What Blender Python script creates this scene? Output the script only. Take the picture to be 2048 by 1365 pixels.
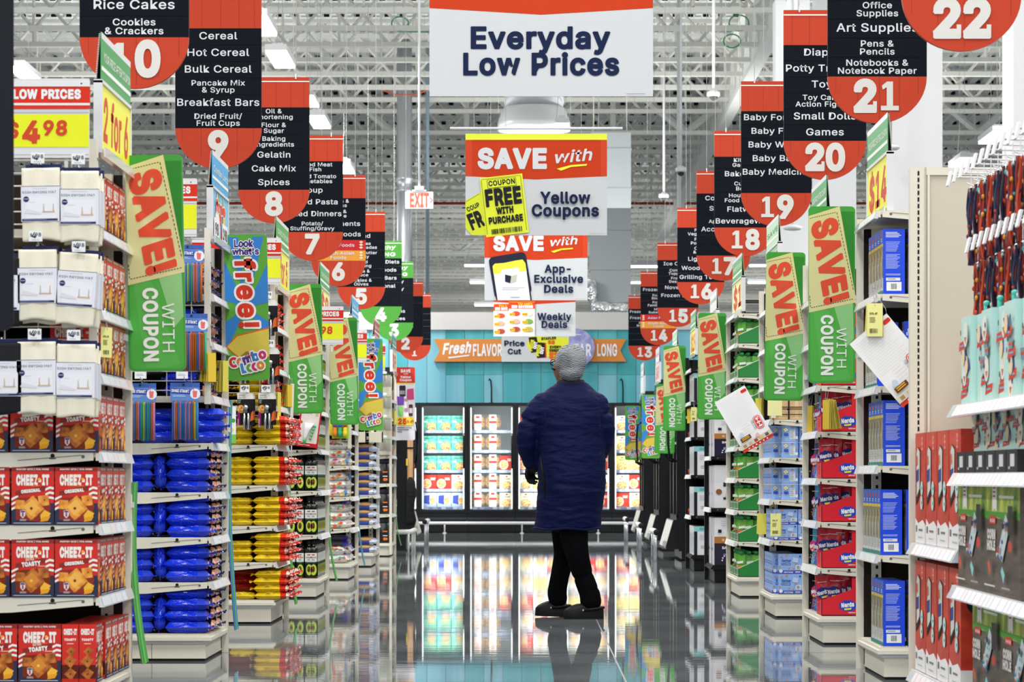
import bpy, math, random
from mathutils import Vector, Matrix
from mathutils.geometry import delaunay_2d_cdt, tessellate_polygon

random.seed(11)
for o in list(bpy.data.objects):
    bpy.data.objects.remove(o)
SC = bpy.context.scene
COL = SC.collection
PI = math.pi

# ------------------------------------------------------------------ camera
FOC, CX, CY, EYE = 5580.0, 1057.0, 955.0, 0.86      # focal length and level point in pixels of the 2048 x 1365 frame
cam = bpy.data.cameras.new('camera')
cam.sensor_fit = 'HORIZONTAL'
cam.sensor_width = 36.0
cam.lens = FOC / 2048.0 * 36.0
cam.shift_x = (1024.0 - CX) / 2048.0
cam.shift_y = (CY - 682.5) / 2048.0
cam.clip_end = 300
cam.dof.use_dof = True
cam.dof.focus_distance = 15.5
cam.dof.aperture_fstop = 10.0
camera = bpy.data.objects.new('camera', cam)
camera.location = (0, 0, EYE)
camera.rotation_euler = (PI / 2, 0, 0)
COL.objects.link(camera)
SC.camera = camera

# ------------------------------------------------------------------ world, lamps, exposure
w = bpy.data.worlds.new('store_light')
SC.world = w
w.use_nodes = True
w.node_tree.nodes['Background'].inputs[0].default_value = (0.95, 0.98, 1.0, 1)
w.node_tree.nodes['Background'].inputs[1].default_value = 0.68

def lamp(x, y, z, sx, sy, power):
    l = bpy.data.lights.new('ceiling_or_fill_lamp', 'AREA')
    l.shape = 'RECTANGLE'
    l.size, l.size_y = sx, sy
    l.energy = power
    l.color = (1.0, 0.985, 0.96)
    o = bpy.data.objects.new('ceiling_or_fill_lamp', l)
    o.location = (x, y, z)
    COL.objects.link(o)

for ly in (-2, 3.5, 9, 14.5, 20, 25.5):
    for lx in (-4.2, 0.2, 4.6):
        lamp(lx, ly, 6.9, .9, 2.6, 135)
for ly in (50, 60, 72, 86):
    for lx in (-6.5, 6.5):
        lamp(lx, ly, 5.4, 1.2, 1.2, 330)

def fill_uplamp(x, y, power, size=4.5):  # added upward fill that brightens the ceiling, with no fixture of its own
    lamp(x, y, 5.3, size, size, power)
    COL.objects[-1].rotation_euler = (PI, 0, 0)
for ly in (24, 34, 44):
    for lx in (-6, 0.6, 6):
        fill_uplamp(lx, ly, 135)
for ly in (66, 76, 86, 98, 108):
    for lx in (-7, 0, 7):
        fill_uplamp(lx, ly, 80)

SC.view_settings.view_transform = 'Standard'
SC.view_settings.look = 'None'
SC.view_settings.gamma = 1
SC.view_settings.use_curve_mapping = False
SC.view_settings.exposure = 0.5

# ------------------------------------------------------------------ helpers
def P(px, py, d):
    return ((px - CX) / FOC * d, d, EYE + (CY - py) / FOC * d)
def XX(px, d): return (px - CX) / FOC * d
def ZZ(py, d): return EYE + (CY - py) / FOC * d

def lin(h):
    h = h.lstrip('#')
    r = []
    for k in (0, 2, 4):
        c = int(h[k:k + 2], 16) / 255.0
        r.append(c / 12.92 if c <= .04045 else ((c + .055) / 1.055) ** 2.4)
    return (*r, 1)

MATS = {}
SPEC = {}
def define(key, col, rough=.5, metal=0., emit=0., spec=.4, coat=0.):
    SPEC[key] = (col, rough, metal, emit, spec, coat)
def M(key):
    if key in MATS:
        return MATS[key]
    col, rough, metal, emit, spec, coat = SPEC.get(key, (key, .5, 0., 0., .2, 0.))
    m = bpy.data.materials.new(key.lstrip('#') if key in SPEC else 'ink_' + key.lstrip('#'))
    m.use_nodes = True
    b = m.node_tree.nodes['Principled BSDF']
    b.inputs['Base Color'].default_value = lin(col)
    b.inputs['Roughness'].default_value = rough
    b.inputs['Metallic'].default_value = metal
    b.inputs['Specular IOR Level'].default_value = spec
    b.inputs['Coat Weight'].default_value = coat
    if emit:
        b.inputs['Emission Color'].default_value = lin(col)
        b.inputs['Emission Strength'].default_value = emit
    MATS[key] = m
    return m

def nodes_of(key):
    m = M(key)
    nt = m.node_tree
    return nt, nt.nodes['Principled BSDF']
def bump(key, scale, strength, dist=.02, stretch=(1, 1, 1), detail=3, kind='noise'):
    nt, b = nodes_of(key)
    tc = nt.nodes.new('ShaderNodeTexCoord')
    mp = nt.nodes.new('ShaderNodeMapping')
    mp.inputs['Scale'].default_value = stretch
    t = nt.nodes.new('ShaderNodeTexNoise')
    t.inputs['Scale'].default_value = scale
    t.inputs['Detail'].default_value = detail
    bp = nt.nodes.new('ShaderNodeBump')
    bp.inputs['Strength'].default_value = strength
    bp.inputs['Distance'].default_value = dist
    nt.links.new(tc.outputs['Object'], mp.inputs[0])
    nt.links.new(mp.outputs[0], t.inputs[0])
    nt.links.new(t.outputs[0], bp.inputs['Height'])
    nt.links.new(bp.outputs[0], b.inputs['Normal'])
def mottle(key, c0, c1, scale, lo=.4, hi=.6, stretch=(1, 1, 1), detail=3):
    nt, b = nodes_of(key)
    tc = nt.nodes.new('ShaderNodeTexCoord')
    mp = nt.nodes.new('ShaderNodeMapping')
    mp.inputs['Scale'].default_value = stretch
    t = nt.nodes.new('ShaderNodeTexNoise')
    t.inputs['Scale'].default_value = scale
    t.inputs['Detail'].default_value = detail
    r = nt.nodes.new('ShaderNodeValToRGB')
    r.color_ramp.elements[0].position = lo
    r.color_ramp.elements[1].position = hi
    r.color_ramp.elements[0].color = lin(c0)
    r.color_ramp.elements[1].color = lin(c1)
    nt.links.new(tc.outputs['Object'], mp.inputs[0])
    nt.links.new(mp.outputs[0], t.inputs[0])
    nt.links.new(t.outputs[0], r.inputs[0])
    nt.links.new(r.outputs[0], b.inputs['Base Color'])

# --- text outlines
try:
    import os
    _p = os.path.join(bpy.utils.system_resource('DATAFILES'), 'fonts', 'Inter.woff2')
    FONT = bpy.data.fonts.load(_p)
except Exception:
    FONT = None
_TX = {}
def area(vs, fs):
    t = 0
    for f in fs:
        for i in range(1, len(f) - 1):
            (ax, ay), (bx, by), (cx, cy) = vs[f[0]], vs[f[i]], vs[f[i + 1]]
            t += abs((bx - ax) * (cy - ay) - (cx - ax) * (by - ay)) / 2
    return t
def slim(vs, fs, ar):
    """the same area from its outline only, with few points"""
    ed = {(f[i], f[(i + 1) % len(f)]) for f in fs for i in range(len(f))}
    nx = {}
    for i, j in ed:
        if (j, i) not in ed:
            nx.setdefault(i, []).append(j)
    loops = []
    while nx:
        s = next(iter(nx))
        lp, i = [], s
        while i in nx:
            lp.append(i)
            j = nx[i].pop()
            if not nx[i]:
                del nx[i]
            i = j
            if i == s:
                break
        if len(lp) < 3:
            continue
        pts = [vs[i] for i in lp]
        tol = .0016
        while len(pts) > 4:
            out, k, n, drop = [], 0, len(pts), False
            while k < n:
                p, q, r = pts[k - 1], pts[k], pts[(k + 1) % n]
                L = math.hypot(r[0] - p[0], r[1] - p[1]) or 1e-9
                dv = abs((r[0] - p[0]) * (q[1] - p[1]) - (r[1] - p[1]) * (q[0] - p[0])) / L
                out.append(q)
                if dv < tol and k + 1 < n and len(pts) > 4:
                    out.pop()
                    out.append(pts[k + 1])
                    drop = True
                    k += 1
                k += 1
            pts = out
            if not drop:
                break
        loops.append(pts)
    flat = [p for lp in loops for p in lp]
    try:
        tri = tessellate_polygon([[Vector((x, y, 0)) for x, y in lp] for lp in loops])
        tf = [tuple(t) for t in tri]
        if abs(area(flat, tf) - ar) < .04 * ar:
            return flat, tf
    except Exception:
        pass
    return vs, fs
def thicken(vs, fs, bold):
    """letter by letter: the letter's faces joined with a stroke along its edge"""
    par = list(range(len(vs)))
    def root(i):
        while par[i] != i:
            par[i] = par[par[i]]
            i = par[i]
        return i
    for f in fs:
        for i in f[1:]:
            par[root(i)] = root(f[0])
    isl = {}
    for f in fs:
        isl.setdefault(root(f[0]), []).append(f)
    V, F = [], []
    rr = random.Random(3)
    for grp in isl.values():
        ids = sorted({i for f in grp for i in f})
        mp = {i: n for n, i in enumerate(ids)}
        lv = [vs[i] for i in ids]
        lf = [tuple(mp[i] for i in f) for f in grp]
        a0 = area(lv, lf)
        cnt = {}
        for f in lf:
            for i in range(len(f)):
                e = (f[i], f[(i + 1) % len(f)])
                e = (min(e), max(e))
                cnt[e] = cnt.get(e, 0) + 1
        eds = [e for e, q in cnt.items() if q == 1]
        per = sum(math.hypot(lv[i][0] - lv[j][0], lv[i][1] - lv[j][1]) for i, j in eds)
        best = (lv, lf)
        for tr in range(5):
            qv, qf = list(lv), [f for f in lf if area(lv, [f]) > 1e-6]
            for i, j in eds:
                (x0, y0), (x1, y1) = lv[i], lv[j]
                dx, dy = x1 - x0, y1 - y0
                L = math.hypot(dx, dy)
                if L < 2e-3:
                    continue
                k = bold * (1 + .01 * rr.random() * tr)
                dx, dy = dx / L * k, dy / L * k
                n = len(qv)
                qv += [(x0 - dx * .7 - dy, y0 - dy * .7 + dx), (x0 - dx * .7 + dy, y0 - dy * .7 - dx), (x1 + dx * .7 + dy, y1 + dy * .7 - dx), (x1 + dx * .7 - dy, y1 + dy * .7 + dx)]
                qf.append((n, n + 1, n + 2, n + 3))
            try:
                r = delaunay_2d_cdt([Vector(v) for v in qv], [], [list(f) for f in qf], 0, (1e-5, 1e-4, 3e-4, 1e-3, 2e-5)[tr])
            except Exception:
                continue
            rv = [(v.x, v.y) for v in r[0]]
            rf = [tuple(f) for f, og in zip(r[2], r[5]) if og]
            ar = area(rv, rf)
            if a0 * .95 < ar < a0 + per * bold * 1.22 + 3.2 * bold * bold:
                best = slim(rv, rf, ar)
                break
        n = len(V)
        V += best[0]
        F += [tuple(i + n for i in f) for f in best[1]]
    return V, F
def fill_of(t, res=4):
    c = bpy.data.curves.new('lettering', 'FONT')
    c.body = t
    c.resolution_u = res
    if FONT:
        c.font = FONT
    o = bpy.data.objects.new('lettering', c)
    me = bpy.data.meshes.new_from_object(o)
    vs = [(v.co.x, v.co.y) for v in me.vertices]
    fs = [tuple(p.vertices) for p in me.polygons]
    bpy.data.objects.remove(o)
    bpy.data.meshes.remove(me)
    bpy.data.curves.remove(c)
    return vs, fs
_GL = {}
def right(t): return max(v[0] for v in fill_of(t)[0])
def glyph(ch, bold):
    """one letter: outline faces and advance width"""
    k = (ch, round(bold, 3))
    if k not in _GL:
        if bold > 0:
            vs, fs, adv = glyph(ch, 0)
            _GL[k] = (*(thicken(vs, fs, bold) if fs else (vs, fs)), adv)
        else:
            c = [fill_of(ch, r) for r in (2, 3, 4)]
            lo = min(area(*q) for q in c)
            q = next(q for q in c if area(*q) <= lo * 1.04 + 1e-9)
            _GL[k] = (q[0], q[1], right('H' + ch + 'H') - right('HH'))
    return _GL[k]
def glyphs(s, bold=.0, sp=None):
    """outline of a word as faces; bold thickens it with a stroke along its edge"""
    k = (s, round(bold, 3), sp)
    if k not in _TX:
        V, F, x = [], [], 0.
        gap = .028 + (max(bold, 0) * 1.5 if sp is None else sp)
        for ch in s:
            vs, fs, adv = glyph(ch, bold)
            n = len(V)
            V += [(vx + x, vy) for vx, vy in vs]
            F += [tuple(i + n for i in f) for f in fs]
            x += adv + gap * .55
        _TX[k] = (V, F)
    return _TX[k]
CAP = max(v[1] for v in glyphs('H')[0])

class G:
    """collects shapes into one mesh"""
    def __init__(s):
        s.v, s.f, s.m, s.sm, s.keys = [], [], [], [], []
        s.T = None
    def mi(s, key):
        if key not in s.keys:
            s.keys.append(key)
        return s.keys.index(key)
    def add(s, pts, faces, m, smooth=False):
        n = len(s.v)
        if s.T is not None:
            pts = [tuple(s.T @ Vector(p)) for p in pts]
        s.v += [tuple(p) for p in pts]
        k = s.mi(m)
        for f in faces:
            s.f.append(tuple(i + n for i in f))
            s.m.append(k)
            s.sm.append(smooth)
        return s
    def box(s, x0, x1, y0, y1, z0, z1, m):
        x0, x1 = min(x0, x1), max(x0, x1)
        y0, y1 = min(y0, y1), max(y0, y1)
        z0, z1 = min(z0, z1), max(z0, z1)
        p = [(x, y, z) for z in (z0, z1) for y in (y0, y1) for x in (x0, x1)]
        return s.add(p, [(0, 2, 3, 1), (4, 5, 7, 6), (0, 1, 5, 4), (2, 6, 7, 3), (0, 4, 6, 2), (1, 3, 7, 5)], m)
    def prism(s, pts, ax, a0, a1, m):
        """outline in the two other axes, pushed along ax from a0 to a1"""
        def mk(p, a):
            return (a, p[0], p[1]) if ax == 0 else (p[0], a, p[1]) if ax == 1 else (p[0], p[1], a)
        n = len(pts)
        vs = [mk(p, a0) for p in pts] + [mk(p, a1) for p in pts]
        fs = [tuple(range(n - 1, -1, -1)), tuple(range(n, 2 * n))]
        fs += [(i, (i + 1) % n, n + (i + 1) % n, n + i) for i in range(n)]
        return s.add(vs, fs, m)
    def tube(s, path, r, m, n=6, caps=True):
        path = [Vector(p) for p in path]
        rs = r if isinstance(r, (list, tuple)) else [r] * len(path)
        vs, fs = [], []
        up = Vector((0, 0, 1))
        for i, p in enumerate(path):
            a = path[max(i - 1, 0)]
            b = path[min(i + 1, len(path) - 1)]
            t = (b - a).normalized()
            u = up if abs(t.z) < .95 else Vector((0, 1, 0))
            e1 = t.cross(u).normalized()
            e2 = t.cross(e1).normalized()
            for k in range(n):
                an = 2 * PI * k / n
                vs.append(tuple(p + (e1 * math.cos(an) + e2 * math.sin(an)) * rs[i]))
        for i in range(len(path) - 1):
            for k in range(n):
                fs.append((i * n + k, i * n + (k + 1) % n, (i + 1) * n + (k + 1) % n, (i + 1) * n + k))
        if caps:
            fs.append(tuple(range(n - 1, -1, -1)))
            fs.append(tuple((len(path) - 1) * n + k for k in range(n)))
        return s.add(vs, fs, m, n > 5)
    def lathe(s, prof, c, m, n=16, ax=2, smooth=True):
        """prof: (radius, height) along ax through c"""
        vs, fs = [], []
        for r, h in prof:
            for k in range(n):
                a = 2 * PI * k / n
                q = (r * math.cos(a), r * math.sin(a))
                vs.append((c[0] + q[0], c[1] + q[1], c[2] + h) if ax == 2 else
                          (c[0] + q[0], c[1] + h, c[2] + q[1]) if ax == 1 else (c[0] + h, c[1] + q[0], c[2] + q[1]))
        L = len(prof)
        for i in range(L - 1):
            for k in range(n):
                fs.append((i * n + k, i * n + (k + 1) % n, (i + 1) * n + (k + 1) % n, (i + 1) * n + k))
        fs.append(tuple(range(n - 1, -1, -1)))
        fs.append(tuple((L - 1) * n + k for k in range(n)))
        return s.add(vs, fs, m, smooth)
    def ball(s, c, r, m, n=12, rings=8):
        rx, ry, rz = r if isinstance(r, (tuple, list)) else (r, r, r)
        vs = [(c[0], c[1], c[2] - rz)]
        for i in range(1, rings):
            a = -PI / 2 + PI * i / rings
            for k in range(n):
                b = 2 * PI * k / n
                vs.append((c[0] + rx * math.cos(a) * math.cos(b), c[1] + ry * math.cos(a) * math.sin(b), c[2] + rz * math.sin(a)))
        vs.append((c[0], c[1], c[2] + rz))
        fs = [(0, 1 + (k + 1) % n, 1 + k) for k in range(n)]
        for i in range(rings - 2):
            for k in range(n):
                a, b = 1 + i * n + k, 1 + i * n + (k + 1) % n
                fs.append((a, b, b + n, a + n))
        t = len(vs) - 1
        o = 1 + (rings - 2) * n
        fs += [(o + k, o + (k + 1) % n, t) for k in range(n)]
        return s.add(vs, fs, m, True)
    def loft(s, rings, m, n=24, cap=True):
        """rings: (cx, cy, cz, rx, ry[, power]) horizontal ellipses"""
        vs, fs = [], []
        for r in rings:
            for k in range(n):
                a = 2 * PI * k / n
                vs.append((r[0] + r[3] * math.cos(a), r[1] + r[4] * math.sin(a), r[2]))
        for i in range(len(rings) - 1):
            for k in range(n):
                fs.append((i * n + k, i * n + (k + 1) % n, (i + 1) * n + (k + 1) % n, (i + 1) * n + k))
        if cap:
            fs.append(tuple(range(n - 1, -1, -1)))
            fs.append(tuple((len(rings) - 1) * n + k for k in range(n)))
        return s.add(vs, fs, m, True)
    def art(s, o, u, v, eps=.0002):
        return Art(s, Vector(o), Vector(u), Vector(v), eps)
    def mesh(s, name):
        me = bpy.data.meshes.new(name)
        me.from_pydata(s.v, [], s.f)
        for k in s.keys:
            me.materials.append(M(k))
        me.polygons.foreach_set('material_index', s.m)
        me.polygons.foreach_set('use_smooth', s.sm)
        me.update()
        return me

class Art:
    """printed artwork on a flat face: o = lower left corner, u right, v up"""
    def __init__(s, g, o, u, v, eps):
        s.g, s.o, s.u, s.v, s.n, s.e, s.L = g, o, u, v, u.cross(v).normalized(), eps, 1
        s.A = (1, 0, 0, 1, 0, 0)
    def tr(s, x, y):
        a = s.A
        return (a[0] * x + a[1] * y + a[4], a[2] * x + a[3] * y + a[5])
    def rot(s, deg, cx=0, cy=0):
        c, q = math.cos(math.radians(deg)), math.sin(math.radians(deg))
        s.A = (c, -q, q, c, cx - c * cx + q * cy, cy - q * cx - c * cy)
        return s
    def flat(s):
        s.A = (1, 0, 0, 1, 0, 0)
        return s
    def raw(s, pts, faces, m, clip=None):
        w = []
        for x, y in pts:
            x, y = s.tr(x, y)
            if clip:
                x = min(max(x, clip[0]), clip[2])
                y = min(max(y, clip[1]), clip[3])
            w.append(tuple(s.o + s.u * x + s.v * y + s.n * (s.e * s.L)))
        s.g.add(w, faces, m)
        s.L += 1
        return s
    def poly(s, pts, m, clip=None): return s.raw(pts, [tuple(range(len(pts)))], m, clip)
    def rect(s, x0, y0, x1, y1, m, clip=None): return s.poly([(x0, y0), (x1, y0), (x1, y1), (x0, y1)], m, clip)
    def circ(s, x, y, r, m, ry=None, n=20): return s.poly([(x + r * math.cos(2 * PI * k / n), y + (ry or r) * math.sin(2 * PI * k / n)) for k in range(n)], m)
    def rrect(s, x0, y0, x1, y1, r, m):
        pts = []
        for cx, cy, a0 in ((x1 - r, y1 - r, 0), (x0 + r, y1 - r, 90), (x0 + r, y0 + r, 180), (x1 - r, y0 + r, 270)):
            for k in range(5):
                a = math.radians(a0 + 22.5 * k)
                pts.append((cx + r * math.cos(a), cy + r * math.sin(a)))
        return s.poly(pts, m)
    def lines(s, x0, y0, x1, y1, n, m, th=None, jit=.3):
        """rows of fine print too small to read, as plain strips"""
        h = (y1 - y0) / n
        pts, fs = [], []
        for k in range(n):
            e = x1 - (x1 - x0) * random.random() * jit
            a = y1 - k * h
            t = th or h * .45
            b = len(pts)
            pts += [(x0, a - t), (e, a - t), (e, a), (x0, a)]
            fs.append((b, b + 1, b + 2, b + 3))
        return s.raw(pts, fs, m)
    def bars(s, x0, y0, x1, y1, m, n=14):
        pts, fs = [], []
        w = (x1 - x0) / n
        for k in range(n):
            b = len(pts)
            t = w * random.uniform(.25, .8)
            pts += [(x0 + k * w, y0), (x0 + k * w + t, y0), (x0 + k * w + t, y1), (x0 + k * w, y1)]
            fs.append((b, b + 1, b + 2, b + 3))
        return s.raw(pts, fs, m)
    def dash(s, x0, y0, x1, y1, n, m, th):
        dx, dy = (x1 - x0) / n, (y1 - y0) / n
        L = math.hypot(dx, dy)
        ex, ey = -dy / L * th, dx / L * th
        pts, fs = [], []
        for k in range(n):
            b = len(pts)
            ax, ay = x0 + dx * k, y0 + dy * k
            bx, by = ax + dx * .62, ay + dy * .62
            pts += [(ax, ay), (bx, by), (bx + ex, by + ey), (ax + ex, ay + ey)]
            fs.append((b, b + 1, b + 2, b + 3))
        return s.raw(pts, fs, m)
    def text(s, t, x, y, h, m, w=None, bold=.02, al='c', rot=0, maxw=None, slant=0., sx=1., outline=None):
        """cap height h, centred on x (al c), baseline y; w forces the width"""
        ref = glyphs(t, bold)
        if not ref[0]:
            return s
        x0, x1 = min(v[0] for v in ref[0]), max(v[0] for v in ref[0])
        k = h / CAP
        kx = k * sx
        if outline:                                                  # a wider copy underneath, letter on letter
            mid = (x0 + x1) / 2
            q = w / (x1 - x0) if w else kx
            c, n = math.cos(math.radians(rot)), math.sin(math.radians(rot))
            vs, fs = glyphs(t, bold + outline[1], max(bold, 0) * 1.5)
            s.raw([(x + (a - mid) * q * c - b * k * n, y + (a - mid) * q * n + b * k * c) for a, b in vs], fs, outline[0])
        vs, fs = ref
        if w:
            kx = w / (x1 - x0)
        elif maxw and (x1 - x0) * kx > maxw:
            kx = maxw / (x1 - x0)
        mid = {'c': (x0 + x1) / 2, 'l': x0, 'r': x1}[al]
        c, q = math.cos(math.radians(rot)), math.sin(math.radians(rot))
        pts = []
        for a, b in vs:
            a2 = (a - mid) * kx + slant * b * k
            b2 = b * k
            pts.append((x + a2 * c - b2 * q, y + a2 * q + b2 * c))
        return s.raw(pts, fs, m)

def obj(name, g, parent=None, loc=None, label=None):
    me = g if isinstance(g, bpy.types.Mesh) else g.mesh(name)
    o = bpy.data.objects.new(name, me)
    COL.objects.link(o)
    if parent is not None:
        o.parent = parent
    if loc is not None:
        o.location = loc
    if label:
        o['label'] = label
    return o
def tag(o, label, cat, group=None, kind=None):
    o['label'] = label
    o['category'] = cat
    if group:
        o['group'] = group
    if kind:
        o['kind'] = kind
    return o
def thing(name, label, cat, group=None, loc=(0, 0, 0)):
    o = bpy.data.objects.new(name, None)
    o.empty_display_size = .05
    o.location = loc
    COL.objects.link(o)
    return tag(o, label, cat, group)
def struct(name, g):
    o = obj(name, g)
    o['kind'] = 'structure'
    return o
def kit(name, g=None, *kids):
    """one kind of thing: its mesh (or none) and its parts, each a kit again"""
    return (name, g.mesh(name) if isinstance(g, G) else g, kids)
def spawn(k, loc, label=None, cat=None, group=None, rz=0., parent=None, rot=None):
    o = bpy.data.objects.new(k[0], k[1])
    o.location = loc
    o.rotation_euler = rot if rot else (0, 0, rz)
    COL.objects.link(o)
    if parent is not None:
        o.parent = parent
    if cat:
        tag(o, label, cat, group)
    for c in k[2]:
        spawn(c, (0, 0, 0), parent=o)
    return o
ORD = ['first', 'second', 'third', 'fourth', 'fifth', 'sixth', 'seventh', 'eighth', 'ninth', 'tenth', 'eleventh', 'twelfth']
def fromtop(i, n):
    """i counted from the bottom of n"""
    return 'topmost' if i == n - 1 else 'bottom' if i == 0 else ORD[n - 1 - i] + ' from top'
LEV = ['base shelf', 'second shelf up', 'third shelf up', 'fourth shelf up', 'fifth shelf up', 'sixth shelf up', 'seventh shelf up', 'eighth shelf up']

# ------------------------------------------------------------------ materials
define('metal_cream', '#dedacb', .42)
define('metal_white', '#dbdcdf', .4)
define('metal_black', '#0d0e11', .4, 0, 0, .25)
define('strip', '#d6d9df', .12, 0, 0, .8)
define('wire', '#d9d5c6', .35)
define('hang_wire', '#a3a5a3', .5)
define('chrome', '#c9ccd0', .18, .9)
define('slot', '#0b0b0b', .8)
define('panel_dark', '#26221e', .8, 0, 0, .1)
define('joist', '#c9cac4', .6, 0, 0, .1)
define('deck', '#d2d5d4', .6, 0, 0, .1)
define('girder', '#c6c8c4', .6, 0, 0, .1)
define('duct', '#b4b8bc', .32, .7)
define('duct_grey', '#9aa0a3', .5, .1)
define('lamp_on', '#ffffff', .5, 0, 7.0)
define('sign_red', '#bb412a', .5, 0, 0, .12)
define('sign_black', '#0d121b', .6, 0, 0, .08)
define('sign_white', '#d8dade', .5, 0, 0, .2)
define('sign_green', '#4b963b', .5, 0, 0, .15)
define('navy_text', '#1c2747', .6, 0, 0, .08)
define('yellow_card', '#f3f32a', .4)
define('bag_blue', '#1a3be0', .17, 0, 0, .6)
define('bag_navy', '#131a5c', .17, 0, 0, .6)
define('bag_orange', '#e58a34', .3)
define('bag_yellow', '#e8c620', .3, 0, 0, .5)
define('bag_red', '#dd2f1c', .17, 0, 0, .6)
define('bag_darkred', '#8d130d', .17, 0, 0, .6)
define('bag_white', '#ece9e4', .3, 0, 0, .5)
define('oil', '#0d0f0c', .12, 0, 0, .7)
define('towel', '#ece6d2', .9)
for k_ in ('bag_blue', 'bag_navy', 'bag_yellow', 'bag_red', 'bag_darkred', 'bag_white'):
    bump(k_, 17, .85, .035, (1, 1, 2.2))
bump('towel', 300, .3, .004)

# ------------------------------------------------------------------ special materials
def glassy(key, tint, gloss, alpha):
    """thin clear sheet: mostly see-through with a mirror-like sheen"""
    m = bpy.data.materials.new(key)
    m.use_nodes = True
    nt = m.node_tree
    nt.nodes.clear()
    out = nt.nodes.new('ShaderNodeOutputMaterial')
    tr = nt.nodes.new('ShaderNodeBsdfTransparent')
    tr.inputs[0].default_value = lin(tint)
    gl = nt.nodes.new('ShaderNodeBsdfGlossy')
    gl.inputs['Roughness'].default_value = gloss
    fr = nt.nodes.new('ShaderNodeFresnel')
    fr.inputs[0].default_value = 1.35
    ad = nt.nodes.new('ShaderNodeMath')
    ad.operation = 'MULTIPLY_ADD'
    ad.inputs[1].default_value = .8
    ad.inputs[2].default_value = alpha
    ad.use_clamp = True
    mx = nt.nodes.new('ShaderNodeMixShader')
    nt.links.new(fr.outputs[0], ad.inputs[0])
    nt.links.new(ad.outputs[0], mx.inputs[0])
    nt.links.new(tr.outputs[0], mx.inputs[1])
    nt.links.new(gl.outputs[0], mx.inputs[2])
    nt.links.new(mx.outputs[0], out.inputs[0])
    MATS[key] = m
glassy('glass', '#f4f8f8', .03, .0)
glassy('clear_bag', '#f8fafb', .12, .015)

define('floor', '#63676b', .012, 0, 0, .55)
define('floor_joint', '#a9acad', .2)
nt, b = nodes_of('floor')
tc = nt.nodes.new('ShaderNodeTexCoord')
n1 = nt.nodes.new('ShaderNodeTexNoise')
n1.inputs['Scale'].default_value = 1.3
n1.inputs['Detail'].default_value = 8
rp = nt.nodes.new('ShaderNodeValToRGB')
rp.color_ramp.elements[0].position, rp.color_ramp.elements[1].position = .3, .75
rp.color_ramp.elements[0].color, rp.color_ramp.elements[1].color = lin('#63686b'), lin('#868b8e')
mp = nt.nodes.new('ShaderNodeMapping')
mp.inputs['Scale'].default_value = (.5, 7.0, 1)
n2 = nt.nodes.new('ShaderNodeTexNoise')
n2.inputs['Scale'].default_value = 2.2
n2.inputs['Detail'].default_value = 2
bp = nt.nodes.new('ShaderNodeBump')
bp.inputs['Strength'].default_value = .022
bp.inputs['Distance'].default_value = .008
nt.links.new(tc.outputs['Object'], n1.inputs[0])
nt.links.new(n1.outputs[0], rp.inputs[0])
nt.links.new(rp.outputs[0], b.inputs['Base Color'])
nt.links.new(tc.outputs['Object'], mp.inputs[0])
nt.links.new(mp.outputs[0], n2.inputs[0])
nt.links.new(n2.outputs[0], bp.inputs['Height'])
nt.links.new(bp.outputs[0], b.inputs['Normal'])

# ------------------------------------------------------------------ setting
YB = 44.0            # wall over the freezers
g = G()
ys = [-6.0] + [13.67 + 3.25 * k for k in range(-5, 10)] + [118.0]
xs = [-24.0] + [.41 + 3.2 * k for k in range(-7, 8)] + [24.0]
for i in range(len(xs) - 1):
    for j in range(len(ys) - 1):
        x0, x1, y0, y1 = xs[i] + .004, xs[i + 1] - .004, ys[j] + .005, ys[j + 1] - .005
        g.add([(x0, y0, 0), (x1, y0, 0), (x1, y1, 0), (x0, y1, 0)], [(0, 1, 2, 3)], 'floor')
g.add([(-24, -6, -.001), (24, -6, -.001), (24, 118, -.001), (-24, 118, -.001)], [(0, 1, 2, 3)], 'floor_joint')
struct('floor', g)

g = G()                                                             # corrugated roof deck, flutes running away from the camera
pts, x = [], -24.0
ZD = 8.15
while x < 24:
    pts += [(x, ZD), (x + .09, ZD), (x + .12, ZD + .07), (x + .21, ZD + .07)]
    x += .24
vs = [(a, -6, z) for a, z in pts] + [(a, 118, z) for a, z in pts]
n = len(pts)
g.add(vs, [(i, i + 1, n + i + 1, n + i) for i in range(n - 1)], 'deck')
g.box(-24.2, 24.2, -6.2, 118.2, ZD + .09, ZD + .25, 'deck')
struct('ceiling', g)

def joist(zb, zt, pitch, r, m, half=21.0, dark=False):
    g = G()
    g.box(-half, half, -.06, -.012, zt - .06, zt, m)
    g.box(-half, half, .012, .06, zt - .06, zt, m)
    g.box(-half, half, -.06, -.012, zb, zb + .07, m)
    g.box(-half, half, .012, .06, zb, zb + .07, m)
    x = -half
    while x < half - pitch:
        g.tube([(x, 0, zb + .03), (x + pitch / 2, 0, zt - .03)], r, m, 4, False)
        g.tube([(x + pitch / 2, 0, zt - .03), (x + pitch, 0, zb + .03)], r, m, 4, False)
        g.tube([(x + pitch / 2, 0, zt - .03), (x + pitch / 2, 0, zb + .03)], r * .8, m, 4, False)
        x += pitch
    if dark:                                                        # dark plates painted in for the shade inside the open flute ends
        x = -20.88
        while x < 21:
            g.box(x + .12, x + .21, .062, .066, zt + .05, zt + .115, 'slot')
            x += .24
    return g
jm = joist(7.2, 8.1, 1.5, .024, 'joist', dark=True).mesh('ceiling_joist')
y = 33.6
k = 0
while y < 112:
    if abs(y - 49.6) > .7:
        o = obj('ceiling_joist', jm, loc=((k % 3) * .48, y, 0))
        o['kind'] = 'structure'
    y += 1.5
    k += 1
gm = joist(6.95, 8.1, 2.6, .06, 'girder').mesh('ceiling_girder')
o = obj('ceiling_girder', gm, loc=(.4, 49.6, 0)); o['kind'] = 'structure'
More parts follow.
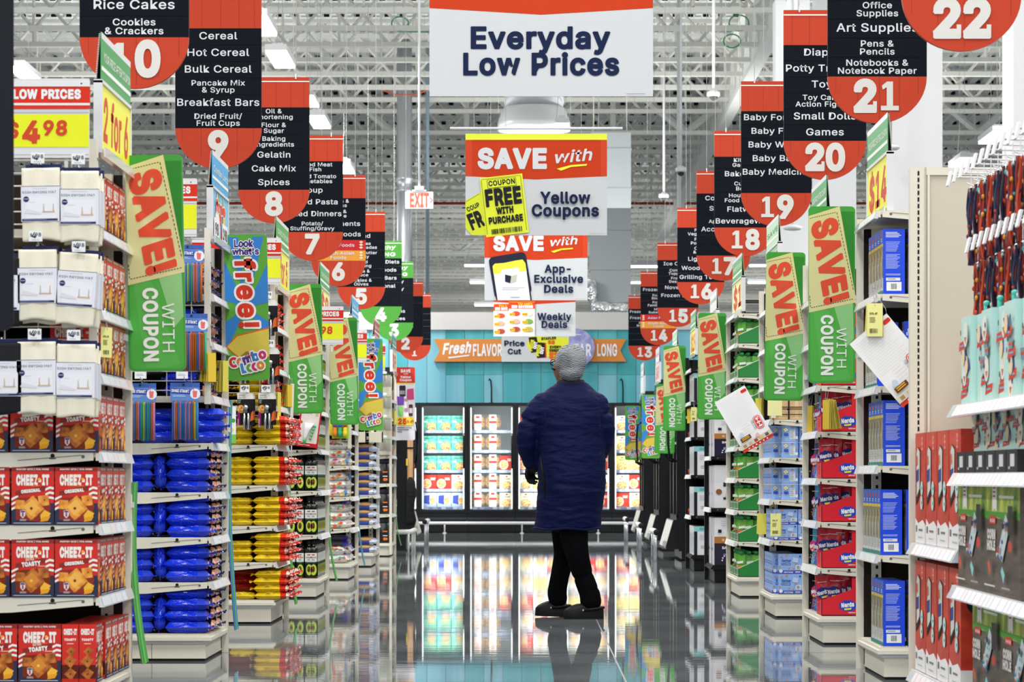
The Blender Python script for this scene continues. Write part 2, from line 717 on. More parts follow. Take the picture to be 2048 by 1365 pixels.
o = obj('ceiling_girder', gm, loc=(.9, 76.0, 0)); o['kind'] = 'structure'
def ygirder(x, y0, y1):
    g = G()
    for z in (6.95, 8.02):
        g.box(x - .09, x + .09, y0, y1, z, z + .09, 'girder')
    y = y0
    while y < y1 - 1:
        g.tube([(x, y, 7.0), (x, y + .75, 8.05)], .05, 'girder', 4, False)
        g.tube([(x, y + .75, 8.05), (x, y + 1.5, 7.0)], .05, 'girder', 4, False)
        y += 1.5
    struct('ceiling_girder', g)
ygirder(3.39, 18, 72)
ygirder(-8.6, 18, 72)

cg = G().box(-.22, .22, -.22, .22, 0, 7.0, 'metal_white').box(-.24, .24, -.24, .24, 0, .12, 'metal_cream').mesh('column')
for px, d in ((2100, 18.45), (1815, 24.55), (1660, 30.95), (1577, 36.0)):
    o = obj('column', cg, loc=(3.39, d, 0)); o['kind'] = 'structure'

# --- wall above the freezers, teal boards
define('teal', '#4fb3bd', .6)
define('teal_light', '#7cc3d2', .6)
define('teal_deep', '#37a3ac', .6)
define('plaster', '#bcbab8', .8)
for k_, a, c in (('teal', '#3d98a5', '#51a9b2'), ('teal_light', '#62a6bb', '#7ab5c4'), ('teal_deep', '#2a8c95', '#3c9ca2')):
    mottle(k_, a, c, .8, .35, .65, (6, 1, .25))
g = G()
z0, z1, z2 = 0.0, ZZ(660, YB), ZZ(625, YB)
g.box(-13, 13, YB + .02, YB + .2, 0, z2, 'plaster')
g.box(-13, 13, YB - .03, YB + .2, z1, z2, 'plaster')
bw = .30
x = -13.0
k = 0
seq = ['teal_light', 'teal', 'teal_light', 'teal_deep', 'teal', 'teal_light', 'teal', 'teal_deep']
random.seed(5)
while x < 13:
    px = CX + x / YB * FOC
    zt = z1
    if 855 < px < 1292:                                             # darker teal boards behind the ribbon
        zm = ZZ(750 if px < 985 or px > 1180 else 745, YB)
        g.box(x, x + bw - .008, YB, YB + .02, zm, zt, 'teal' if k % 3 else 'teal_deep')
        g.box(x, x + bw - .008, YB, YB + .02, z0, zm - .004, 'teal' if 985 < px < 1180 else 'teal_light' if k % 2 else 'teal')
    else:
        g.box(x, x + bw - .008, YB, YB + .02, z0, zt, 'teal_light' if k % 4 else 'teal')
    x += bw
    k += 1
struct('wall_back', g)
g = G().box(-24, 24, 117, 117.3, 0, 8.2, 'plaster')
struct('wall_far', g)

# --- ribbon sign on the wall
define('ribbon', '#c67a30', .55)
define('purple', '#8d8fc0', .6)
mottle('purple', '#7f82b6', '#9c9dc8', 9, .4, .6)
r = thing('wall_ribbon_sign', 'orange ribbon banner with purple disc reading Fresh Flavor Year Long on teal wall', 'sign')
g = G()
yb = YB - .06
def pz(px, py): return (XX(px, YB), ZZ(py, YB))
pts = [pz(868, 679), pz(1252, 679), pz(1240, 702), pz(1252, 724), pz(868, 724), pz(880, 702)]
g.prism(pts, 1, yb, yb + .05, 'ribbon')
o_ = P(868, 724, yb - .001)
k = YB / FOC
a = g.art((XX(868, YB), yb - .001, ZZ(724, YB)), (1, 0, 0), (0, 0, 1), .001)
a.text('Fresh', 45 * k, 17 * k, 20 * k, 'sign_white', 56 * k, .035, slant=.25, rot=4)
a.poly([(28 * k, 9 * k), (72 * k, 14 * k), (70 * k, 11 * k), (30 * k, 6 * k)], 'sign_white')
a.text('FLAVOR', 107 * k, 12 * k, 22 * k, 'sign_white', 58 * k, .03)
a.text('LONG', 346 * k, 12 * k, 22 * k, 'sign_white', 40 * k, .03)
obj('ribbon', g, r)
g = G()
cx, cz = pz(1150, 697)
g.lathe([(39 * k, -.02), (39 * k, .03)], (cx, yb - .02, cz), 'purple', 40, 1, False)
a = g.art((cx, yb - .041, cz), (1, 0, 0), (0, 0, 1), .001)
a.rect(-27 * k, 26 * k, 12 * k, 27.5 * k, 'sign_white')
a.text('YEAR', 8 * k, -15 * k, 22 * k, 'sign_white', 48 * k, .03)
obj('disc', g, r)

# --- ducts
def dtag(o, l, c='duct'): return tag(o, l, c)
g = G()
g.lathe([(.135, 4.0), (.14, 4.02), (.14, 4.06), (.125, 4.07), (.125, 5.55), (.14, 5.57), (.14, 5.60), (.125, 5.62), (.125, 5.75), (.14, 5.77), (.14, 5.8), (.125, 5.82), (.125, 8.15)],
        (XX(809, 46), 46, 0), 'duct', 24)
dtag(obj('round_duct', g), 'tall round grey metal duct rising behind the exit sign')
g = G()
x0, x1 = XX(1181, 46), XX(1262, 46)
g.box(x0, x1, 46, 46.7, ZZ(606, 46), ZZ(265, 46), 'duct_grey')
for py in (300, 380, 460, 540):
    g.box(x0 - .01, x1 + .01, 45.99, 46.71, ZZ(py, 46), ZZ(py, 46) + .03, 'duct_grey')
sq = thing('square_duct', 'large square grey sheet metal duct dropping behind the teal wall', 'duct')
obj('casing', g, sq)
for q_ in (x0 + .06, x1 - .06):
    obj('hanger', G().tube([(q_, 46.35, ZZ(265, 46)), (q_, 46.35, 8.18)], .008, 'wire', 4), sq)
define('foil', '#c9cdd0', .25, .85)
bump('foil', 9, 1.0, .08)
g = G()
pth = [P(1181, 560, 45.89), P(1181, 590, 45.87), P(1192, 613, 45.8), P(1225, 620, 45.7), P(1262, 617, 45.7)]
g.tube(pth, [.09, .11, .12, .12, .11], 'foil', 14)
dtag(obj('foil_flex_duct', g), 'crinkled silver foil flexible duct bending along top of the wall')
g = G()
define('duct_bright', '#d3d6d9', .35, .25)
DD = 43.0
cx = XX(1068, DD)
def dz(py): return ZZ(py, DD)
el = [(cx, DD + 2.6, dz(168)), (cx, DD + 1.2, dz(170)), (cx, DD + .6, dz(176)), (cx, DD + .25, dz(188)), (cx, DD + .1, dz(200)), (cx, DD + .04, dz(222))]
g.tube(el, [.44, .44, .44, .45, .45, .45], 'duct_bright', 28)
g.lathe([(.56, 0), (.56, .12), (.5, .3), (.46, .36)], (cx, DD, dz(262)), 'duct_bright', 28)
for i_ in (1, 2, 3, 4):
    a_, b_ = Vector(el[i_]), Vector(el[i_ + 1])
    m_ = a_ + (b_ - a_) * .12
    g.tube([tuple(a_), tuple(m_)], [.462, .462], 'duct_bright', 28)
dtag(obj('main_duct', g), 'big silver round duct with elbow above the yellow coupon sign')

# --- pipes across the ceiling
g = G().tube([(-9, 64.4, ZZ(407, 64.4)), (9, 64.4, ZZ(407, 64.4))], .035, '#7d2420', 6)
tag(obj('sprinkler_pipe', g), 'thin dark red sprinkler pipe running across the far ceiling', 'pipe')
g = G().tube([(XX(855, 47), 47, ZZ(612, 47)), (XX(855, 47), 47, 8.16)], .03, '#8fa3b0', 6)
tag(obj('conduit_pipe', g), 'thin grey vertical conduit beside the exit sign', 'pipe')
g = G().tube([(XX(1358, 40), 40, 8.16), (XX(1358, 40), 40, ZZ(470, 40))], .03, '#c6cccd', 6)
tag(obj('conduit_pipe', g), 'thin pale vertical conduit behind the security cameras', 'pipe')
g = G()
for px, py, r_ in ((800, 47, 17), (1478, 46, 20), (1464, 82, 17)):
    c = P(px, py, 39.6)
    s = 39.6 / FOC
    g = G().tube([(c[0] + r_ * s * math.cos(t * .4), 39.6, c[2] + r_ * s * .8 * math.sin(t * .4)) for t in range(17)], .011, '#2f8a5d', 5)
    l = {800: 'coil of green cable on the joists left of the centre sign', 1478: 'upper coil of green cable on the joists, right side', 1464: 'lower coil of green cable on the joists, right side'}[px]
    tag(obj('cable_coil', g), l, 'cable')
g = G().tube([P(705, 55, 39.66), P(735, 62, 39.66), P(770, 58, 39.66), P(800, 63, 39.66), P(858, 64, 39.66)], .011, '#2f8a5d', 5)
tag(obj('green_cable', g), 'loose green cable sagging along a joist left of centre sign', 'cable')
g = G().tube([P(758, 178, 45.66), P(790, 189, 45.66), P(830, 190, 45.66), P(862, 178, 45.66)], .012, '#b3543c', 5)
tag(obj('orange_cable', g), 'thin orange cable sagging along the ceiling girder', 'cable')

# --- hanging light fixtures
def fixture(x, y, z, label, along='y', L=1.2, W=.24):
    t = thing('led_light', label, 'ceiling light', 'hanging LED light fixtures', (x, y, z))
    a, b_ = (W / 2, L / 2) if along == 'y' else (L / 2, W / 2)
    g = G().box(-a, a, -b_, b_, .03, .1, 'metal_white')
    g.box(-a * .5, a * .5, -b_ * .6, b_ * .6, .1, .15, 'metal_white')
    obj('housing', g, t)
    obj('diffuser', G().box(-a * .94, a * .94, -b_ * .96, b_ * .96, 0, .03, 'lamp_on'), t)
    g = G()
    for s_ in (-1, 1):
        q = (0, s_ * b_ * .8, .1) if along == 'y' else (s_ * a * .8, 0, .1)
        g.tube([q, (q[0] * .5, q[1] * .5, .6), (q[0] * .5, q[1] * .5, 8.18 - z)], .0035, 'hang_wire', 4)
    obj('hanging_wire', g, t)
    if along == 'y':
        lamp(x, y, z - .01, W * .9, L * .9, 150)
fixture(XX(561, 31.5), 31.5, ZZ(122, 31.5), 'LED fixture above the red top of aisle 8 sign, left side')
fixture(XX(522, 29.2), 29.2, ZZ(55, 29.2), 'LED fixture peeking out beside aisle 9 sign')
fixture(XX(638, 37.2), 37.2, ZZ(247, 37.2), 'LED fixture above aisle 7 sign, third back in left row')
fixture(XX(690, 43), 43, ZZ(340, 43), 'small LED fixture above aisle 6 sign, farthest in left row')
fixture(XX(617, 42), 42, ZZ(205, 42), 'LED fixture mostly hidden behind aisle 8 sign edge')
fixture(XX(48, 36), 36, ZZ(150, 36), 'LED fixture above the low prices sign at far left')
fixture(XX(1988, 37), 37, ZZ(278, 37), 'LED fixture above the peg hooks at far right')
fixture(XX(1924, 42), 42, ZZ(328, 42), 'LED fixture just above the beige panel, behind peg hooks')
fixture(XX(2044, 33), 33, ZZ(235, 33), 'LED fixture cut by the right picture edge')
fixture(XX(1124, 40), 40, ZZ(252, 40), 'small square LED fixture hanging in front of the big silver duct', 'x', .2, .2)
for px, py, L, d, s in ((955, 533, .5, 62, 'left of the app deals sign, top of three'), (962, 567, .45, 67, 'left of the app deals sign, middle of three'), (972, 612, .55, 78, 'left of the weekly deals sign, lowest'),
                        (1290, 535, .6, 62, 'just left of aisle 15 sign'), (1276, 567, .5, 67, 'above aisle 13 sign'), (1525, 533, .5, 62, 'behind aisle 17 sign, right'), (1525, 567, .6, 67, 'right of aisle 16 sign')):
    fixture(XX(px, d), d, ZZ(py, d), 'far bright LED strip ' + s, 'x', L * 1.2, .22)

# --- security cameras and the exit sign
define('dome', '#15161a', .08, 0, 0, .8)
def cctv(px, py, d, wpx, ztop, label):
    x, y, z = P(px, py, d)
    r_ = wpx / 2 / FOC * d
    t = thing('security_camera', label, 'security camera', 'dome cameras hanging from the ceiling', (x, y, z))
    obj('pole', G().tube([(0, 0, r_ * .8), (0, 0, ztop - z)], r_ * .2, 'metal_white', 8), t)
    obj('housing', G().lathe([(r_ * .3, r_ * 1.1), (r_ * .6, r_ * .8), (r_, r_ * .6), (r_, 0), (r_ * .8, -r_ * .1)][::-1], (0, 0, 0), 'metal_white', 18), t)
    obj('dome', G().ball((0, 0, -r_ * .1), (r_ * .72, r_ * .72, r_ * .8), 'dome'), t)
cctv(1427, 192, 34, 26, 8.16, 'largest white dome camera on a pole, left of aisle 19 sign')
cctv(1362, 343, 39, 22, 8.16, 'middle white dome camera on a pole, left of aisle 18 sign')
cctv(1327.5, 395, 44.8, 20, 8.16, 'smallest, leftmost white dome camera on a pole')
define('exit_red', '#f2553c', .5, 0, .6)
x, y, z = P(838.5, 401, 30)
t = thing('exit_sign', 'white exit sign with red letters hanging on a long white pole', 'exit sign', None, (x, y, z))
s = 30 / FOC
g = G().box(-28 * s, 28 * s, -.02, .02, -17 * s, 17 * s, 'sign_white')
a = g.art((-28 * s, -.021, -17 * s), (1, 0, 0), (0, 0, 1), .0006)
a.text('EXIT', 28.5 * s, 4 * s, 26 * s, 'exit_red', 38 * s, .03)
a.poly([(49 * s, 22 * s), (51 * s, 22 * s), (55 * s, 17 * s), (51 * s, 12 * s), (49 * s, 12 * s), (53 * s, 17 * s)], 'exit_red')
obj('panel', g, t)
g = G().box(-14 * s, 14 * s, -.03, .03, 17 * s, 21 * s, 'metal_white').box(-9 * s, 9 * s, -.04, .04, 20 * s, 28 * s, 'metal_white')
obj('canopy', g, t)
obj('pole', G().tube([(0, 0, 26 * s), (0, 0, 8.16 - z)], 2.6 * s, 'metal_white', 10), t)

# white ceiling-mounted domes low on the right columns
for px, py, d, l in ((1780, 296, 24, 'white dome speaker on arm behind aisle 21 price sign'), (1585, 456, 33.5, 'white dome speaker on arm right of aisle 19 sign')):
    x, y, z = P(px, py, d)
    t = thing('dome_speaker', l, 'speaker', 'white dome speakers on the columns', (x, y, z))
    r_ = 20 / FOC * d
    obj('shell', G().lathe([(r_ * .2, -r_ * .3), (r_ * .8, -r_ * .2), (r_, 0), (r_ * .9, r_ * .15), (r_ * .3, r_ * .3)], (0, 0, 0), 'metal_white', 18), t)
    obj('arm', G().tube([(0, 0, r_ * .2), (0, 0, 8.16 - z)], .018, 'metal_white', 6), t)

# ------------------------------------------------------------------ aisle signs
def script_word(a, t, x, y, h, m, w): a.text(t, x, y, h, m, w, .03, slant=.28, rot=4)
W = .465
def aisle_sign(num, px, wpx, bottom, rows, col, label, header=None, digits=None):
    """round-ended hanging sign: header, six dark slats, half-round foot with the number"""
    d = W * FOC / wpx
    x, _, z = P(px, bottom, d)
    t = thing('aisle_sign', label, 'sign', 'aisle signs hanging in two rows', (x, d, z))
    fh, bh, hh = .47 * W, .1935 * W, .425 * W
    h = W / 2
    TH = .012
    g = G()                                                         # foot
    pts = [(-h, fh), ] + [(-h * math.cos(k * PI / 24), fh - fh * math.sin(k * PI / 24)) for k in range(1, 24)] + [(h, fh)]
    g.prism(pts, 1, -TH, TH, col)
    a = g.art((0, -TH, 0), (1, 0, 0), (0, 0, 1), .0006)
    for q in (-.42, -.2, .02, .22, .41):
        a.rect(q * W, fh * (.06 + abs(q) * abs(q) * 3.4), q * W + .0012, fh, '#8e2a1c' if col == 'sign_red' else '#3f8434')
    ink = '#d4d2ce'
    s_ = str(num)
    def one(cx, y0, hgt):
        wd = hgt * .5
        a.poly([(cx - wd * .22, y0), (cx + wd * .22, y0), (cx + wd * .22, y0 + hgt), (cx - wd * .2, y0 + hgt), (cx - wd * .55, y0 + hgt * .86), (cx - wd * .5, y0 + hgt * .72), (cx - wd * .22, y0 + hgt * .8)], ink)
        a.rect(cx - wd * .62, y0, cx + wd * .62, y0 + hgt * .16, ink)
    dh = fh * .62
    if digits == 'low':
        one(0, fh * .28, fh * .5)
    elif len(s_) == 1:
        a.text(s_, 0, fh * .27, dh, ink, None, .045)
        if s_ in '27':
            pass
    else:
        gx = dh * .43
        for cx, c in ((-gx, s_[0]), (gx, s_[1])):
            if c == '1':
                one(cx, fh * .27, dh)
            else:
                a.text(c, cx, fh * .27, dh, ink, dh * .82, .045)
                if c == '2':
                    a.rect(cx + dh * .28, fh * .27, cx + dh * .41, fh * .27 + dh * .32, ink)
    obj('number_plate', g, t)
    for k in range(6):                                              # slats, from the top
        z1 = fh + bh * (6 - k)
        z0 = z1 - bh + .001
        r = rows[k] if k < len(rows) else ''
        c = 'sign_black'
        if r.startswith('!'):
            c, r = ('#c4252b', r[1:]) if r.startswith('!') and not r.startswith('!!') else ('#e39a35', r[2:])
        g = G().box(-h, h, -TH + .001, TH - .001, z0, z1 - .001, c)
        a = g.art((0, -TH + .001, z0), (1, 0, 0), (0, 0, 1), .0008)
        if c != 'sign_black':
            for q in (-1, 1):
                for j in range(3):
                    u = q * (h * .84)
                    a.poly([(u, bh * (.14 + .26 * j)), (u + .018, bh * (.26 + .26 * j)), (u, bh * (.38 + .26 * j)), (u - .018, bh * (.26 + .26 * j))], '#f1d9b8')
        ls = r.split('|')
        if len(ls) == 1 and ls[0]:
            a.text(ls[0], 0, bh * .34, bh * .42 if c == 'sign_black' else bh * .3, '#d4d6dc', None, .012, maxw=W * .955, sx=1.22)
        elif len(ls) == 2:
            for j, q in enumerate(ls):
                a.text(q, 0, bh * (.56 - .42 * j), bh * .31, '#d4d6dc', None, .014, maxw=W * .93, sx=1.2)
        obj('slat', g, t)
    z0 = fh + bh * 6
    g = G().box(-h, h, -TH, TH, z0, z0 + hh, col)
    a = g.art((0, -TH, z0), (1, 0, 0), (0, 0, 1), .0006)
    for q in (-.4, -.19, .03, .24, .42):
        a.rect(q * W, 0, q * W + .0012, hh * .85, '#8e2a1c' if col == 'sign_red' else '#3f8434')
    a.rect(-h, hh * .84, h, hh * .875, '#f0eeea')
    if header:
        script_word(a, header[0], 0, hh * .48, hh * .2, '#e6f0df', W * .7)
        a.text(header[1], 0, hh * .12, hh * .2, '#e6f0df', W * .7, .03)
    obj('header', g, t)
    zt = z0 + hh
    for q in (-.31, .31):
        obj('hanging_wire', G().tube([(q * W, 0, zt - .01), (q * W, 0, 8.18 - z)], .0022, 'hang_wire', 4), t)
        obj('clip', G().box(q * W - .004, q * W + .004, -TH - .003, TH + .003, zt - .012, zt + .022, 'chrome'), t)

AL = [
 (10, 269, 218, 178, ['', '', '', '', 'Rice Cakes', 'Cookies|& Crackers'], 'sign_red'),
 (9, 437, 172, 338, ['Cereal', 'Hot Cereal', 'Bulk Cereal', 'Pancake Mix|& Syrup', 'Breakfast Bars', 'Dried Fruit/|Fruit Cups'], 'sign_red'),
 (8, 548, 142, 447, ['Oil &|Shortening', 'Flour &|Sugar', 'Baking|Ingredients', 'Gelatin', 'Cake Mix', 'Spices'], 'sign_red'),
 (7, 625, 122, 522, ['Canned Meat|& Fish', 'Canned Tomato|& Vegetables', 'Soup', 'Boxed Pasta', 'Boxed Dinners', 'Potato/|Stuffing/Gravy'], 'sign_red'),
 (6, 677, 108, 573, ['Beans &|Grains', 'Rice &|Sauce', 'Condiments', 'Asian Foods', '!Asian Foods', '!!South Asian|Foods'], 'sign_red'),
 (5, 722.5, 95, 619, ['Bread', 'Tortillas|& Empanadas', 'Peanut Butter|& Jelly', 'Salad|Dressing', 'Pasta &|Sauce', 'Pickles &|Olives'], 'sign_red'),
 (4, 762, 83, 652.5, ['Special Diets', 'Bulk Foods', 'Snack Bars', 'Nutritional', '', ''], 'sign_green'),
 (3, 788, 77, 682, ['Healthy', 'Healthy', 'Bath', '', 'Vitamins', 'Services'], 'sign_green'),
 (2, 811, 70, 707, ['', '', '', '', 'Juices', ''], 'sign_red'),
 (1, 829, 65, 721.5, [], 'sign_red'),
 (22, 1922.5, 239, 103, [], 'sign_red'),
 (21, 1754, 198, 247, ['', '', 'Office|Supplies', 'Art Supplies', 'Pens &|Pencils', 'Notebooks &|Notebook Paper'], 'sign_red'),
 (20, 1649.5, 165, 360, ['Diapers', 'Potty Trainers', 'Toys', 'Toy Cars &|Action Figures', 'Small Dolls', 'Games'], 'sign_red'),
 (19, 1552.5, 141, 453, ['Baby Formula', 'Baby Food', 'Baby Wipes', 'Baby Bath', 'Baby Medicine', ''], 'sign_red'),
 (18, 1489.5, 122, 513, ['Kitchen|Gadgets', 'Bakeware', 'Cups &|Bowls', 'Household|Food Storage', 'Flatware', 'Beverageware'], 'sign_red'),
 (17, 1446.5, 107, 562, ['Cookware', 'Storage', 'Small|Appliances', 'Accessories', '', ''], 'sign_red'),
 (16, 1401.5, 94, 609, ['Fresh|Vegetables', 'Fresh|Potatoes', 'Chips|& Nuts', 'Lighters', 'Wood Chips', 'Grilling Tools'], 'sign_red'),
 (15, 1355.7, 82, 654.5, ['Ice Cream', 'Cones &|Toppings', 'Frozen|Desserts', 'Novelties', 'Frozen Fruit', ''], 'sign_red'),
 (14, 1317, 72, 691, ['Frozen Pizza', 'Frozen|Dinners', 'Frozen|Family-Size', 'Meat|Substitutes', '!Asian Foods', '!!South Asian|Foods'], 'sign_red'),
 (13, 1288.5, 63.5, 722, ['Frozen Meals', 'Frozen Bread', 'Frozen|Breakfast', '', '', ''], 'sign_red'),
]
for num, px, wpx, bt, rows, col in AL:
    nm = 'red' if col == 'sign_red' else 'green'
    side = 'left' if num <= 10 else 'right'
    aisle_sign(num, px, wpx, bt, rows, col, f'{nm} and black hanging aisle sign numbered {num} in the {side} row',
               ('Healthy', 'LIVING') if col == 'sign_green' else None, 'low' if num == 1 else None)

# ------------------------------------------------------------------ centre banners, one behind the other
define('banner_white', '#cdd1d5', .6, 0, 0, .1)
define('banner_red', '#c8401e', .6, 0, 0, .1)
SW = 1.0
def banner(pxw, pxc, pybot, h, label, draw, rod=False, top=False):
    d = SW * FOC / pxw
    x, _, z = P(pxc, pybot, d)
    t = thing('hanging_banner', label, 'banner', 'promotion banners down the middle of the cross aisle', (x, d, z))
    g = G().box(-SW / 2, SW / 2, -.004, .004, 0, h, 'banner_white')
    a = g.art((-SW / 2, -.004, 0), (1, 0, 0), (0, 0, 1), .0009)
    draw(a, h)
    obj('panel', g, t)
    zr = h + .038 if rod else h + .01
    for q in (-.395, .395):
        obj('hook', G().tube([(q * SW, -.006, h - .03), (q * SW, -.006, zr)], .002, 'chrome', 4), t)
    obj('rod', G().tube([(-.61 * SW, 0, zr), (.61 * SW, 0, zr)], .009, 'metal_white', 8), t)
    for q in (-.44, .44):
        obj('hanging_wire', G().tube([(q * SW, 0, zr - .01), (q * SW, 0, 8.18 - z)], .002, 'hang_wire', 4), t)
def d_every(a, h):
    a.poly([(0, h), (0, .395), (.5, .365), (1, .395), (1, h)], 'banner_red')
    a.rect(0, h - .04, 1, h, 'yellow_card')
    a.text('Everyday', .497, .217, .09, 'navy_text', .625, .033)
    a.text('Low Prices', .5, .099, .09, 'navy_text', .698, .033)
    a.lines(.88, .008, .985, .012, 1, '#8a8f99')
def d_red_top(a, h, zb, mid):
    a.poly([(0, h), (0, zb), (.5, zb - .024), (1, zb), (1, h)], 'banner_red')
    a.poly([(0, h), (0, zb), (.046, zb - .002), (.046, h)], '#cf431f')
    a.poly([(.954, h), (.954, zb - .002), (1, zb), (1, h)], '#cf431f')
def swoosh(a, x, y, k):
    a.poly([(x, y), (x + .03 * k, y - .014 * k), (x + .1 * k, y + .012 * k), (x + .21 * k, y + .022 * k), (x + .215 * k, y + .034 * k), (x + .1 * k, y + .026 * k)], 'yellow_card')
def d_yellow(a, h):
    d_red_top(a, h, .418, 0)
    a.rect(0, h - .044, 1, h, '#e8f040')
    a.text('SAVE', .33, .48, .125, 'sign_white', .49, .05)
    a.text('with', .753, .52, .08, 'sign_white', .27, .018, slant=.3, rot=5)
    swoosh(a, .645, .47, 1.0)
    cl = (0, 0, 1, h)
    def coupon(px, py, r, w, hh, behind):
        a.rot(r, px, py)
        a.rect(px, py - .02, px + w, py + hh, '#e4ee3a', None)
        a.dash(px + .012, py + hh - .014, px + w - .012, py + hh - .014, 26, '#30322a', .004)
        a.dash(px + w - .012, py, px + w - .012, py + hh - .014, 32, '#30322a', .004)
        a.dash(px + .012, py, px + .012, py + hh - .014, 32, '#30322a', .004)
        a.rect(px + .05, py + hh * .80, px + w - .05, py + hh * .95, '#30322a')
        a.rect(px + .053, py + hh * .807, px + w - .053, py + hh * .943, '#e4ee3a')
        a.text('COUPON', px + w / 2, py + hh * .84, .034, '#1a1d24', w * .62, .03)
        a.text('FREE', px + w / 2, py + hh * .50, .105, '#14171f', w * .84, .05)
        a.text('WITH', px + w / 2, py + hh * .335, .042, '#14171f', w * .4, .05)
        a.text('PURCHASE', px + w / 2, py + hh * .175, .042, '#14171f', w * .8, .05)
        a.bars(px + w * .14, py - .005, px + w * .86, py + hh * .075, '#14171f', 24)
        a.flat()
    # the coupon behind, cut by the left edge of the banner
    a.rot(22, .06, .0)
    a.flat()
    a.poly([(0, .05), (.045, 0), (.15, 0), (.15, .3), (.11, .305), (0, .245)], '#d9e436')
    a.dash(.006, .236, .104, .293, 12, '#30322a', .004)
    a.text('COUP', .06, .185, .03, '#1a1d24', .095, .03, rot=25)
    a.text('FR', .092, .06, .1, '#14171f', .1, .05, rot=22)
    coupon(.145, .005, 6.5, .303, .40, False)
    a.text('Yellow', .705, .225, .077, 'navy_text', .355, .033)
    a.text('Coupons', .705, .135, .077, 'navy_text', .475, .033)
    a.lines(.87, .008, .99, .012, 1, '#8a8f99')
def d_app(a, h):
    d_red_top(a, h, .415, 0)
    a.text('SAVE', .33, .49, .125, 'sign_white', .49, .05)
    a.text('with', .76, .535, .075, 'sign_white', .27, .018, slant=.3, rot=5)
    swoosh(a, .645, .475, 1.0)
    a.rot(9.5, .08, .0)
    a.rrect(.105, .005, .47, .415, .045, '#1c2036')
    a.flat()
    a.poly([(.115, 0), (.46, 0), (.41, .37), (.375, .413), (.09, .37), (.065, .34)], '#1c2036')
    a.poly([(.128, 0), (.445, 0), (.397, .36), (.37, .395), (.3, .385), (.19, .362), (.1, .355), (.078, .33)], '#e8ebf0')
    a.poly([(.088, .255), (.078, .33), (.1, .355), (.19, .362), (.3, .385), (.37, .395), (.397, .36), (.402, .285), (.34, .275), (.335, .31), (.32, .318), (.18, .3), (.16, .285), (.16, .263)], '#e2ea45')
    a.poly([(.2, .18), (.25, .165), (.26, .235), (.2, .25)], '#1c2438')
    a.poly([(.25, .165), (.31, .185), (.315, .25), (.26, .235)], '#bfc2b4')
    a.lines(.17, .09, .39, .125, 2, '#b9bdc6', .005)
    a.lines(.25, .02, .35, .03, 1, '#6c717c', .005)
    a.text('App-', .71, .27, .07, 'navy_text', .255, .033)
    a.text('Exclusive', .72, .172, .07, 'navy_text', .475, .033)
    a.text('Deals', .72, .075, .07, 'navy_text', .285, .033)
    a.lines(.87, .008, .985, .012, 1, '#8a8f99')
def d_week(a, h):
    a.poly([(0, h), (0, .42), (.5, .39), (1, .42), (1, h)], 'banner_red')
    for x0, x1, y1 in ((.0, .185, .395), (.185, .505, .42)):
        a.rect(x0, 0, x1, y1, '#e2e4e8')
        a.rect(x0 + .004, 0, x1 - .004, y1, '#f4f4f2')
        a.rect(x0, y1 - .085, x1, y1, '#e3481f')
        a.rect(x0, y1 - .005, x1, y1, '#f0c230')
        w = x1 - x0
        a.text('This week\'s' if w > .2 else 'This w', x0 + w * .62, y1 - .036, .022, '#f6d03a', w * .55, .04)
        a.text('BIG SAVINGS' if w > .2 else 'BIG SAVI', x0 + w * .52, y1 - .075, .03, '#ffffff', w * .82, .06)
        for i in range(3):
            for j in range(2 if w > .2 else 1):
                u = x0 + .035 + j * .155
                v = y1 - .175 - i * .095
                a.circ(u + .055, v + .03, .05, ('#d9553f', '#e9b7a6', '#b8483c')[i] if j == 0 else ('#e6e7d4', '#7fae4b', '#c3b247')[i], .03)
                a.rect(u - .025, v + .005, u + .04, v + .04, '#f7d93a')
                a.text('SAVE', u + .008, v + .015, .014, '#c33a1e', .055, .04)
    a.text('Weekly', .742, .198, .08, 'navy_text', .415, .033)
    a.text('Deals', .742, .102, .08, 'navy_text', .315, .033)
def d_price(a, h):
    a.poly([(0, h), (0, .45), (.5, .42), (1, .45), (1, h)], 'banner_red')
    a.poly([(.37, .25), (.45, .13), (.58, .13), (.78, .02), (.97, .02), (1.0, .36), (.42, .38)], '#e8e93a')
    a.poly([(.4, .36), (.44, .13), (.565, .15), (.52, .37)], '#1d1718')
    a.poly([(.5, .29), (.53, .05), (.67, .06), (.66, .28)], '#d9442a')
    a.poly([(.5, .29), (.525, .055), (.65, .065), (.64, .28)], '#1d1718')
    for x, y in ((.445, .15), (.545, .075)):
        a.text('PRICE', x + .02, y + .09, .04, '#e8e93a', .17, .07, rot=80)
        a.text('CUT', x + .075, y + .09, .04, '#ffffff', .11, .07, rot=80)
    a.text('STAPLES', .7, .33, .035, '#23241c', .22, .05, rot=4)
    a.text('88', .74, .265, .05, '#e0641f', .1, .06)
    a.text('EVERY', .8, .2, .035, '#23241c', .17, .05)
    a.text('ESSENTIAL', .84, .15, .035, '#23241c', .26, .05)
    a.text('$2', .77, .05, .085, '#e0641f', .13, .06)
    a.text('Price', .19, .235, .075, 'navy_text', .3, .033)
    a.text('Cut', .19, .115, .075, 'navy_text', .2, .033)
banner(447, 1082.5, 193, .72, 'white and red Everyday Low Prices banner, nearest and largest', d_every)
banner(283, 1072.5, 471, .718, 'Yellow Coupons banner with free-with-purchase coupon artwork', d_yellow, True)
banner(206, 1072, 601, .718, 'App-Exclusive Deals banner with a phone drawing', d_app)
banner(164, 1069, 673, .718, 'Weekly Deals banner showing two flyers', d_week)
banner(134.6, 1070.5, 724, .718, 'Price Cut banner, lowest and farthest, above the person', d_price)

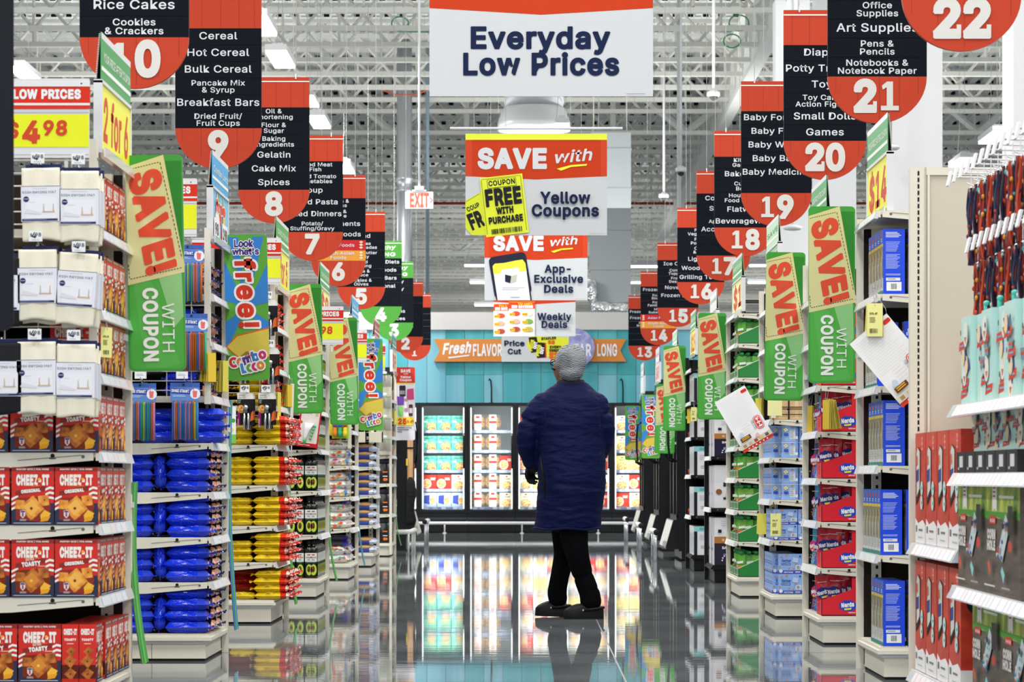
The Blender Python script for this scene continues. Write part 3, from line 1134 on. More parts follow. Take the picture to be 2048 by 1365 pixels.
# ------------------------------------------------------------------ flags at right angles to the shelf ends
define('flag_green', '#3d9f3a', .4)
define('flag_lime', '#6dbb4b', .4)
define('flag_pale', '#8fcb85', .4)
define('coupon_tan', '#dbd79a', .45)
define('save_red', '#df4a28', .45)
define('flag_blue', '#2f86d6', .4)
define('flag_yellow', '#d9c54a', .4)
def save_art(a, w, h):
    """coupon with SAVE! running downwards, WITH COUPON below"""
    a.rrect(0, 0, w, h, .02, 'flag_green')
    a.rrect(.008, .008, w - .008, h * .43, .02, '#52b048')
    a.poly([(w * .1, h * .415), (w * .42, h * .415), (w * .9, h * .03), (w * .62, .012), (w * .3, .012)], '#5cb653')
    a.poly([(w * .55, h * .43), (w * .95, h * .46), (w * .97, h * .25), (w * .8, h * .2)], 'flag_pale')
    a.poly([(w * .7, h * .97), (w * .97, h * .97), (w * .97, h * .5)], '#2f8731')
    p = [(.0, .955), (.67, 1.0), (1.0, .475), (.0, .395)]
    q = [(.004, .945), (.665, 1.0), (1.0, .50), (1.0, .455), (.012, .398)]
    a.poly([(x * w, y * h) for x, y in q], 'coupon_tan')
    def at(u, v):
        return (u * w, v * h)
    a.dash(*at(.03, .93), *at(.6, .965), 12, '#2a2a22', .0028)
    a.dash(*at(.6, .965), *at(.955, .52), 22, '#2a2a22', .0028)
    a.dash(*at(.05, .43), *at(.03, .5), 4, '#2a2a22', .0028)
    a.dash(*at(.06, .425), *at(.97, .475), 18, '#2a2a22', .0028)
    # SAVE! rotated a quarter turn clockwise, its top towards the right
    a.text('SAVE!', w * .40, h * .685, w * .55, 'save_red', h * .47, .07, rot=-77, slant=.06) if False else None
    L = 'SAVE!'
    vs, fs = glyphs(L, .052, .06)
    x0, x1 = min(v[0] for v in vs), max(v[0] for v in vs)
    y0, y1 = min(v[1] for v in vs), max(v[1] for v in vs)
    pts = []
    for u, v in vs:
        s = (u - x0) / (x1 - x0)
        r = (v - y0) / (y1 - y0)
        # baseline runs down the left of the coupon, slanting to the right
        bx = .03 + .30 * s + (.58 - .02 * s) * r * (1.0)
        by = .905 - .47 * s + (.045) * r
        pts.append((min(bx, .97) * w, by * h))
    a.raw(pts, fs, 'save_red')
    a.text('COUPON', w * .28, h * .215, w * .235, '#f2f5f0', h * .34, .035, rot=-90)
    a.text('WITH', w * .60, h * .20, w * .21, '#eef3ec', h * .225, -.004, rot=-90)
def free_art(a, w, h):
    a.rrect(0, 0, w, h, .02, '#62ae41')
    c = (w * .5, h * .50)
    for x0, y0, x1, y1 in ((.1, 1, .33, 1), (.66, 1, .92, 1), (0, .82, 0, .55), (1, .8, 1, .53), (0, .4, 0, .2), (1, .4, 1, .27)):
        a.poly([c, (x0 * w, y0 * h - (.012 if y0 == 1 else 0)), (x1 * w, y1 * h - (.012 if y1 == 1 else 0))], 'flag_blue')
    a.poly([(0, h * .23), (w * .25, h * .31), (w, h * .36), (w, h * .15), (w * .45, h * .19), (w * .3, h * .15)], '#e2682a')
    a.poly([(w * .03, h * .232), (w * .27, h * .302), (w, h * .35), (w, h * .158), (w * .47, h * .2), (w * .3, h * .16)], 'flag_yellow')
    a.text('Look', w * .46, h * .915, w * .16, '#4a2a86', w * .44, .03, outline=('#f2f2f6', .06))
    a.text("what's", w * .50, h * .862, w * .14, '#4a2a86', w * .62, .03, outline=('#f2f2f6', .06))
    def down(t, bold, m):
        ref = glyphs(t, .035, .17)[0]
        x0, x1 = min(v[0] for v in ref), max(v[0] for v in ref)
        vs, fs = glyphs(t, bold, .17)
        a.raw([((.26 + .08 * (u - x0) / (x1 - x0) + .42 * v / CAP) * w, (.835 - .475 * (u - x0) / (x1 - x0)) * h) for u, v in vs], fs, m)
    down('free!', .09, '#f0f0f3')
    down('free!', .035, '#d63a22')
    for ch, x, y, cc in (('C', .2, .095, '#cf3b32'), ('o', .35, .105, '#de8a33'), ('m', .52, .115, '#5b3a8c'), ('b', .70, .135, '#3b7fc4'), ('o', .86, .15, '#c9366f')):
        a.text(ch, x * w, y * h, w * .2, cc, None, .05, outline=('#f2f2f6', .07), rot=14)
    for ch, x, y, cc in (('L', .44, .055, '#3b8ad0'), ('o', .57, .062, '#5fa843'), ('c', .69, .07, '#c9366f'), ('o', .81, .078, '#de8a33')):
        a.text(ch, x * w, y * h, w * .2, cc, None, .05, outline=('#f2f2f6', .07), rot=12)
    a.text('H-E-B', w * .53, h * .163, w * .05, '#c4302b', w * .16, .05, rot=12)
def pick_art(a, w, h):
    a.rrect(0, 0, w, h, .02, '#e9e9f0')
    a.rrect(0, h * .79, w, h, .02, '#cf3a2c')
    a.rect(0, h * .785, w, h * .85, '#cf3a2c')
    a.text('SAVE', w * .5, h * .93, w * .15, '#f2f2f4', w * .52, .04)
    a.text('with', w * .5, h * .9, w * .08, '#f2c0b8', w * .24, .03, slant=.3)
    a.text('Yellow', w * .5, h * .85, w * .12, '#f2f2f4', w * .55, .03)
    a.text('Coupon', w * .5, h * .81, w * .12, '#f2f2f4', w * .62, .03)
    a.rect(w * .03, h * .77, w * .97, h * .785, '#f0df48')
    a.rrect(w * .17, h * .6, w * .5, h * .75, .01, '#2d2a33')
    a.rect(w * .2, h * .63, w * .47, h * .68, '#8f8f9c')
    a.poly([(w * .55, h * .55), (w * .95, h * .56), (w * .92, h * .71), (w * .58, h * .7)], '#cf4f86')
    a.poly([(w * .08, h * .48), (w * .4, h * .48), (w * .42, h * .6), (w * .06, h * .6)], '#6a3fa0')
    a.rrect(w * .42, h * .39, w * .62, h * .57, .01, '#b58fa8')
    a.rect(w * .44, h * .44, w * .6, h * .53, '#efe9ee')
    a.rrect(w * .67, h * .33, w * .88, h * .49, .01, '#5d3038')
    a.rect(w * .69, h * .37, w * .86, h * .44, '#e6dfe0')
    a.rrect(w * .1, h * .33, w * .38, h * .47, .01, '#8ccf79')
    a.rrect(w * .03, h * .2, w * .95, h * .32, .03, '#f3d94d')
    a.text('25', w * .33, h * .222, w * .27, '#d6542c', w * .46, .06)
    a.text('% off', w * .75, h * .235, w * .14, '#d6542c', w * .34, .04)
    a.text('Healthy Living', w * .45, h * .165, w * .065, '#4a4d58', w * .75, .03)
    a.text('Department', w * .38, h * .137, w * .065, '#4a4d58', w * .6, .03)
    a.text('Items', w * .2, h * .108, w * .065, '#4a4d58', w * .25, .03)
FL_W, FL_H = .212, .80
FLAGS = {}
def flag_kit(art, w=FL_W, h=FL_H, side=-1):
    k = (art.__name__, w, h, side)
    if k not in FLAGS:
        g = G()
        n = 5
        r = .02
        pts = []
        for cx, cz, a0 in ((w - r, h - r, 0), (r, h - r, 90), (r, r, 180), (w - r, r, 270)):
            for j in range(5):
                q = math.radians(a0 + 22.5 * j)
                pts.append((cx + r * math.cos(q), cz + r * math.sin(q)))
        g.prism(pts, 1, 0, .003, 'sign_white')
        art(g.art((0, 0, 0), (1, 0, 0), (0, 0, 1), .00035), w, h)
        c = G().box(-.014 if side < 0 else w, 0 if side < 0 else w + .014, -.09, .06, h * .14, h * .17, 'metal_white')
        FLAGS[k] = kit('shelf_flag', None, kit('panel', g), kit('clip', c))
    return FLAGS[k]
def flag(side, d, pytop, art, label, lean=1.0, w=FL_W, h=FL_H, px=None):
    x = side * 1.478 if px is None else XX(px, d)
    z = ZZ(pytop, d) - h
    if side > 0 and px is None:
        x -= w
    spawn(flag_kit(art, w, h, side), (x, d, z), label, 'shelf flag', 'promotion flags on the shelf ends', rot=(0, math.radians(-lean), 0))
flag(-1, 10.32, 311, save_art, 'large green Save With Coupon flag beside the dish mats, nearest left')
flag(-1, 13.66, 470, free_art, "blue and green Look what's free flag above the can openers", 1.2, h=.715)
flag(-1, 17.22, 569, save_art, 'Save With Coupon flag above the avocado oil, left side', .8)
flag(-1, 20.8, 636, save_art, 'Save With Coupon flag above the white sweet bags, left side', .8)
flag(-1, 24.3, 678, free_art, "Look what's free flag above the tan bread packs", .3)
flag(-1, 31.14, 735, pick_art, 'white 25% off flag with red Save Yellow Coupon top', 0, h=.815)
flag(1, 12.62, 413, save_art, 'large Save With Coupon flag left of the blue solar boxes, nearest right', 0)
flag(1, 15.02, 504, save_art, 'Save With Coupon flag above the tan jars, second from the right', -1)
flag(1, 20.92, 626, save_art, 'Save With Coupon flag left of the green pouches, third from right', -.5)
flag(1, 26.25, 692, save_art, 'Save With Coupon flag left of the white appliance boxes', -.3)
flag(1, 28.9, 768, save_art, 'half hidden Save With Coupon flag behind another, by the freezer doors', -2, px=1308, h=.72)
flag(1, 32.44, 790, free_art, "Look what's free flag on the second freezer end, right side", 0, px=1283.5, h=.74)
flag(1, 37.4, 812, free_art, "Look what's free flag on the farthest freezer end, leftmost", 0, px=1250, h=.73)

# low flags that hang flat along the shelf ends, seen nearly edge on
def lowflag(side, d, py0, py1, m, label, curl=.03, w=.16):
    h = ZZ(py0, d) - ZZ(py1, d)
    z = ZZ(py1, d)
    g = G()
    n = 10
    vs = []
    for i in range(n + 1):
        t = i / n
        off = curl * (1 - t) ** 2 - .012 * math.sin(t * PI)
        vs += [(-side * (off + .004), 0, h * t), (-side * (off + .006), w, h * t)]
    fs = [(2 * i, 2 * i + 1, 2 * i + 3, 2 * i + 2) for i in range(n)]
    b = [(x + side * .003, y, zz) for x, y, zz in vs]
    m2 = '#5fb85a' if m == 'flag_green' else '#52b048'
    g.add(vs, fs, m)
    g.add(b, [f[::-1] for f in fs], 'sign_white')
    a0 = len(g.v)
    vs2 = [(vs[2 * i][0] * .65 + vs[2 * i + 1][0] * .35 - side * .001, w * .35, vs[2 * i][2]) if k == 0 else
           (vs[2 * i][0] * .35 + vs[2 * i + 1][0] * .65 - side * .001, w * .65, vs[2 * i][2]) for i in range(n + 1) for k in (0, 1)]
    g.add(vs2, fs, m2)
    g.box(-side * .01, side * .004, .004, .028, h * .86, h * .89, 'metal_white')
    o = obj('shelf_flag', g, loc=(side * 1.478, d, z))
    tag(o, label, 'shelf flag', 'long flags along the shelf ends')
lowflag(-1, 10.36, 965, 1330, 'flag_green', 'long green flag hanging edge-on between the red cracker boxes and blue bags', .04)
lowflag(-1, 13.72, 800, 1262, 'flag_blue', 'long blue and green flag hanging edge-on between the blue and yellow bags', .03)
lowflag(-1, 17.155, 960, 1210, 'flag_green', 'long green flag hanging edge-on between yellow bags and oil bottles', .04)
lowflag(-1, 20.655, 1010, 1163, 'flag_green', 'long green flag edge-on right of the avocado oil', .05)
lowflag(-1, 24.205, 990, 1132, 'flag_blue', 'long blue flag edge-on right of the white sweet bags', .05)
lowflag(-1, 31.105, 1000, 1092, 'flag_green', 'long green flag edge-on right of the black tubs', .05)

# ------------------------------------------------------------------ shelf ends
FR = 1.478                       # how far the shelf fronts stand from the line of sight
def sb(g, side, x0, x1, y0, y1, z0, z1, m):
    return g.box(side * x0, side * x1, y0, y1, z0, z1, m)
def endcap(side, d0, L, levels, label, wing=None, dark=False, depth=.66, ztop=2.0, near=None, toplevels=()):
    """one free-standing shelf end: base, back, posts, shelves with price strips, wire grid towards the camera"""
    mc = 'metal_black' if dark else 'metal_cream'
    t = thing('endcap_shelving', label, 'shelf unit', 'shelf units along the cross aisle', (side * FR, d0, 0))
    t0 = Matrix.Translation((-side * FR, -d0, 0))
    def part(name, g, parent=t, lab=None):
        g.v = [tuple(t0 @ Vector(v)) for v in g.v]
        return obj(name, g, parent, None, lab)
    zb = levels[0] - .003
    g = G()
    sb(g, side, FR + .03, FR + depth, d0 + .03, d0 + L, .012, zb - .045, mc)
    sb(g, side, FR + .02, FR + depth, d0 + .02, d0 + L, zb - .045, zb - .03, 'metal_white' if not dark else mc)
    sb(g, side, FR + .0, FR + depth, d0 + .0, d0 + L, zb - .03, zb - .014, mc)
    sb(g, side, FR + .01, FR + depth, d0 + .01, d0 + L, zb - .014, zb, mc)
    sb(g, side, FR + .035, FR + depth, d0 + .035, d0 + L, 0, .012, 'slot')
    for q in (.28, .52):
        sb(g, side, FR + q, FR + q + .003, d0 + .0285, d0 + .03, .012, zb - .045, '#8f8b80')
    part('base', g)
    g = G()
    sb(g, side, FR + depth, FR + depth + .03, d0 + .02, d0 + L, .02, ztop, 'panel_dark')
    part('back_panel', g)
    g = G()                                                         # far post, full height
    sb(g, side, FR - .002, FR + .028, d0 + L, d0 + L + .035, 0, ztop, mc)
    part('post', g)
    g = G()                                                         # slotted upright a little inside
    sb(g, side, FR + .06, FR + .10, d0 + L - .06, d0 + L - .021, zb, ztop - .02, mc)
    z = zb + .03
    while z < ztop - .06:
        sb(g, side, FR + .075, FR + .086, d0 + L - .061, d0 + L - .0605, z, z + .015, 'slot')
        z += .04
    part('slotted_upright', g)
    g = G()
    sb(g, side, FR + .028, FR + depth, d0 + L - .02, d0 + L - .005, .02, ztop - .02, 'panel_dark')
    part('end_panel', g)
    for i, zt in enumerate(levels):
        zt -= .0015
        g = G()
        short = wing and zt > wing[0]
        dp = depth - .01
        if i:
            sb(g, side, FR + .012, FR + dp, d0 + .012, d0 + L - .03, zt - .016, zt, mc)
            if short:
                sb(g, side, FR + .012, FR + .012 + .42, d0 + .004, d0 + .012, zt - .03, zt, mc)
            else:
                x = lambda q: side * (FR + q)
                g.prism([(x(.02), zt), (x(dp), zt), (x(dp), zt - .062), (x(.30), zt - .052), (x(.02), zt - .027)], 1, d0 + .002, d0 + .012, mc)
                for q, r in ((.055, .006), (.16, .0075)):
                    a = g.art((side * (FR + q), d0 + .002, zt - .014), (1, 0, 0), (0, 0, 1), .0008)
                    a.circ(0, .003 if r > .007 else 0, r, 'slot' if r > .007 else '#6a665c')
                    if r > .007:
                        a.rect(-.012, -.008, .012, -.005, 'slot')
                        sx = side
                        a.poly([(-sx * .1, .006), (-sx * .1, .004), (sx * .12, -.014), (sx * .12, -.012)], '#5d594f')
            sb(g, side, FR + .0, FR + .012, d0 + .004, d0 + L - .004, zt - .028, zt, mc)
        else:
            sb(g, side, FR + .02, FR + dp, d0 + .02, d0 + L - .03, zt, zt + .001, mc)
        s = part('shelf', g)
        if i:
            g = G()
            x = lambda q: side * (FR - q)
            g.prism([(x(.016), zt - .034), (x(.004), zt + .004), (x(0), zt + .004), (x(0), zt - .034)], 1, d0 + .002, d0 + L - .002, 'strip')
            k = d0 + .01
            while k < d0 + L - .21:
                w = random.uniform(.08, .2)
                g.add([(x(.0155), k, zt - .03), (x(.0155), k + w, zt - .03), (x(.0062), k + w, zt), (x(.0062), k, zt)], [(0, 1, 2, 3)], random.choice(['#d9dbe1', '#d3d8e0', '#dcd6da', '#d6dad6']))
                k += w + .004
            part('price_strip', g, s)
    if wing:
        z0, z1 = wing[0], wing[1]
        x0, x1 = FR + .0, FR + (wing[2] if len(wing) > 2 else .55)
        g = G()
        sb(g, side, x0, x0 + .028, d0 - .04, d0 - .01, z0 - .02, z1 + .02, mc)
        for q in range(8):
            zz = z0 + (z1 - z0) * (q + .5) / 8
            sb(g, side, x0 - .004, x0, d0 - .04, d0 - .012, zz, zz + .006, '#8f8b80')
        part('wing_post', g)
        g = G()
        z = z0
        while z <= z1 + .001:
            g.tube([(side * x0, d0 - .025, z), (side * x1, d0 - .025, z)], .0026, 'wire', 5)
            z += .044
        x = x0 + .09
        while x < x1:
            g.tube([(side * x, d0 - .02, z0), (side * x, d0 - .02, z1)], .0026, 'wire', 5)
            x += .115
        part('wire_grid', g)
    if not wing and near:
        g = G()
        sb(g, side, FR, FR + .028, d0 - .01, d0 + .012, near[0], near[1], mc)
        part('post', g)
    return t
def run(side, d0, L, x0, label, mats, dark=False):
    """the long shelf run that goes off behind each shelf end"""
    mc = 'metal_black' if dark else 'metal_cream'
    t = thing('shelving_run', label, 'shelf unit', 'long shelf runs behind the shelf ends')
    g = G()
    sb(g, side, x0, x0 + 4, d0 + .02, d0 + L - .02, 0, .14, mc)
    obj('base', g, t)
    g = G()
    sb(g, side, x0, x0 + 4, d0 + L / 2 - .02, d0 + L / 2 + .02, .14, 1.85, mc)
    obj('back_panel', g, t)
    for z in (.55, .95, 1.35):
        g = G()
        sb(g, side, x0, x0 + 4, d0 + .06, d0 + L - .06, z - .03, z, mc)
        obj('shelf', g, t)

LV = {
 'A': [.154, .447, .696, .946, 1.215, 1.437, 1.716],
 'B': [.13, .37, .58, .79, 1.02, 1.24, 1.49, 1.715],
 'C': [.144, .363, .576, .813, 1.05, 1.28, 1.50, 1.745],
 'D': [.145, .453, .764, 1.055, 1.33, 1.60],
 'E': [.14, .43, .695, .956, 1.25, 1.55],
 'F': [.137, .40, .69, .96, 1.25, 1.55],
 'G': [.146, .46, .79, 1.095, 1.3, 1.5, 1.7],
 'R1': [.143, .53, .909, 1.247, 1.637, 1.99],
 'R2': [.152, .396, .632, .854, 1.094, 1.33, 1.56, 1.79],
 'R3': [.147, .476, .723, .98, 1.212, 1.43, 1.66, 1.90],
 'R4': [.149, .40, .624, .853, 1.078, 1.335, 1.572, 1.815, 2.03],
 'R5': [.146, .61, 1.03, 1.42, 1.78],
 'R6': [.15, .51, .88, 1.227, 1.55, 1.85],
}
DE = {'A': 9.6, 'B': 13.0, 'C': 16.3, 'D': 19.75, 'E': 23.3, 'F': 26.7, 'G': 30.2,
      'R1': 11.8, 'R2': 14.25, 'R3': 17.0, 'R4': 19.9, 'R5': 22.6, 'R6': 25.4}
LEN = {'A': .76, 'B': .70, 'C': .85, 'D': .9, 'E': .9, 'F': .9, 'G': .9, 'R1': .74, 'R2': .76, 'R3': .84, 'R4': .9, 'R5': .8, 'R6': .8}
endcap(-1, DE['A'], LEN['A'], LV['A'], 'cream shelf end with dish mats above red cracker boxes, nearest left', (1.20, 2.0, .62))
endcap(-1, DE['B'], LEN['B'], LV['B'], 'cream shelf end stacked with blue bags under straw packs', (1.22, 2.0))
endcap(-1, DE['C'], LEN['C'], LV['C'], 'cream shelf end stacked with yellow bags under can openers', (1.22, 2.0))
endcap(-1, DE['D'], LEN['D'], LV['D'], 'cream shelf end full of dark avocado oil bottles', (1.18, 2.0))
endcap(-1, DE['E'], LEN['E'], LV['E'], 'cream shelf end with white sweet bags, left side', (1.12, 2.0))
endcap(-1, DE['F'], LEN['F'], LV['F'], 'cream shelf end with blue and tan bread packs, left side', (1.2, 2.0))
endcap(-1, DE['G'], LEN['G'], LV['G'], 'cream shelf end with black tubs, farthest on the left', None, near=(.02, 1.95))
endcap(1, DE['R1'], LEN['R1'], LV['R1'], 'cream shelf end with blue solar light boxes, right side', None, ztop=2.02)
endcap(1, DE['R2'], LEN['R2'], LV['R2'], 'cream shelf end with red candy trays, right side', None, ztop=2.0)
endcap(1, DE['R3'], LEN['R3'], LV['R3'], 'cream shelf end with pale blue baby snack tubs and boxes', None, ztop=2.05, near=(1.22, 2.05))
endcap(1, DE['R4'], LEN['R4'], LV['R4'], 'cream shelf end with green trays of capped pouches', None, ztop=2.05)
endcap(1, DE['R5'], LEN['R5'], LV['R5'], 'black shelf end with large coffee machine boxes', None, True, ztop=1.98)
endcap(1, DE['R6'], LEN['R6'], LV['R6'], 'black shelf end with white and teal appliance boxes', None, True, ztop=1.98)
for k_, sd, l in (('A', -1, 'behind the red cracker boxes'), ('B', -1, 'behind the blue bags'), ('C', -1, 'behind the yellow bags'), ('D', -1, 'behind the avocado oil'), ('E', -1, 'behind the white sweet bags'), ('F', -1, 'behind the bread packs'), ('G', -1, 'behind the black tubs'),
                 ('R1', 1, 'behind the solar light boxes'), ('R2', 1, 'behind the candy trays'), ('R3', 1, 'behind the baby snacks'), ('R4', 1, 'behind the pouch trays'), ('R5', 1, 'behind the coffee machine boxes'), ('R6', 1, 'behind the white appliance boxes')):
    run(sd, DE[k_], LEN[k_], FR + .72, 'long shelf run ' + l, None, k_ in ('R5', 'R6'))

# ------------------------------------------------------------------ price toppers
def topper(side, d, L, z, head, body, price, label, headtext='YOUR PRICE AFTER COUPON', hh=.16, bh=.235, htc='#e9f1e4', ptc='#d2452a', fancy=False, pale=False):
    """sign holder on top of a shelf end: price card facing the aisle with a header tent"""
    t = thing('price_sign', label, 'price sign', 'price signs on top of the shelf ends', (side * (FR - .008 if side < 0 else FR + .04), d, z))
    u = (0, -side, 0)
    y0 = L if side > 0 else 0
    g = G()
    a_ = -side
    g.box(0, side * .03, 0, .012, 0, bh, 'metal_white')
    g.box(0, side * .03, L - .012, L, 0, bh, 'metal_white')
    g.box(0, side * .03, 0, L, -.014, 0, 'strip')
    g.box(0, side * .03, 0, L, bh - .008, bh + .004, 'metal_white')
    g.box(side * -.012, side * -.006, 0, L, -.03, .004, 'strip')
    obj('frame', g, t)
    def board(x, zlo, zhi, m):
        g = G().box(side * x, side * (x + .003), .008, L - .008, zlo, zhi, m)
        return g, g.art((side * x, y0 - side * .008 * (1 if side > 0 else 1), zlo), u, (0, 0, 1), .0004)
    w = L - .016
    g, a = board(.006, .0, bh - .008, body)
    H = bh - .008
    if fancy:
        for k in range(7):
            a.poly([(random.uniform(0, w), 0), (random.uniform(0, w), 0), (random.uniform(.2, .8) * w, H)], ['#4ab0e0', '#f2d13f', '#6cb84a', '#e4573c', '#f4f2ea'][k % 5])
        a.text('free', w * .5, H * .6, .05, '#e04a30', w * .6, .05, outline=('#f3f3f3', .05))
        a.rect(w * .08, 0, w * .42, H * .42, '#f4f4f4')
        a.rect(w * .58, 0, w * .92, H * .42, '#f4f4f4')
        a.text('98', w * .25, H * .1, .05, '#2a2a30', w * .2, .03)
        a.text('198', w * .75, H * .1, .05, '#2a2a30', w * .25, .03)
    elif price:
        a.text(price, w * .5, H * .18, H * .62, ptc, w * .84, .03, slant=.1)
    obj('price_card', g, t)
    g, a = board(.004, bh + .008, bh + .008 + hh, head)
    a.rect(0, hh - .022, w, hh, 'metal_white')
    a.rect(0, .03, w, .045, '#eef2ec')
    a.text(headtext, w * .52, hh * .42, .03, htc, w * .9, .01)
    if side > 0 or True:
        pass
    obj('header', g, t)
    g = G()
    g.prism([(side * .02, bh), (side * .023, bh), (side * .010, bh + hh + .01), (side * .007, bh + hh + .01)], 1, .008, L - .008, '#2a2140')
    for k in range(26):
        g.tube([(side * (.0065 + .0005 * k), .004, bh + hh - k * .006), (side * (.012 + .0005 * k), .004, bh + hh - k * .006)], .0016, 'wire', 3)
    obj('header_back', g, t)
    return t
TZ = 2.0
topper(-1, 9.62, .72, 1.995, '#4d9f5c', 'yellow_card', '2 for 6', 'green and yellow 2 for 6 price sign above the dish mats')
topper(-1, 13.0, .70, 1.985, '#4fa8dc', '#7fc4e6', '', 'bright multicoloured price sign above the straw packs', 'Combo Loco', fancy=True)
topper(-1, 16.3, .85, 1.985, '#5aa75a', 'yellow_card', '2 for 5', 'green and yellow 2 for 5 price sign above the can openers')
topper(-1, 19.75, .9, 1.985, '#57a562', '#eef0a0', '$8', 'green and pale yellow price sign above the avocado oil')
topper(-1, 23.3, .9, 1.985, '#4fa8dc', '#a8d4ea', '', 'blue multicoloured price sign above the white sweet bags', 'Combo Loco', fancy=True)
topper(-1, 26.7, .9, 1.985, '#b8605c', '#e9dfe2', '$4', 'dull red price sign above the bread packs', 'SAVE', htc='#f3e7e5')
topper(-1, 30.2, .9, 2.018, '#4aa6a0', '#eef0b8', '$9', 'teal and cream price sign above the black tubs', 'SAVE')
topper(1, 11.82, .72, 2.005, '#57a96a', 'yellow_card', '$14', 'green and yellow $14 price sign above the solar light boxes')
topper(1, 14.25, .76, 2.005, '#57a96a', 'yellow_card', '3 for', 'green and yellow price sign above the red candy trays')
topper(1, 17.0, .84, 2.06, '#bfe0c0', '#a9d4ae', '4 for 5', 'pale green price sign with red figures above the baby snacks', 'SAVE', htc='#4a9a58')
topper(1, 19.9, .9, 2.06, '#68ad70', '#eef0a8', '$1', 'green and cream price sign above the pouch trays')
topper(1, 22.6, .8, 1.99, '#eef0ee', '#f0f0ee', '', 'white price sign above the coffee machine boxes', 'SAVE', htc='#6aa870')
topper(1, 25.4, .8, 1.99, '#68ad70', '#f3ef7c', '$19', 'green and yellow price sign above the white appliance boxes')
topper(1, 28.6, .9, 1.98, '#a9cdb0', '#e8ecea', '', 'pale green price sign on the first freezer end', 'SAVE')
topper(1, 32.5, .9, 1.98, '#e3dce0', '#e8dcd8', 'SAVE', 'white price sign with pink print on the second freezer end', 'SAVE', htc='#b55d6a')
topper(1, 36.9, .9, 1.98, '#dbe4e8', '#dfe8ec', '', 'clear and white price sign on the farthest freezer end', 'SAVE', htc='#8aa6b0')

# --- LOW PRICES cards facing the camera
def lowprice(d, pxr, py0, label, price, w=.52):
    x1 = XX(pxr, d)
    z1 = ZZ(py0, d)
    t = thing('price_sign', label, 'price sign', 'low price signs facing along the cross aisle', (x1 - w, d, z1 - .27))
    g = G().box(0, w, 0, .012, 0, .27, 'metal_white')
    a = g.art((0, 0, 0), (1, 0, 0), (0, 0, 1), .0006)
    a.rect(0, .008, w, .012, '#b9bcc0')
    a.rect(0, .152, w, .156, '#b9bcc0')
    a.rect(0, .036, w, .148, '#e6ec28')
    for ch, x, y, hh in ((price[0], .262, .068, .05), (price[1], .198, .052, .07), (price[2], .139, .078, .046), (price[3], .094, .078, .046)):
        a.text(ch, w - x, y, hh, '#cf4528', None, .035, slant=.06)
    obj('price_card', g, t)
    g = G().box(0, w + .004, -.003, 0, .166, .262, '#d83018')
    a = g.art((0, -.003, .166), (1, 0, 0), (0, 0, 1), .0006)
    a.rect(0, .012, w + .004, .02, '#e6e6e8')
    a.text('LOW PRICES', w - .142, .036, .028, '#ebebed', .23, .05)
    a.rect(0, .076, w + .004, .096, '#e2e4e6')
    a.circ(w - .025, .086, .003, 'slot', n=8)
    obj('header', g, t)
    for q in (.08, w - .08):
        obj('bracket', G().box(q - .006, q + .006, .012, .018, -.05, .2, 'metal_white'), t)
lowprice(9.5, 178, 157, 'red and yellow $4.98 Low Prices sign at the far left', '$498')
lowprice(12.93, 393, 357, 'Low Prices sign behind the nearest coupon flag', '$198')
lowprice(16.2, 561, 476, "Low Prices sign peeking out behind the Look what's free flag", '$598')
lowprice(19.65, 686, 613, 'Low Prices sign above the avocado oil grid', '$398')
lowprice(23.2, 733, 660, 'Low Prices sign above the white sweet bags', '$298')
lowprice(26.6, 770, 687, 'Low Prices sign above the bread packs', '$398')

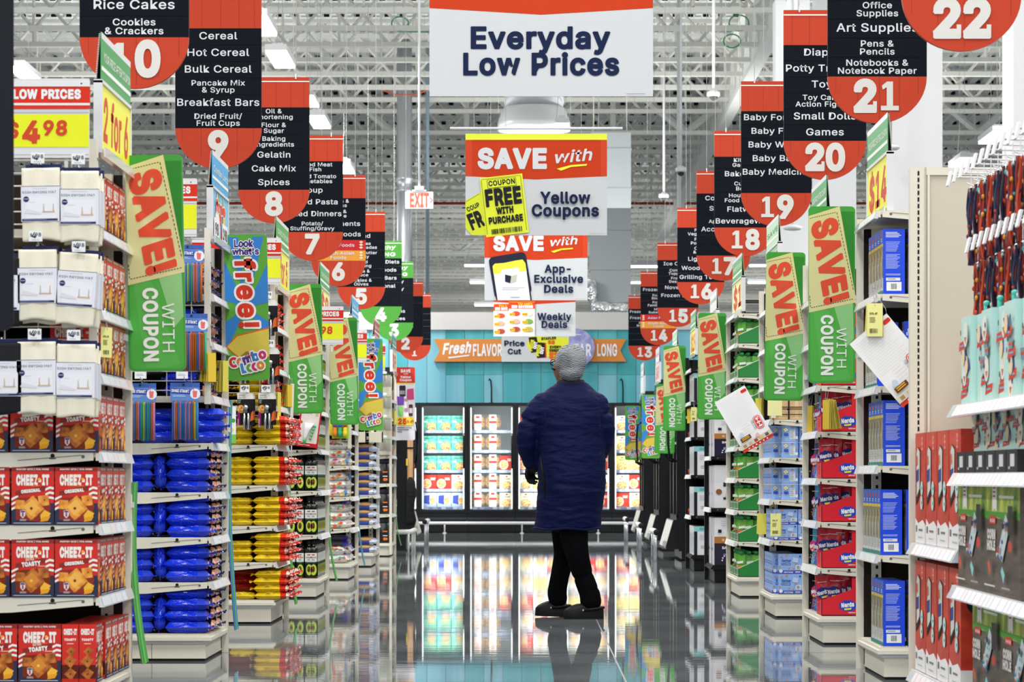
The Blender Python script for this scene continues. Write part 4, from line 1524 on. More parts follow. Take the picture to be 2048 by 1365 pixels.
# ------------------------------------------------------------------ goods, left side
define('box_red', '#d3261a', .35)
define('box_darkred', '#8c1f17', .35)
define('box_navy', '#1d2748', .4)
define('cracker', '#e58f2a', .45)
define('cracker_pale', '#f3b550', .45)
define('cracker_dark', '#a8561a', .5)
mottle('cracker', '#d9791e', '#f2ae45', 42, .35, .65)
mottle('cracker_dark', '#8e4416', '#d07a28', 42, .35, .65)
ART_WHITE = '#f2efe9'
def cracker_face(a, w, h, toasty):
    """printed front of a cracker box"""
    u = lambda x: x * w
    v = lambda y: y * h
    a.rect(0, v(.93), w, h, 'box_darkred')
    a.text('PANTRY SIZE | 75% MORE', u(.5), v(.95), h * .025, ART_WHITE, w * .76, .03)
    a.text('CHEEZ-IT', u(.5), v(.70), h * .155, ART_WHITE, w * .78, .06)
    a.circ(u(.655), v(.79), w * .035, '#f2b12c', n=10)
    a.rect(u(.3), v(.672), u(.68), v(.68), '#ef8a2c')
    k = 'cracker_dark' if toasty else 'cracker'
    a.rect(0, 0, w, v(.26), 'box_navy')
    a.poly([(0, v(.26)), (w, v(.38)), (w, v(.2)), (0, v(.2))], 'box_navy')
    for i in range(3):                                              # waving stripes on both sides
        y = .25 + i * .085
        a.poly([(0, v(y)), (u(.16), v(y + .06)), (u(.16), v(y + .10)), (0, v(y + .04))], ART_WHITE)
        y = .42 + i * .085
        a.poly([(u(.8), v(y)), (u(.9), v(y + .035)), (w, v(y + .02)), (w, v(y + .06)), (u(.9), v(y + .075)), (u(.8), v(y + .04))], ART_WHITE)
    a.poly([(u(.1), v(.09)), (u(.8), v(.04)), (u(.93), v(.30)), (u(.87), v(.5)), (u(.1), v(.46))], 'box_darkred' if not toasty else '#7d2a10')
    a.poly([(u(.1), v(.5)), (u(.8), v(.6)), (u(.8), v(.68)), (u(.1), v(.58))], 'box_darkred')
    if toasty:
        a.text('EXTRA', u(.44), v(.635), h * .035, '#f0c9b8', w * .2, .05, rot=5)
        a.text('TOASTY', u(.47), v(.545), h * .065, ART_WHITE, w * .45, .06, rot=6)
        a.rect(u(.62), v(.53), u(.82), v(.545), '#e8b8a8')
    else:
        a.text('ORIGINAL', u(.46), v(.565), h * .05, ART_WHITE, w * .46, .06, rot=6)
    def sq(cx, cy, r, rot, m):
        c = []
        n = 7
        cs = [(r * math.cos(math.radians(rot + 90 * q)), r * 1.0 * math.sin(math.radians(rot + 90 * q))) for q in range(4)]
        for q in range(4):
            p0, p1 = cs[q], cs[(q + 1) % 4]
            for j in range(n):
                t = j / n
                e = 1 + (.035 if j % 2 else 0)
                c.append((u(cx) + (p0[0] + (p1[0] - p0[0]) * t) * e * w, v(cy) + (p0[1] + (p1[1] - p0[1]) * t) * e * w))
        a.poly(c, m)
    sq(.2, .35, .15, 40, k)
    sq(.76, .42, .17, 52, k)
    sq(.49, .29, .30, 84, 'cracker_dark')
    sq(.485, .297, .285, 84, 'cracker' if not toasty else 'cracker_dark')
    sq(.47, .30, .19, 84, 'cracker_pale' if not toasty else '#d98a38')
    a.circ(u(.47), v(.285), w * .035, '#7a3d10' if not toasty else '#e8d04a', n=9)
    a.circ(u(.78), v(.43), w * .02, '#7a3d10', n=8)
    a.poly([(u(.7), v(.06)), (u(.88), v(.13)), (u(.93), v(.2)), (u(.78), v(.26)), (u(.68), v(.17))], '#f4b83a')
    a.poly([(u(.68), v(.05)), (u(.86), v(.07)), (u(.92), v(.15)), (u(.72), v(.13))], '#e8a028')
    a.poly([(u(.21), v(.16)), (u(.27), v(.11)), (u(.33), v(.16)), (u(.33), v(.25)), (u(.21), v(.25))], '#d9dce4')
    a.rect(u(.22), v(.215), u(.32), v(.243), '#39457c')
    a.poly([(u(.25), v(.14)), (u(.29), v(.14)), (u(.29), v(.21)), (u(.25), v(.21))], '#c2392c')
    a.lines(u(.2), v(.06), u(.36), v(.095), 2, '#e0c8c0', None, .1)
    a.rect(0, 0, w, v(.05), 'box_navy')
    a.lines(u(.05), v(.012), u(.95), v(.035), 1, '#c9cede', None, .02)
def cracker_spine(a, w, h, toasty):
    u = lambda x: x * w
    v = lambda y: y * h
    a.rect(0, 0, w, v(.3), '#5b1a12')
    a.text('CHEEZ-IT', u(.5), v(.83), h * .085, ART_WHITE, w * .8, .06)
    a.text('TOASTY' if toasty else 'ORIGINAL', u(.5), v(.72), h * .035, ART_WHITE, w * .72, .05)
    a.rect(u(.3), v(.66), u(.7), v(.675), '#f0c9b8')
    for cx, cy, r in ((.55, .53, .3), (.48, .36, .4), (.5, .14, .38)):
        a.poly([(u(cx - r), v(cy)), (u(cx), v(cy + r * .28)), (u(cx + r), v(cy + .03)), (u(cx + .05), v(cy - r * .3))], 'cracker_dark' if toasty else 'cracker')
        a.circ(u(cx), v(cy), w * .06, '#6a3010', n=8)
    a.rect(0, 0, w, v(.06), '#c22a1a')
BW, BT, BH = .146, .057, .1985
def cracker_kit(toasty):
    """origin: middle of the bottom; front towards -y"""
    g = G().box(-BW / 2, BW / 2, -BT / 2, BT / 2, 0, BH, 'box_red')
    cracker_face(g.art((-BW / 2, -BT / 2, 0), (1, 0, 0), (0, 0, 1), .00012), BW, BH, toasty)
    cracker_spine(g.art((BW / 2, -BT / 2, 0), (0, 1, 0), (0, 0, 1), .00012), BT, BH, toasty)
    cracker_spine(g.art((-BW / 2, BT / 2, 0), (0, -1, 0), (0, 0, 1), .00012), BT, BH, toasty)
    a = g.art((-BW / 2, -BT / 2, BH), (1, 0, 0), (0, 1, 0), .00012)
    a.rect(.004, BT * .48, BW - .004, BT * .52, '#a81c12')
    return kit('cracker_box', g)
CK = [cracker_kit(False), cracker_kit(True)]
KN = ['original', 'extra toasty']
CG = 'red cracker boxes on the nearest left shelf end'
AL_ = LV['A']
def crk(kind, pxl, lev, d, rz=0, lab=''):
    x = XX(pxl, d) + (BW / 2 if rz == 0 else BT / 2)
    spawn(CK[kind], (x, d + (BT / 2 if rz == 0 else BW / 2), AL_[lev]), f'red {KN[kind]} cracker box facing front, {lab}, {LEV[lev]}', 'cracker box', CG, rz)
for lev, row in ((0, ((1, -51, 'partly cut by left picture edge'), (1, 37, 'beside two narrow sides'))),
                 (1, ((1, -66, 'cut by left picture edge'), (1, 23, 'left of two'), (0, 110, 'right of two'))),
                 (2, ((1, -66, 'cut by left picture edge'), (0, 23, 'left of two'), (0, 110, 'right of two'))),
                 (3, ((1, -69, 'cut by left picture edge'), (1, 21, 'left of two under the mats'), (1, 112, 'right of two under the mats')))):
    for k_, px, l in row:
        crk(k_, px, lev, 9.6, 0, l)
for px, l in ((124, 'left of two narrow sides'), (158.5, 'right of two narrow sides')):
    crk(1, px, 0, 9.6, PI / 2, l + ' shown')
for lev in range(7):
    for q in range(4 if lev else 5):
        kk = (q + lev) % 2 if lev else 1
        y = 9.675 + BW / 2 + q * (BW + .004)
        if lev == 0:
            y += .12
            if q == 4: continue
        spawn(CK[kk], (-FR - .008 - BT / 2, y, AL_[lev]), f'red {KN[kk]} cracker box facing the aisle, {ORD[q]} from the front, {LEV[lev]}', 'cracker box', CG, PI / 2)
for q in range(3):
    spawn(CK[1], (-FR - .012 - BT * 1.55, 9.79 + BW / 2 + q * (BW + .004), AL_[0]), f'red cracker box in the second row back, {ORD[q]} from front, base shelf', 'cracker box', CG, PI / 2)
for lev, q, px in ((4, 0, 140), (5, 0, 132), (5, 1, 60)):
    spawn(CK[0], (XX(px, 9.75), 9.80, AL_[lev]), f'red cracker box glimpsed behind the wire grid, {"left" if q else "right"} one, {LEV[lev]}', 'cracker box', CG, 0)

# --- pegs with price tags
define('tag_white', '#eceef2', .4)
def peg(x, y, z, L, label, price=None, tw=.045, group='price tagged peg hooks'):
    """hook from the grid towards the camera, ticket at its tip"""
    t = thing('peg_hook', label, 'peg hook', group, (x, y, z))
    g = G().tube([(0, 0, 0), (0, -L, .004), (0, -L - .012, .018)], .0022, 'chrome', 6)
    g.tube([(-.012, .002, -.006), (.012, .002, -.006)], .003, 'chrome', 5)
    obj('rod', g, t)
    if price:
        g = G().box(-tw / 2, tw / 2, -L - .018, -L - .015, .0, tw * .8, 'tag_white')
        a = g.art((-tw / 2, -L - .018, 0), (1, 0, 0), (0, 0, 1), .0003)
        a.text('$', tw * .17, tw * .38, tw * .2, '#2c3038', None, .02)
        a.text(price[0], tw * .38, tw * .25, tw * .42, '#2c3038', None, .02)
        a.text(price[1:], tw * .70, tw * .38, tw * .26, '#2c3038', None, .02)
        a.lines(tw * .2, tw * .06, tw * .8, tw * .13, 1, '#9aa0aa')
        obj('price_tag', g, t)
    return t

# --- dish drying mats
def mat_kit(seed, cream=True):
    """folded towel with a paper band; origin: top middle"""
    r = random.Random(seed)
    w, h, th = .128, .222, .046
    body = 'towel' if cream else '#15161b'
    g = G()
    n = 14
    for k in range(3):                                              # folded layers, a little uneven at the bottom
        vs = []
        dz = -h + .012 * k + r.uniform(-.004, .004)
        y0 = -th / 2 + th / 3 * k
        prof = []
        m = 8
        for i in range(m + 1):
            a = PI * i / m
            prof.append((y0 + th / 6 - th / 6 * math.cos(a) * .98, .0 + .010 * math.sin(a)))
        for i in range(m + 1):
            a = PI * i / m
            prof.append((y0 + th / 6 + th / 6 * math.cos(a) * .98, dz - .010 * math.sin(a)))
        N = len(prof)
        for j in range(n + 1):
            x = -w / 2 + w * j / n
            e = 1 - .18 * abs(2 * j / n - 1) ** 6
            for (py, pz) in prof:
                vs.append((x, (py - y0 - th / 6) * e + y0 + th / 6 + .002 * math.sin(j * .9 + k), pz * (1 if pz > -.1 else 1 + .018 * math.sin(j * .45 + seed + k))))
        fs = [(j * N + i, j * N + (i + 1) % N, (j + 1) * N + (i + 1) % N, (j + 1) * N + i) for j in range(n) for i in range(N)]
        fs += [tuple(range(N - 1, -1, -1)), tuple(n * N + i for i in range(N))]
        g.add(vs, fs, body, True)
    y = -th / 2 - .0035
    b = G()
    zt, zb = -.052, -.172
    b.box(-w / 2 - .002, w / 2 + .002, y, y + .001, zb, zt, '#e4e5ee')
    b.box(w / 2 + .0015, w / 2 + .0025, y, th / 2 + .003, zb, zt, '#d7d9e4')
    b.box(-w / 2 - .0025, -w / 2 - .0015, y, th / 2 + .003, zb, zt, '#d7d9e4')
    a = b.art((-w / 2 - .002, y, zb), (1, 0, 0), (0, 0, 1), .0002)
    W_, H_ = w + .004, zt - zb
    a.rect(0, H_ * .985, W_, H_, '#2a3058')
    a.lines(W_ * .3, H_ * .9, W_ * .72, H_ * .93, 1, '#b9bccb')
    a.text('DISH DRYING MAT', W_ * .47, H_ * .79, H_ * .065, '#3b4266', W_ * .86, .005)
    a.rrect(W_ * .12, H_ * .08, W_ * .92, H_ * .7, .008, '#e9eaf1')
    a.circ(W_ * .13, H_ * .63, W_ * .075, '#28315f')
    a.lines(W_ * .07, H_ * .61, W_ * .19, H_ * .645, 1, '#c9cce0')
    a.lines(W_ * .2, H_ * .52, W_ * .42, H_ * .55, 1, '#c2c6d4')
    a.poly([(W_ * .56, H_ * .25), (W_ * .6, H_ * .25), (W_ * .58, H_ * .5), (W_ * .565, H_ * .5)], '#c9b199')
    a.poly([(W_ * .8, H_ * .25), (W_ * .84, H_ * .25), (W_ * .83, H_ * .5), (W_ * .815, H_ * .5)], '#c9b199')
    a.rect(W_ * .54, H_ * .25, W_ * .86, H_ * .29, '#c9b199')
    a.poly([(W_ * .08, H_ * .24), (W_ * .5, H_ * .2), (W_ * .52, H_ * .25), (W_ * .14, H_ * .36)], '#dcdbe0')
    a.rect(W_ * .02, H_ * .02, W_ * .93, H_ * .075, '#262f60')
    a.lines(W_ * .06, H_ * .035, W_ * .88, H_ * .06, 1, '#9aa2c9')
    c = G().box(-w / 2 + .012, w / 2 + .004, -.008, .006, -.004, .022, '#1f2754')
    c.tube([(-.004, -.003, .012), (-.004, -.003, .03)], .004, 'chrome', 6)
    return kit('dish_mat', None, kit('folded_mat', g), kit('paper_band', b), kit('header_card', c))
MK = [mat_kit(1), mat_kit(2), mat_kit(3)]
MB_ = mat_kit(5, False)
MD = 9.44
GX = 9.6 - .025
for i, (pxc, pyt, rot, l, q) in enumerate((
        (83, 343, 1, 'top row, left', 0), (161, 349, 0, 'top row, right', 1), (77, 506, .5, 'middle row, left', 1), (160, 513, -4, 'middle row, right, hanging tilted', 2),
        (75, 690, .5, 'bottom row, left of two whole ones', 2), (154, 695, -.5, 'bottom row, right of two whole ones', 0))):
    p = P(pxc, pyt, MD)
    spawn(MK[q], p, f'cream dish drying mat with white paper band, {l}', 'dish mat', 'dish drying mats on the wire grid', rot=(0, math.radians(-rot), 0))
    for b_, off in ((1, .052),):
        m = MK[(q + 1) % 3]
        spawn(m, (p[0] + .004, p[1] + off, p[2] - .004), f'cream dish drying mat hanging second on its hook, {l}', 'dish mat', 'dish drying mats on the wire grid', rot=(0, math.radians(-rot * .5), 0))
spawn(MB_, P(6, 692, MD), 'black dish drying mat cut by the left picture edge, bottom row', 'dish mat', 'dish drying mats on the wire grid')
spawn(MB_, P(3, 520, MD), 'black dish drying mat at the left picture edge, middle row, half hidden', 'dish mat', 'dish drying mats on the wire grid')
for pxt, pyt, l in ((77, 328, 'top left'), (158, 330, 'top right'), (73, 484, 'middle left'), (159, 505, 'middle right'), (71, 680, 'bottom left'), (149, 682, 'bottom right')):
    x, y, z = P(pxt, pyt, MD - .03)
    peg(x, 9.575, z, 9.575 - MD + .03, f'peg hook with $4.98 ticket, {l} dish mat', '498')

# ------------------------------------------------------------------ soft bags
def pillow(lx, ly, h, m_main, m_end, seed, end='+x', ends=None, art=None, crimp=.016):
    """soft sealed bag lying on its back, crimped at both x ends; origin: middle of the bottom"""
    r = random.Random(seed)
    g = G()
    nx, ny = 12, 8
    top, bot = [], []
    ph = [r.uniform(0, 6.3) for _ in range(6)]
    for i in range(nx + 1):
        u = -1 + 2 * i / nx
        for j in range(ny + 1):
            v = -1 + 2 * j / ny
            t = max(0, 1 - abs(u) ** 8) ** .6
            q = max(0, 1 - abs(v) ** 9) ** .5
            wr = .07 * math.sin(4.1 * u + 3 * v + ph[0]) + .05 * math.sin(9 * u + ph[1]) * math.cos(7 * v + ph[2]) + r.uniform(-.09, .09)
            zt = h * (.5 + .5 * t * q * (1 + wr))
            zb = h * (.5 - .5 * t * q)
            e = 1 - .05 * (1 - t)
            x = u * lx / 2
            y = v * ly / 2 * e * (1 + .02 * math.sin(5 * u + ph[3]) + (r.uniform(-.035, .02) if abs(v) > .9 else 0))
            top.append((x, y, zt))
            bot.append((x, y, max(zb, 0)))
    N = ny + 1
    fs_t, fs_b = {}, {}
    for i in range(nx):
        uc = -1 + 2 * (i + .5) / nx
        m = m_main
        if end == '+x' and uc > .58: m = m_end
        if end == '-x' and uc < -.58: m = m_end
        if end == 'both' and abs(uc) > .6: m = m_end
        if ends and (uc * (1 if end == '+x' else -1)) > .78: m = ends
        for j in range(ny):
            a = i * N + j
            fs_t.setdefault(m, []).append((a, a + N, a + N + 1, a + 1))
            fs_b.setdefault(m, []).append((a, a + 1, a + N + 1, a + N))
    for m, f in fs_t.items():
        g.add(top, f, m, True)
    for m, f in fs_b.items():
        g.add(bot, f, m, True)
    for sg in (-1, 1):                                              # ruffled sealed edge
        k = 14
        vs = []
        for j in range(k + 1):
            v = -1 + 2 * j / k
            z = h * .5 + .004 * math.sin(j * 1.9 + ph[4]) + .006 * math.sin(j * .7 + ph[5])
            vs += [(sg * lx * .497, v * ly * .47, h * .5), (sg * (lx / 2 + crimp * (1 + .3 * math.sin(j * 2.3 + ph[1]))), v * ly * .46, z)]
        mm = m_end if (end == 'both' or (end == '+x' and sg > 0) or (end == '-x' and sg < 0)) else m_main
        g.add(vs, [(2 * j, 2 * j + 1, 2 * j + 3, 2 * j + 2) for j in range(k)], mm, True)
    if art:
        art(g)
    return g
def blue_end(g):
    # print on the end that faces the aisle
    for k in range(9):
        y, z, s = random.uniform(-.055, .055), random.uniform(.008, .04), random.uniform(.005, .012)
        g.add([(.098, y, z), (.102, y + s, z - .003), (.100, y + s * .8, z + s), (.097, y, z + s * .8)], [(0, 1, 2, 3)], random.choice(['#e8e9f4', '#d9453a', '#f1ece0', '#2a49d8', '#7ea4ee']))
def seam(g, h, m='#b9c6f2'):
    g.add([(-.012, -.0815, h * .55), (.006, -.0815, h * .55), (.006, -.0815, h * .62), (-.012, -.0815, h * .62)], [(0, 1, 2, 3)], m)
BH_ = .0535
BK = [kit('cookie_bag', pillow(.20, .16, BH_, 'bag_blue', '#2d45c9', s, '+x', None, lambda g: (blue_end(g), seam(g, BH_)))) for s in range(4)]
BD = [kit('cookie_bag', pillow(.20, .16, BH_, 'bag_blue', 'bag_navy', 20 + s, '+x', 'bag_orange', lambda g: blue_end(g))) for s in range(2)]
BG = 'blue cookie bags on the shelf end'
def stack(kits, x, y, z, n, h, lab, cat, group, rz=0., jx=.006):
    for i in range(n):
        spawn(random.choice(kits), (x + random.uniform(-jx, jx), y + random.uniform(-.004, .004), z + .0005 + i * h), lab.replace('#', fromtop(i, n)), cat, group, rz + random.uniform(-.02, .02))
for lev in range(4):
    z = LV['B'][lev]
    stack(BK, XX(377, 13.09), 13.095, z, 4, BH_, f'blue cookie bag, # of four in right front stack, {LEV[lev]}', 'cookie bag', BG)
    stack(BD, XX(377, 13.09) + .012, 13.27, z, 4, BH_, f'blue cookie bag, # of four in second stack back, {LEV[lev]}', 'cookie bag', BG)
    stack(BD, XX(377, 13.09) + .012, 13.445, z, 4, BH_, f'blue cookie bag, # of four in third stack back, {LEV[lev]}', 'cookie bag', BG)
    stack(BK, XX(268, 13.09), 13.095, z, 4, BH_ * .97, f'blue cookie bag, # of four in left front stack, {LEV[lev]}', 'cookie bag', BG)
    o = spawn(BK[lev % 4], (XX(322, 13.08) - BH_ / 2, 13.10, z + .094), f'blue cookie bag standing upright between the two stacks, {LEV[lev]}', 'cookie bag', BG, rot=(0, math.radians(90 + (3, -3, 3, -3)[lev]), 0))
    o.scale = (.76, 1, 1)
stack(BK, XX(390, 13.1) + .04, 13.095, LV['B'][4], 3, BH_, f'blue cookie bag, # of three beside the lowest straw packs, {LEV[4]}', 'cookie bag', BG)
stack(BK, XX(322, 13.12), 13.12, LV['B'][4], 3, BH_, f'blue cookie bag, # of three behind the lowest straw packs, {LEV[4]}', 'cookie bag', BG)
for lev in (4, 5, 6, 7):
    for q in range(3):
        stack(BD, -FR - .125, 13.12 + q * .17 + (.15 if lev == 4 else 0), LV['B'][lev], 3 if lev != 7 else 3, BH_, f'blue cookie bag, # of three in aisle stack {("one", "two", "three")[q]}, {LEV[lev]}', 'cookie bag', BG)

# --- straw packs
STRAW = ['#3f8fd8', '#e0772c', '#d9e45a', '#e88fb4', '#3fc48c', '#3f8fd8', '#e0772c', '#3f8fd8']
SMESH = {c: G().tube([(0, 0, 0), (0, 0, .175)], .0036, c, 7).mesh('straw') for c in set(STRAW)}
def straw_kit(seed):
    r = random.Random(seed)
    w = .135
    c = G().box(-w / 2, w / 2, -.002, .002, -.083, 0, '#5f86cc')
    a = c.art((-w / 2, -.002, -.083), (1, 0, 0), (0, 0, 1), .0002)
    a.rect(0, .062, w, .083, '#3c62ae')
    a.circ(w * .85, .032, .024, '#e8eaf2')
    a.poly([(w * .78, .015), (w * .9, .015), (w * .92, .045), (w * .76, .045)], '#e0706c')
    a.poly([(w * .8, .045), (w * .82, .045), (w * .77, .07), (w * .755, .07)], '#d4564c')
    a.poly([(.004, .035), (w * .68, .03), (w * .68, .052), (.004, .06)], '#2b3f97')
    a.text('SHAKE STRAWZ', w * .34, .039, .013, '#f0f2fa', w * .6, .03, rot=-3)
    a.lines(.012, .016, w * .6, .026, 2, '#c9d6f0', .0022)
    a.circ(w * .45, .073, .006, '#232a4a', n=10)
    kids = []
    x = -w / 2 + .012
    i = r.randrange(8)
    b = G().box(-w / 2 + .004, w / 2 - .004, -.014, -.0135, -.28, -.083, 'clear_bag')
    b.box(-w / 2 + .004, w / 2 - .004, .0135, .014, -.28, -.083, 'clear_bag')
    k = kit('straw_pack', None, kit('header_card', c), kit('clear_bag', b))
    while x < w / 2 - .008:
        kids.append((x, STRAW[(i * 3 + len(kids) * 5 + r.randrange(3)) % 8]))
        x += .0085
    return k, kids
def straws(px, py, d, seed, label):
    k, kids = straw_kit(seed)
    p = P(px, py, d)
    o = spawn(k, p, label, 'straw pack', 'packs of coloured drinking straws')
    for x, c in kids:
        for y in ((-.006, .005) if d < 12.9 else (-.006,)):
            s = bpy.data.objects.new('straw', SMESH[c])
            s.parent = o
            s.location = (x + random.uniform(-.001, .001) + (.003 if y > 0 else 0), y, -.262 + random.uniform(-.004, .004))
            COL.objects.link(s)
for px, py, l, s in ((370, 766, 'bottom row, whole pack right of the green flag', 1), (283, 767, 'bottom row, left, half hidden by the red boxes', 2), (386, 628, 'middle row, right edge of the green flag', 3), (300, 628, 'middle row, mostly behind the green flag', 4), (378, 490, 'top row, right of the green flag', 5)):
    straws(px, py, 12.87, s, 'pack of coloured straws, ' + l)
    x, y, z = P(px, py - 4, 12.87)
    peg(x, 12.975, z, .13, 'peg hook of the straw pack, ' + l, None, group='plain peg hooks')
for px, py, l in ((281, 757, 'left'), (364, 757, 'right')):
    p = P(px, py, 12.84)
    g = G().box(p[0] - .027, p[0] + .027, p[1], p[1] + .002, p[2] - .002, p[2] + .03, 'tag_white')
    g.art((p[0] - .027, p[1], p[2]), (1, 0, 0), (0, 0, 1), .0003).lines(.008, .008, .045, .02, 2, '#aab0ba')
    g.tube([(p[0], p[1] + .001, p[2] + .026), (p[0], 12.975, p[2] + .03)], .002, 'chrome', 5)
    tag(obj('price_ticket', g), f'white price ticket above the bottom straw packs, {l} one', 'price ticket')

# ------------------------------------------------------------------ yellow bags (third shelf end)
def rays(g, h, ly):
    for k in range(6):
        a = PI * (.08 + .84 * k / 5)
        x0, z0 = .02 * math.cos(a) * .35 - .02, h * .62 + .02 * math.sin(a) * .25
        x1, z1 = .02 * math.cos(a) * 1.0 - .02, h * .62 + .02 * math.sin(a) * .75
        dx = .0016
        g.add([(x0 - dx, -ly / 2 - .003, z0), (x0 + dx, -ly / 2 - .003, z0), (x1 + dx, -ly / 2 - .001, z1), (x1 - dx, -ly / 2 - .001, z1)], [(0, 1, 2, 3)], '#3a2b12')
def red_end(g):
    for k in range(7):
        y, z, s = random.uniform(-.05, .05), random.uniform(.006, .03), random.uniform(.006, .012)
        g.add([(.104, y, z), (.108, y + s, z - .002), (.106, y + s * .8, z + s), (.103, y, z + s * .8)], [(0, 1, 2, 3)], random.choice(['#f1e6dc', '#f6d34a', '#b51f12', '#f3efe8', '#7d140c']))
YH = .0415
YK = [kit('cookie_bag', pillow(.205, .15, YH, 'bag_yellow', 'bag_red', 40 + s, '+x', '#e8604a' if s % 2 else '#f0e0d0', lambda g: (rays(g, YH, .15), red_end(g)), .02)) for s in range(4)]
YL = [kit('cookie_bag', pillow(.155, .15, YH, 'bag_yellow', 'bag_yellow', 50 + s, '+x', None, lambda g: rays(g, YH, .15))) for s in range(3)]
RK = [kit('cookie_bag', pillow(.19, .15, YH * 1.1, 'bag_darkred', 'bag_darkred', 60 + s, '+x')) for s in range(2)]
YG = 'yellow and red cookie bags on the shelf end'
d = 16.3
for lev in range(5):
    z = LV['C'][lev]
    n = 4
    stack(YK, XX(541, d), d + .085, z, n, YH, f'yellow cookie bag with red end, # of four, right stack, {LEV[lev]}', 'cookie bag', YG)
    for q in (1, 2, 3):
        stack(YK, XX(541, d) + .008, d + .085 + q * .165, z, n, YH, f'red ended cookie bag, # of four, {("", "second", "third", "fourth")[q]} stack back, {LEV[lev]}', 'cookie bag', YG)
    if lev == 0:
        spawn(YL[0], (XX(484, d), d + .09, z), 'yellow cookie bag under three dark red ones, left stack, base shelf', 'cookie bag', YG)
        for i in range(3):
            spawn(RK[i % 2], (XX(482, d), d + .15, z + YH + .001 + i * YH * 1.1), f'dark red cookie bag, {fromtop(i, 3)} of three, left stack, base shelf', 'cookie bag', YG)
    else:
        m = {1: 3, 2: 4, 3: 4, 4: 3}[lev]
        stack(YL, XX(477, d), d + .09, z, m, YH * .98, f'yellow cookie bag, # of {m}, left stack, {LEV[lev]}', 'cookie bag', YG)
for lev in (5, 6, 7):
    for q in range(4):
        stack(YK, -FR - .135, d + .09 + q * .19, LV['C'][lev], 4, YH, f'red ended cookie bag, # of four, aisle stack {("one", "two", "three", "four")[q]}, {LEV[lev]}', 'cookie bag', YG)
    stack(YL, -FR - .36, d + .12, LV['C'][lev], 4, YH, f'yellow cookie bag, # of four, behind the wire grid, {LEV[lev]}', 'cookie bag', YG)

# --- can openers
def opener_kit():
    c = G()
    w, h = .094, .185
    pts = [(-w / 2, -h), (w / 2, -h), (w / 2, -.018), (w / 2 - .012, 0), (-w / 2, 0)]
    c.prism(pts, 1, 0, .003, '#17161a')
    a = c.art((-w / 2, 0, -h), (1, 0, 0), (0, 0, 1), .0003)
    a.poly([(0, h - .034), (w, h - .034), (w, h - .018), (w - .012, h), (0, h)], '#e9e9e6')
    a.text('simply', .027, h - .017, .011, '#24252a', .038, .0)
    a.text('served', .027, h - .03, .011, '#6a6c72', .042, .0)
    a.lines(.004, h - .062, .022, h - .04, 3, '#d8d8d4', .002)
    a.circ(.021, h - .092, .024, '#d8a24a')
    for k in range(26):
        q, r = random.uniform(0, 6.28), random.uniform(0, .021)
        a.circ(.021 + r * math.cos(q), h - .092 + r * math.sin(q), .004, random.choice(['#e6bd62', '#c8762e', '#f0d58a', '#d05a2c']), n=6)
    a.rect(0, .0, .016, h - .112, '#8a1f6a')
    a.text('CAN OPENER', .008, .012, .006, '#e8c8e0', .05, .02, rot=90)
    a.poly([(w * .78, .02), (w, .03), (w, .085), (w * .85, .07)], '#d2602c')
    t = G()
    for x in (-.006, .018):                                         # two handles, head with a crank wheel
        t.tube([(x, -.010, -.21), (x, -.012, -.16), (x * .9 + .001, -.012, -.115)], [.0068, .0075, .006], 'chrome', 8)
        t.tube([(x + .008, -.008, -.208), (x + .006, -.008, -.12)], [.004, .004], 'slot', 6)
    t.box(-.016, .026, -.014, -.004, -.119, -.113, 'slot')
    t.prism([(-.016, -.115), (.012, -.113), (.012, -.085), (.0, -.062), (-.008, -.066)], 1, -.010, -.005, 'chrome')
    t.lathe([(.012, -.022), (.014, -.016), (.014, -.008)], (.004, 0, -.083), 'chrome', 12, 1)
    t.prism([(.002, -.07), (.03, -.10), (.034, -.075), (.016, -.05)], 1, -.02, -.006, 'slot')
    return kit('can_opener_pack', None, kit('card', c), kit('can_opener', t))
OK_ = opener_kit()
for px, py, l in ((491, 787, 'left, lower row'), (533, 787, 'right, lower row'), (485, 695, 'left, behind the blue and green flag'), (536, 600, 'top right, half behind the blue and green flag'), (540, 697, 'middle row, beside the blue flag')):
    p = P(px, py, 16.17)
    spawn(OK_, p, f'can opener on black card, {l}', 'can opener', 'can openers on the wire grid')
    spawn(OK_, (p[0] + .006, p[1] + .03, p[2] + .001), f'can opener hanging second on its hook, {l}', 'can opener', 'can openers on the wire grid')
    peg(p[0], 16.275, p[2] + .004, .125, 'peg hook with $5.98 ticket, ' + l, '598', .052)

# small green flyer hanging at the left edge of that shelf end
p = P(465, 814, 16.1)
g = G().box(-.02, .02, 0, .002, -.21, 0, '#f0f2ee')
a = g.art((-.02, 0, -.21), (1, 0, 0), (0, 0, 1), .0003)
a.rect(0, 0, .04, .05, '#7fc75a')
a.circ(.01, .075, .016, '#f0dc3c')
a.circ(.025, .13, .012, '#4fa64a')
g.tube([(0, .001, -.005), (0, .001, .03), (0, .17, .035)], .0015, 'wire', 4)
tag(obj('flyer', g, loc=p), 'narrow white and green flyer hanging left of the can openers', 'flyer')

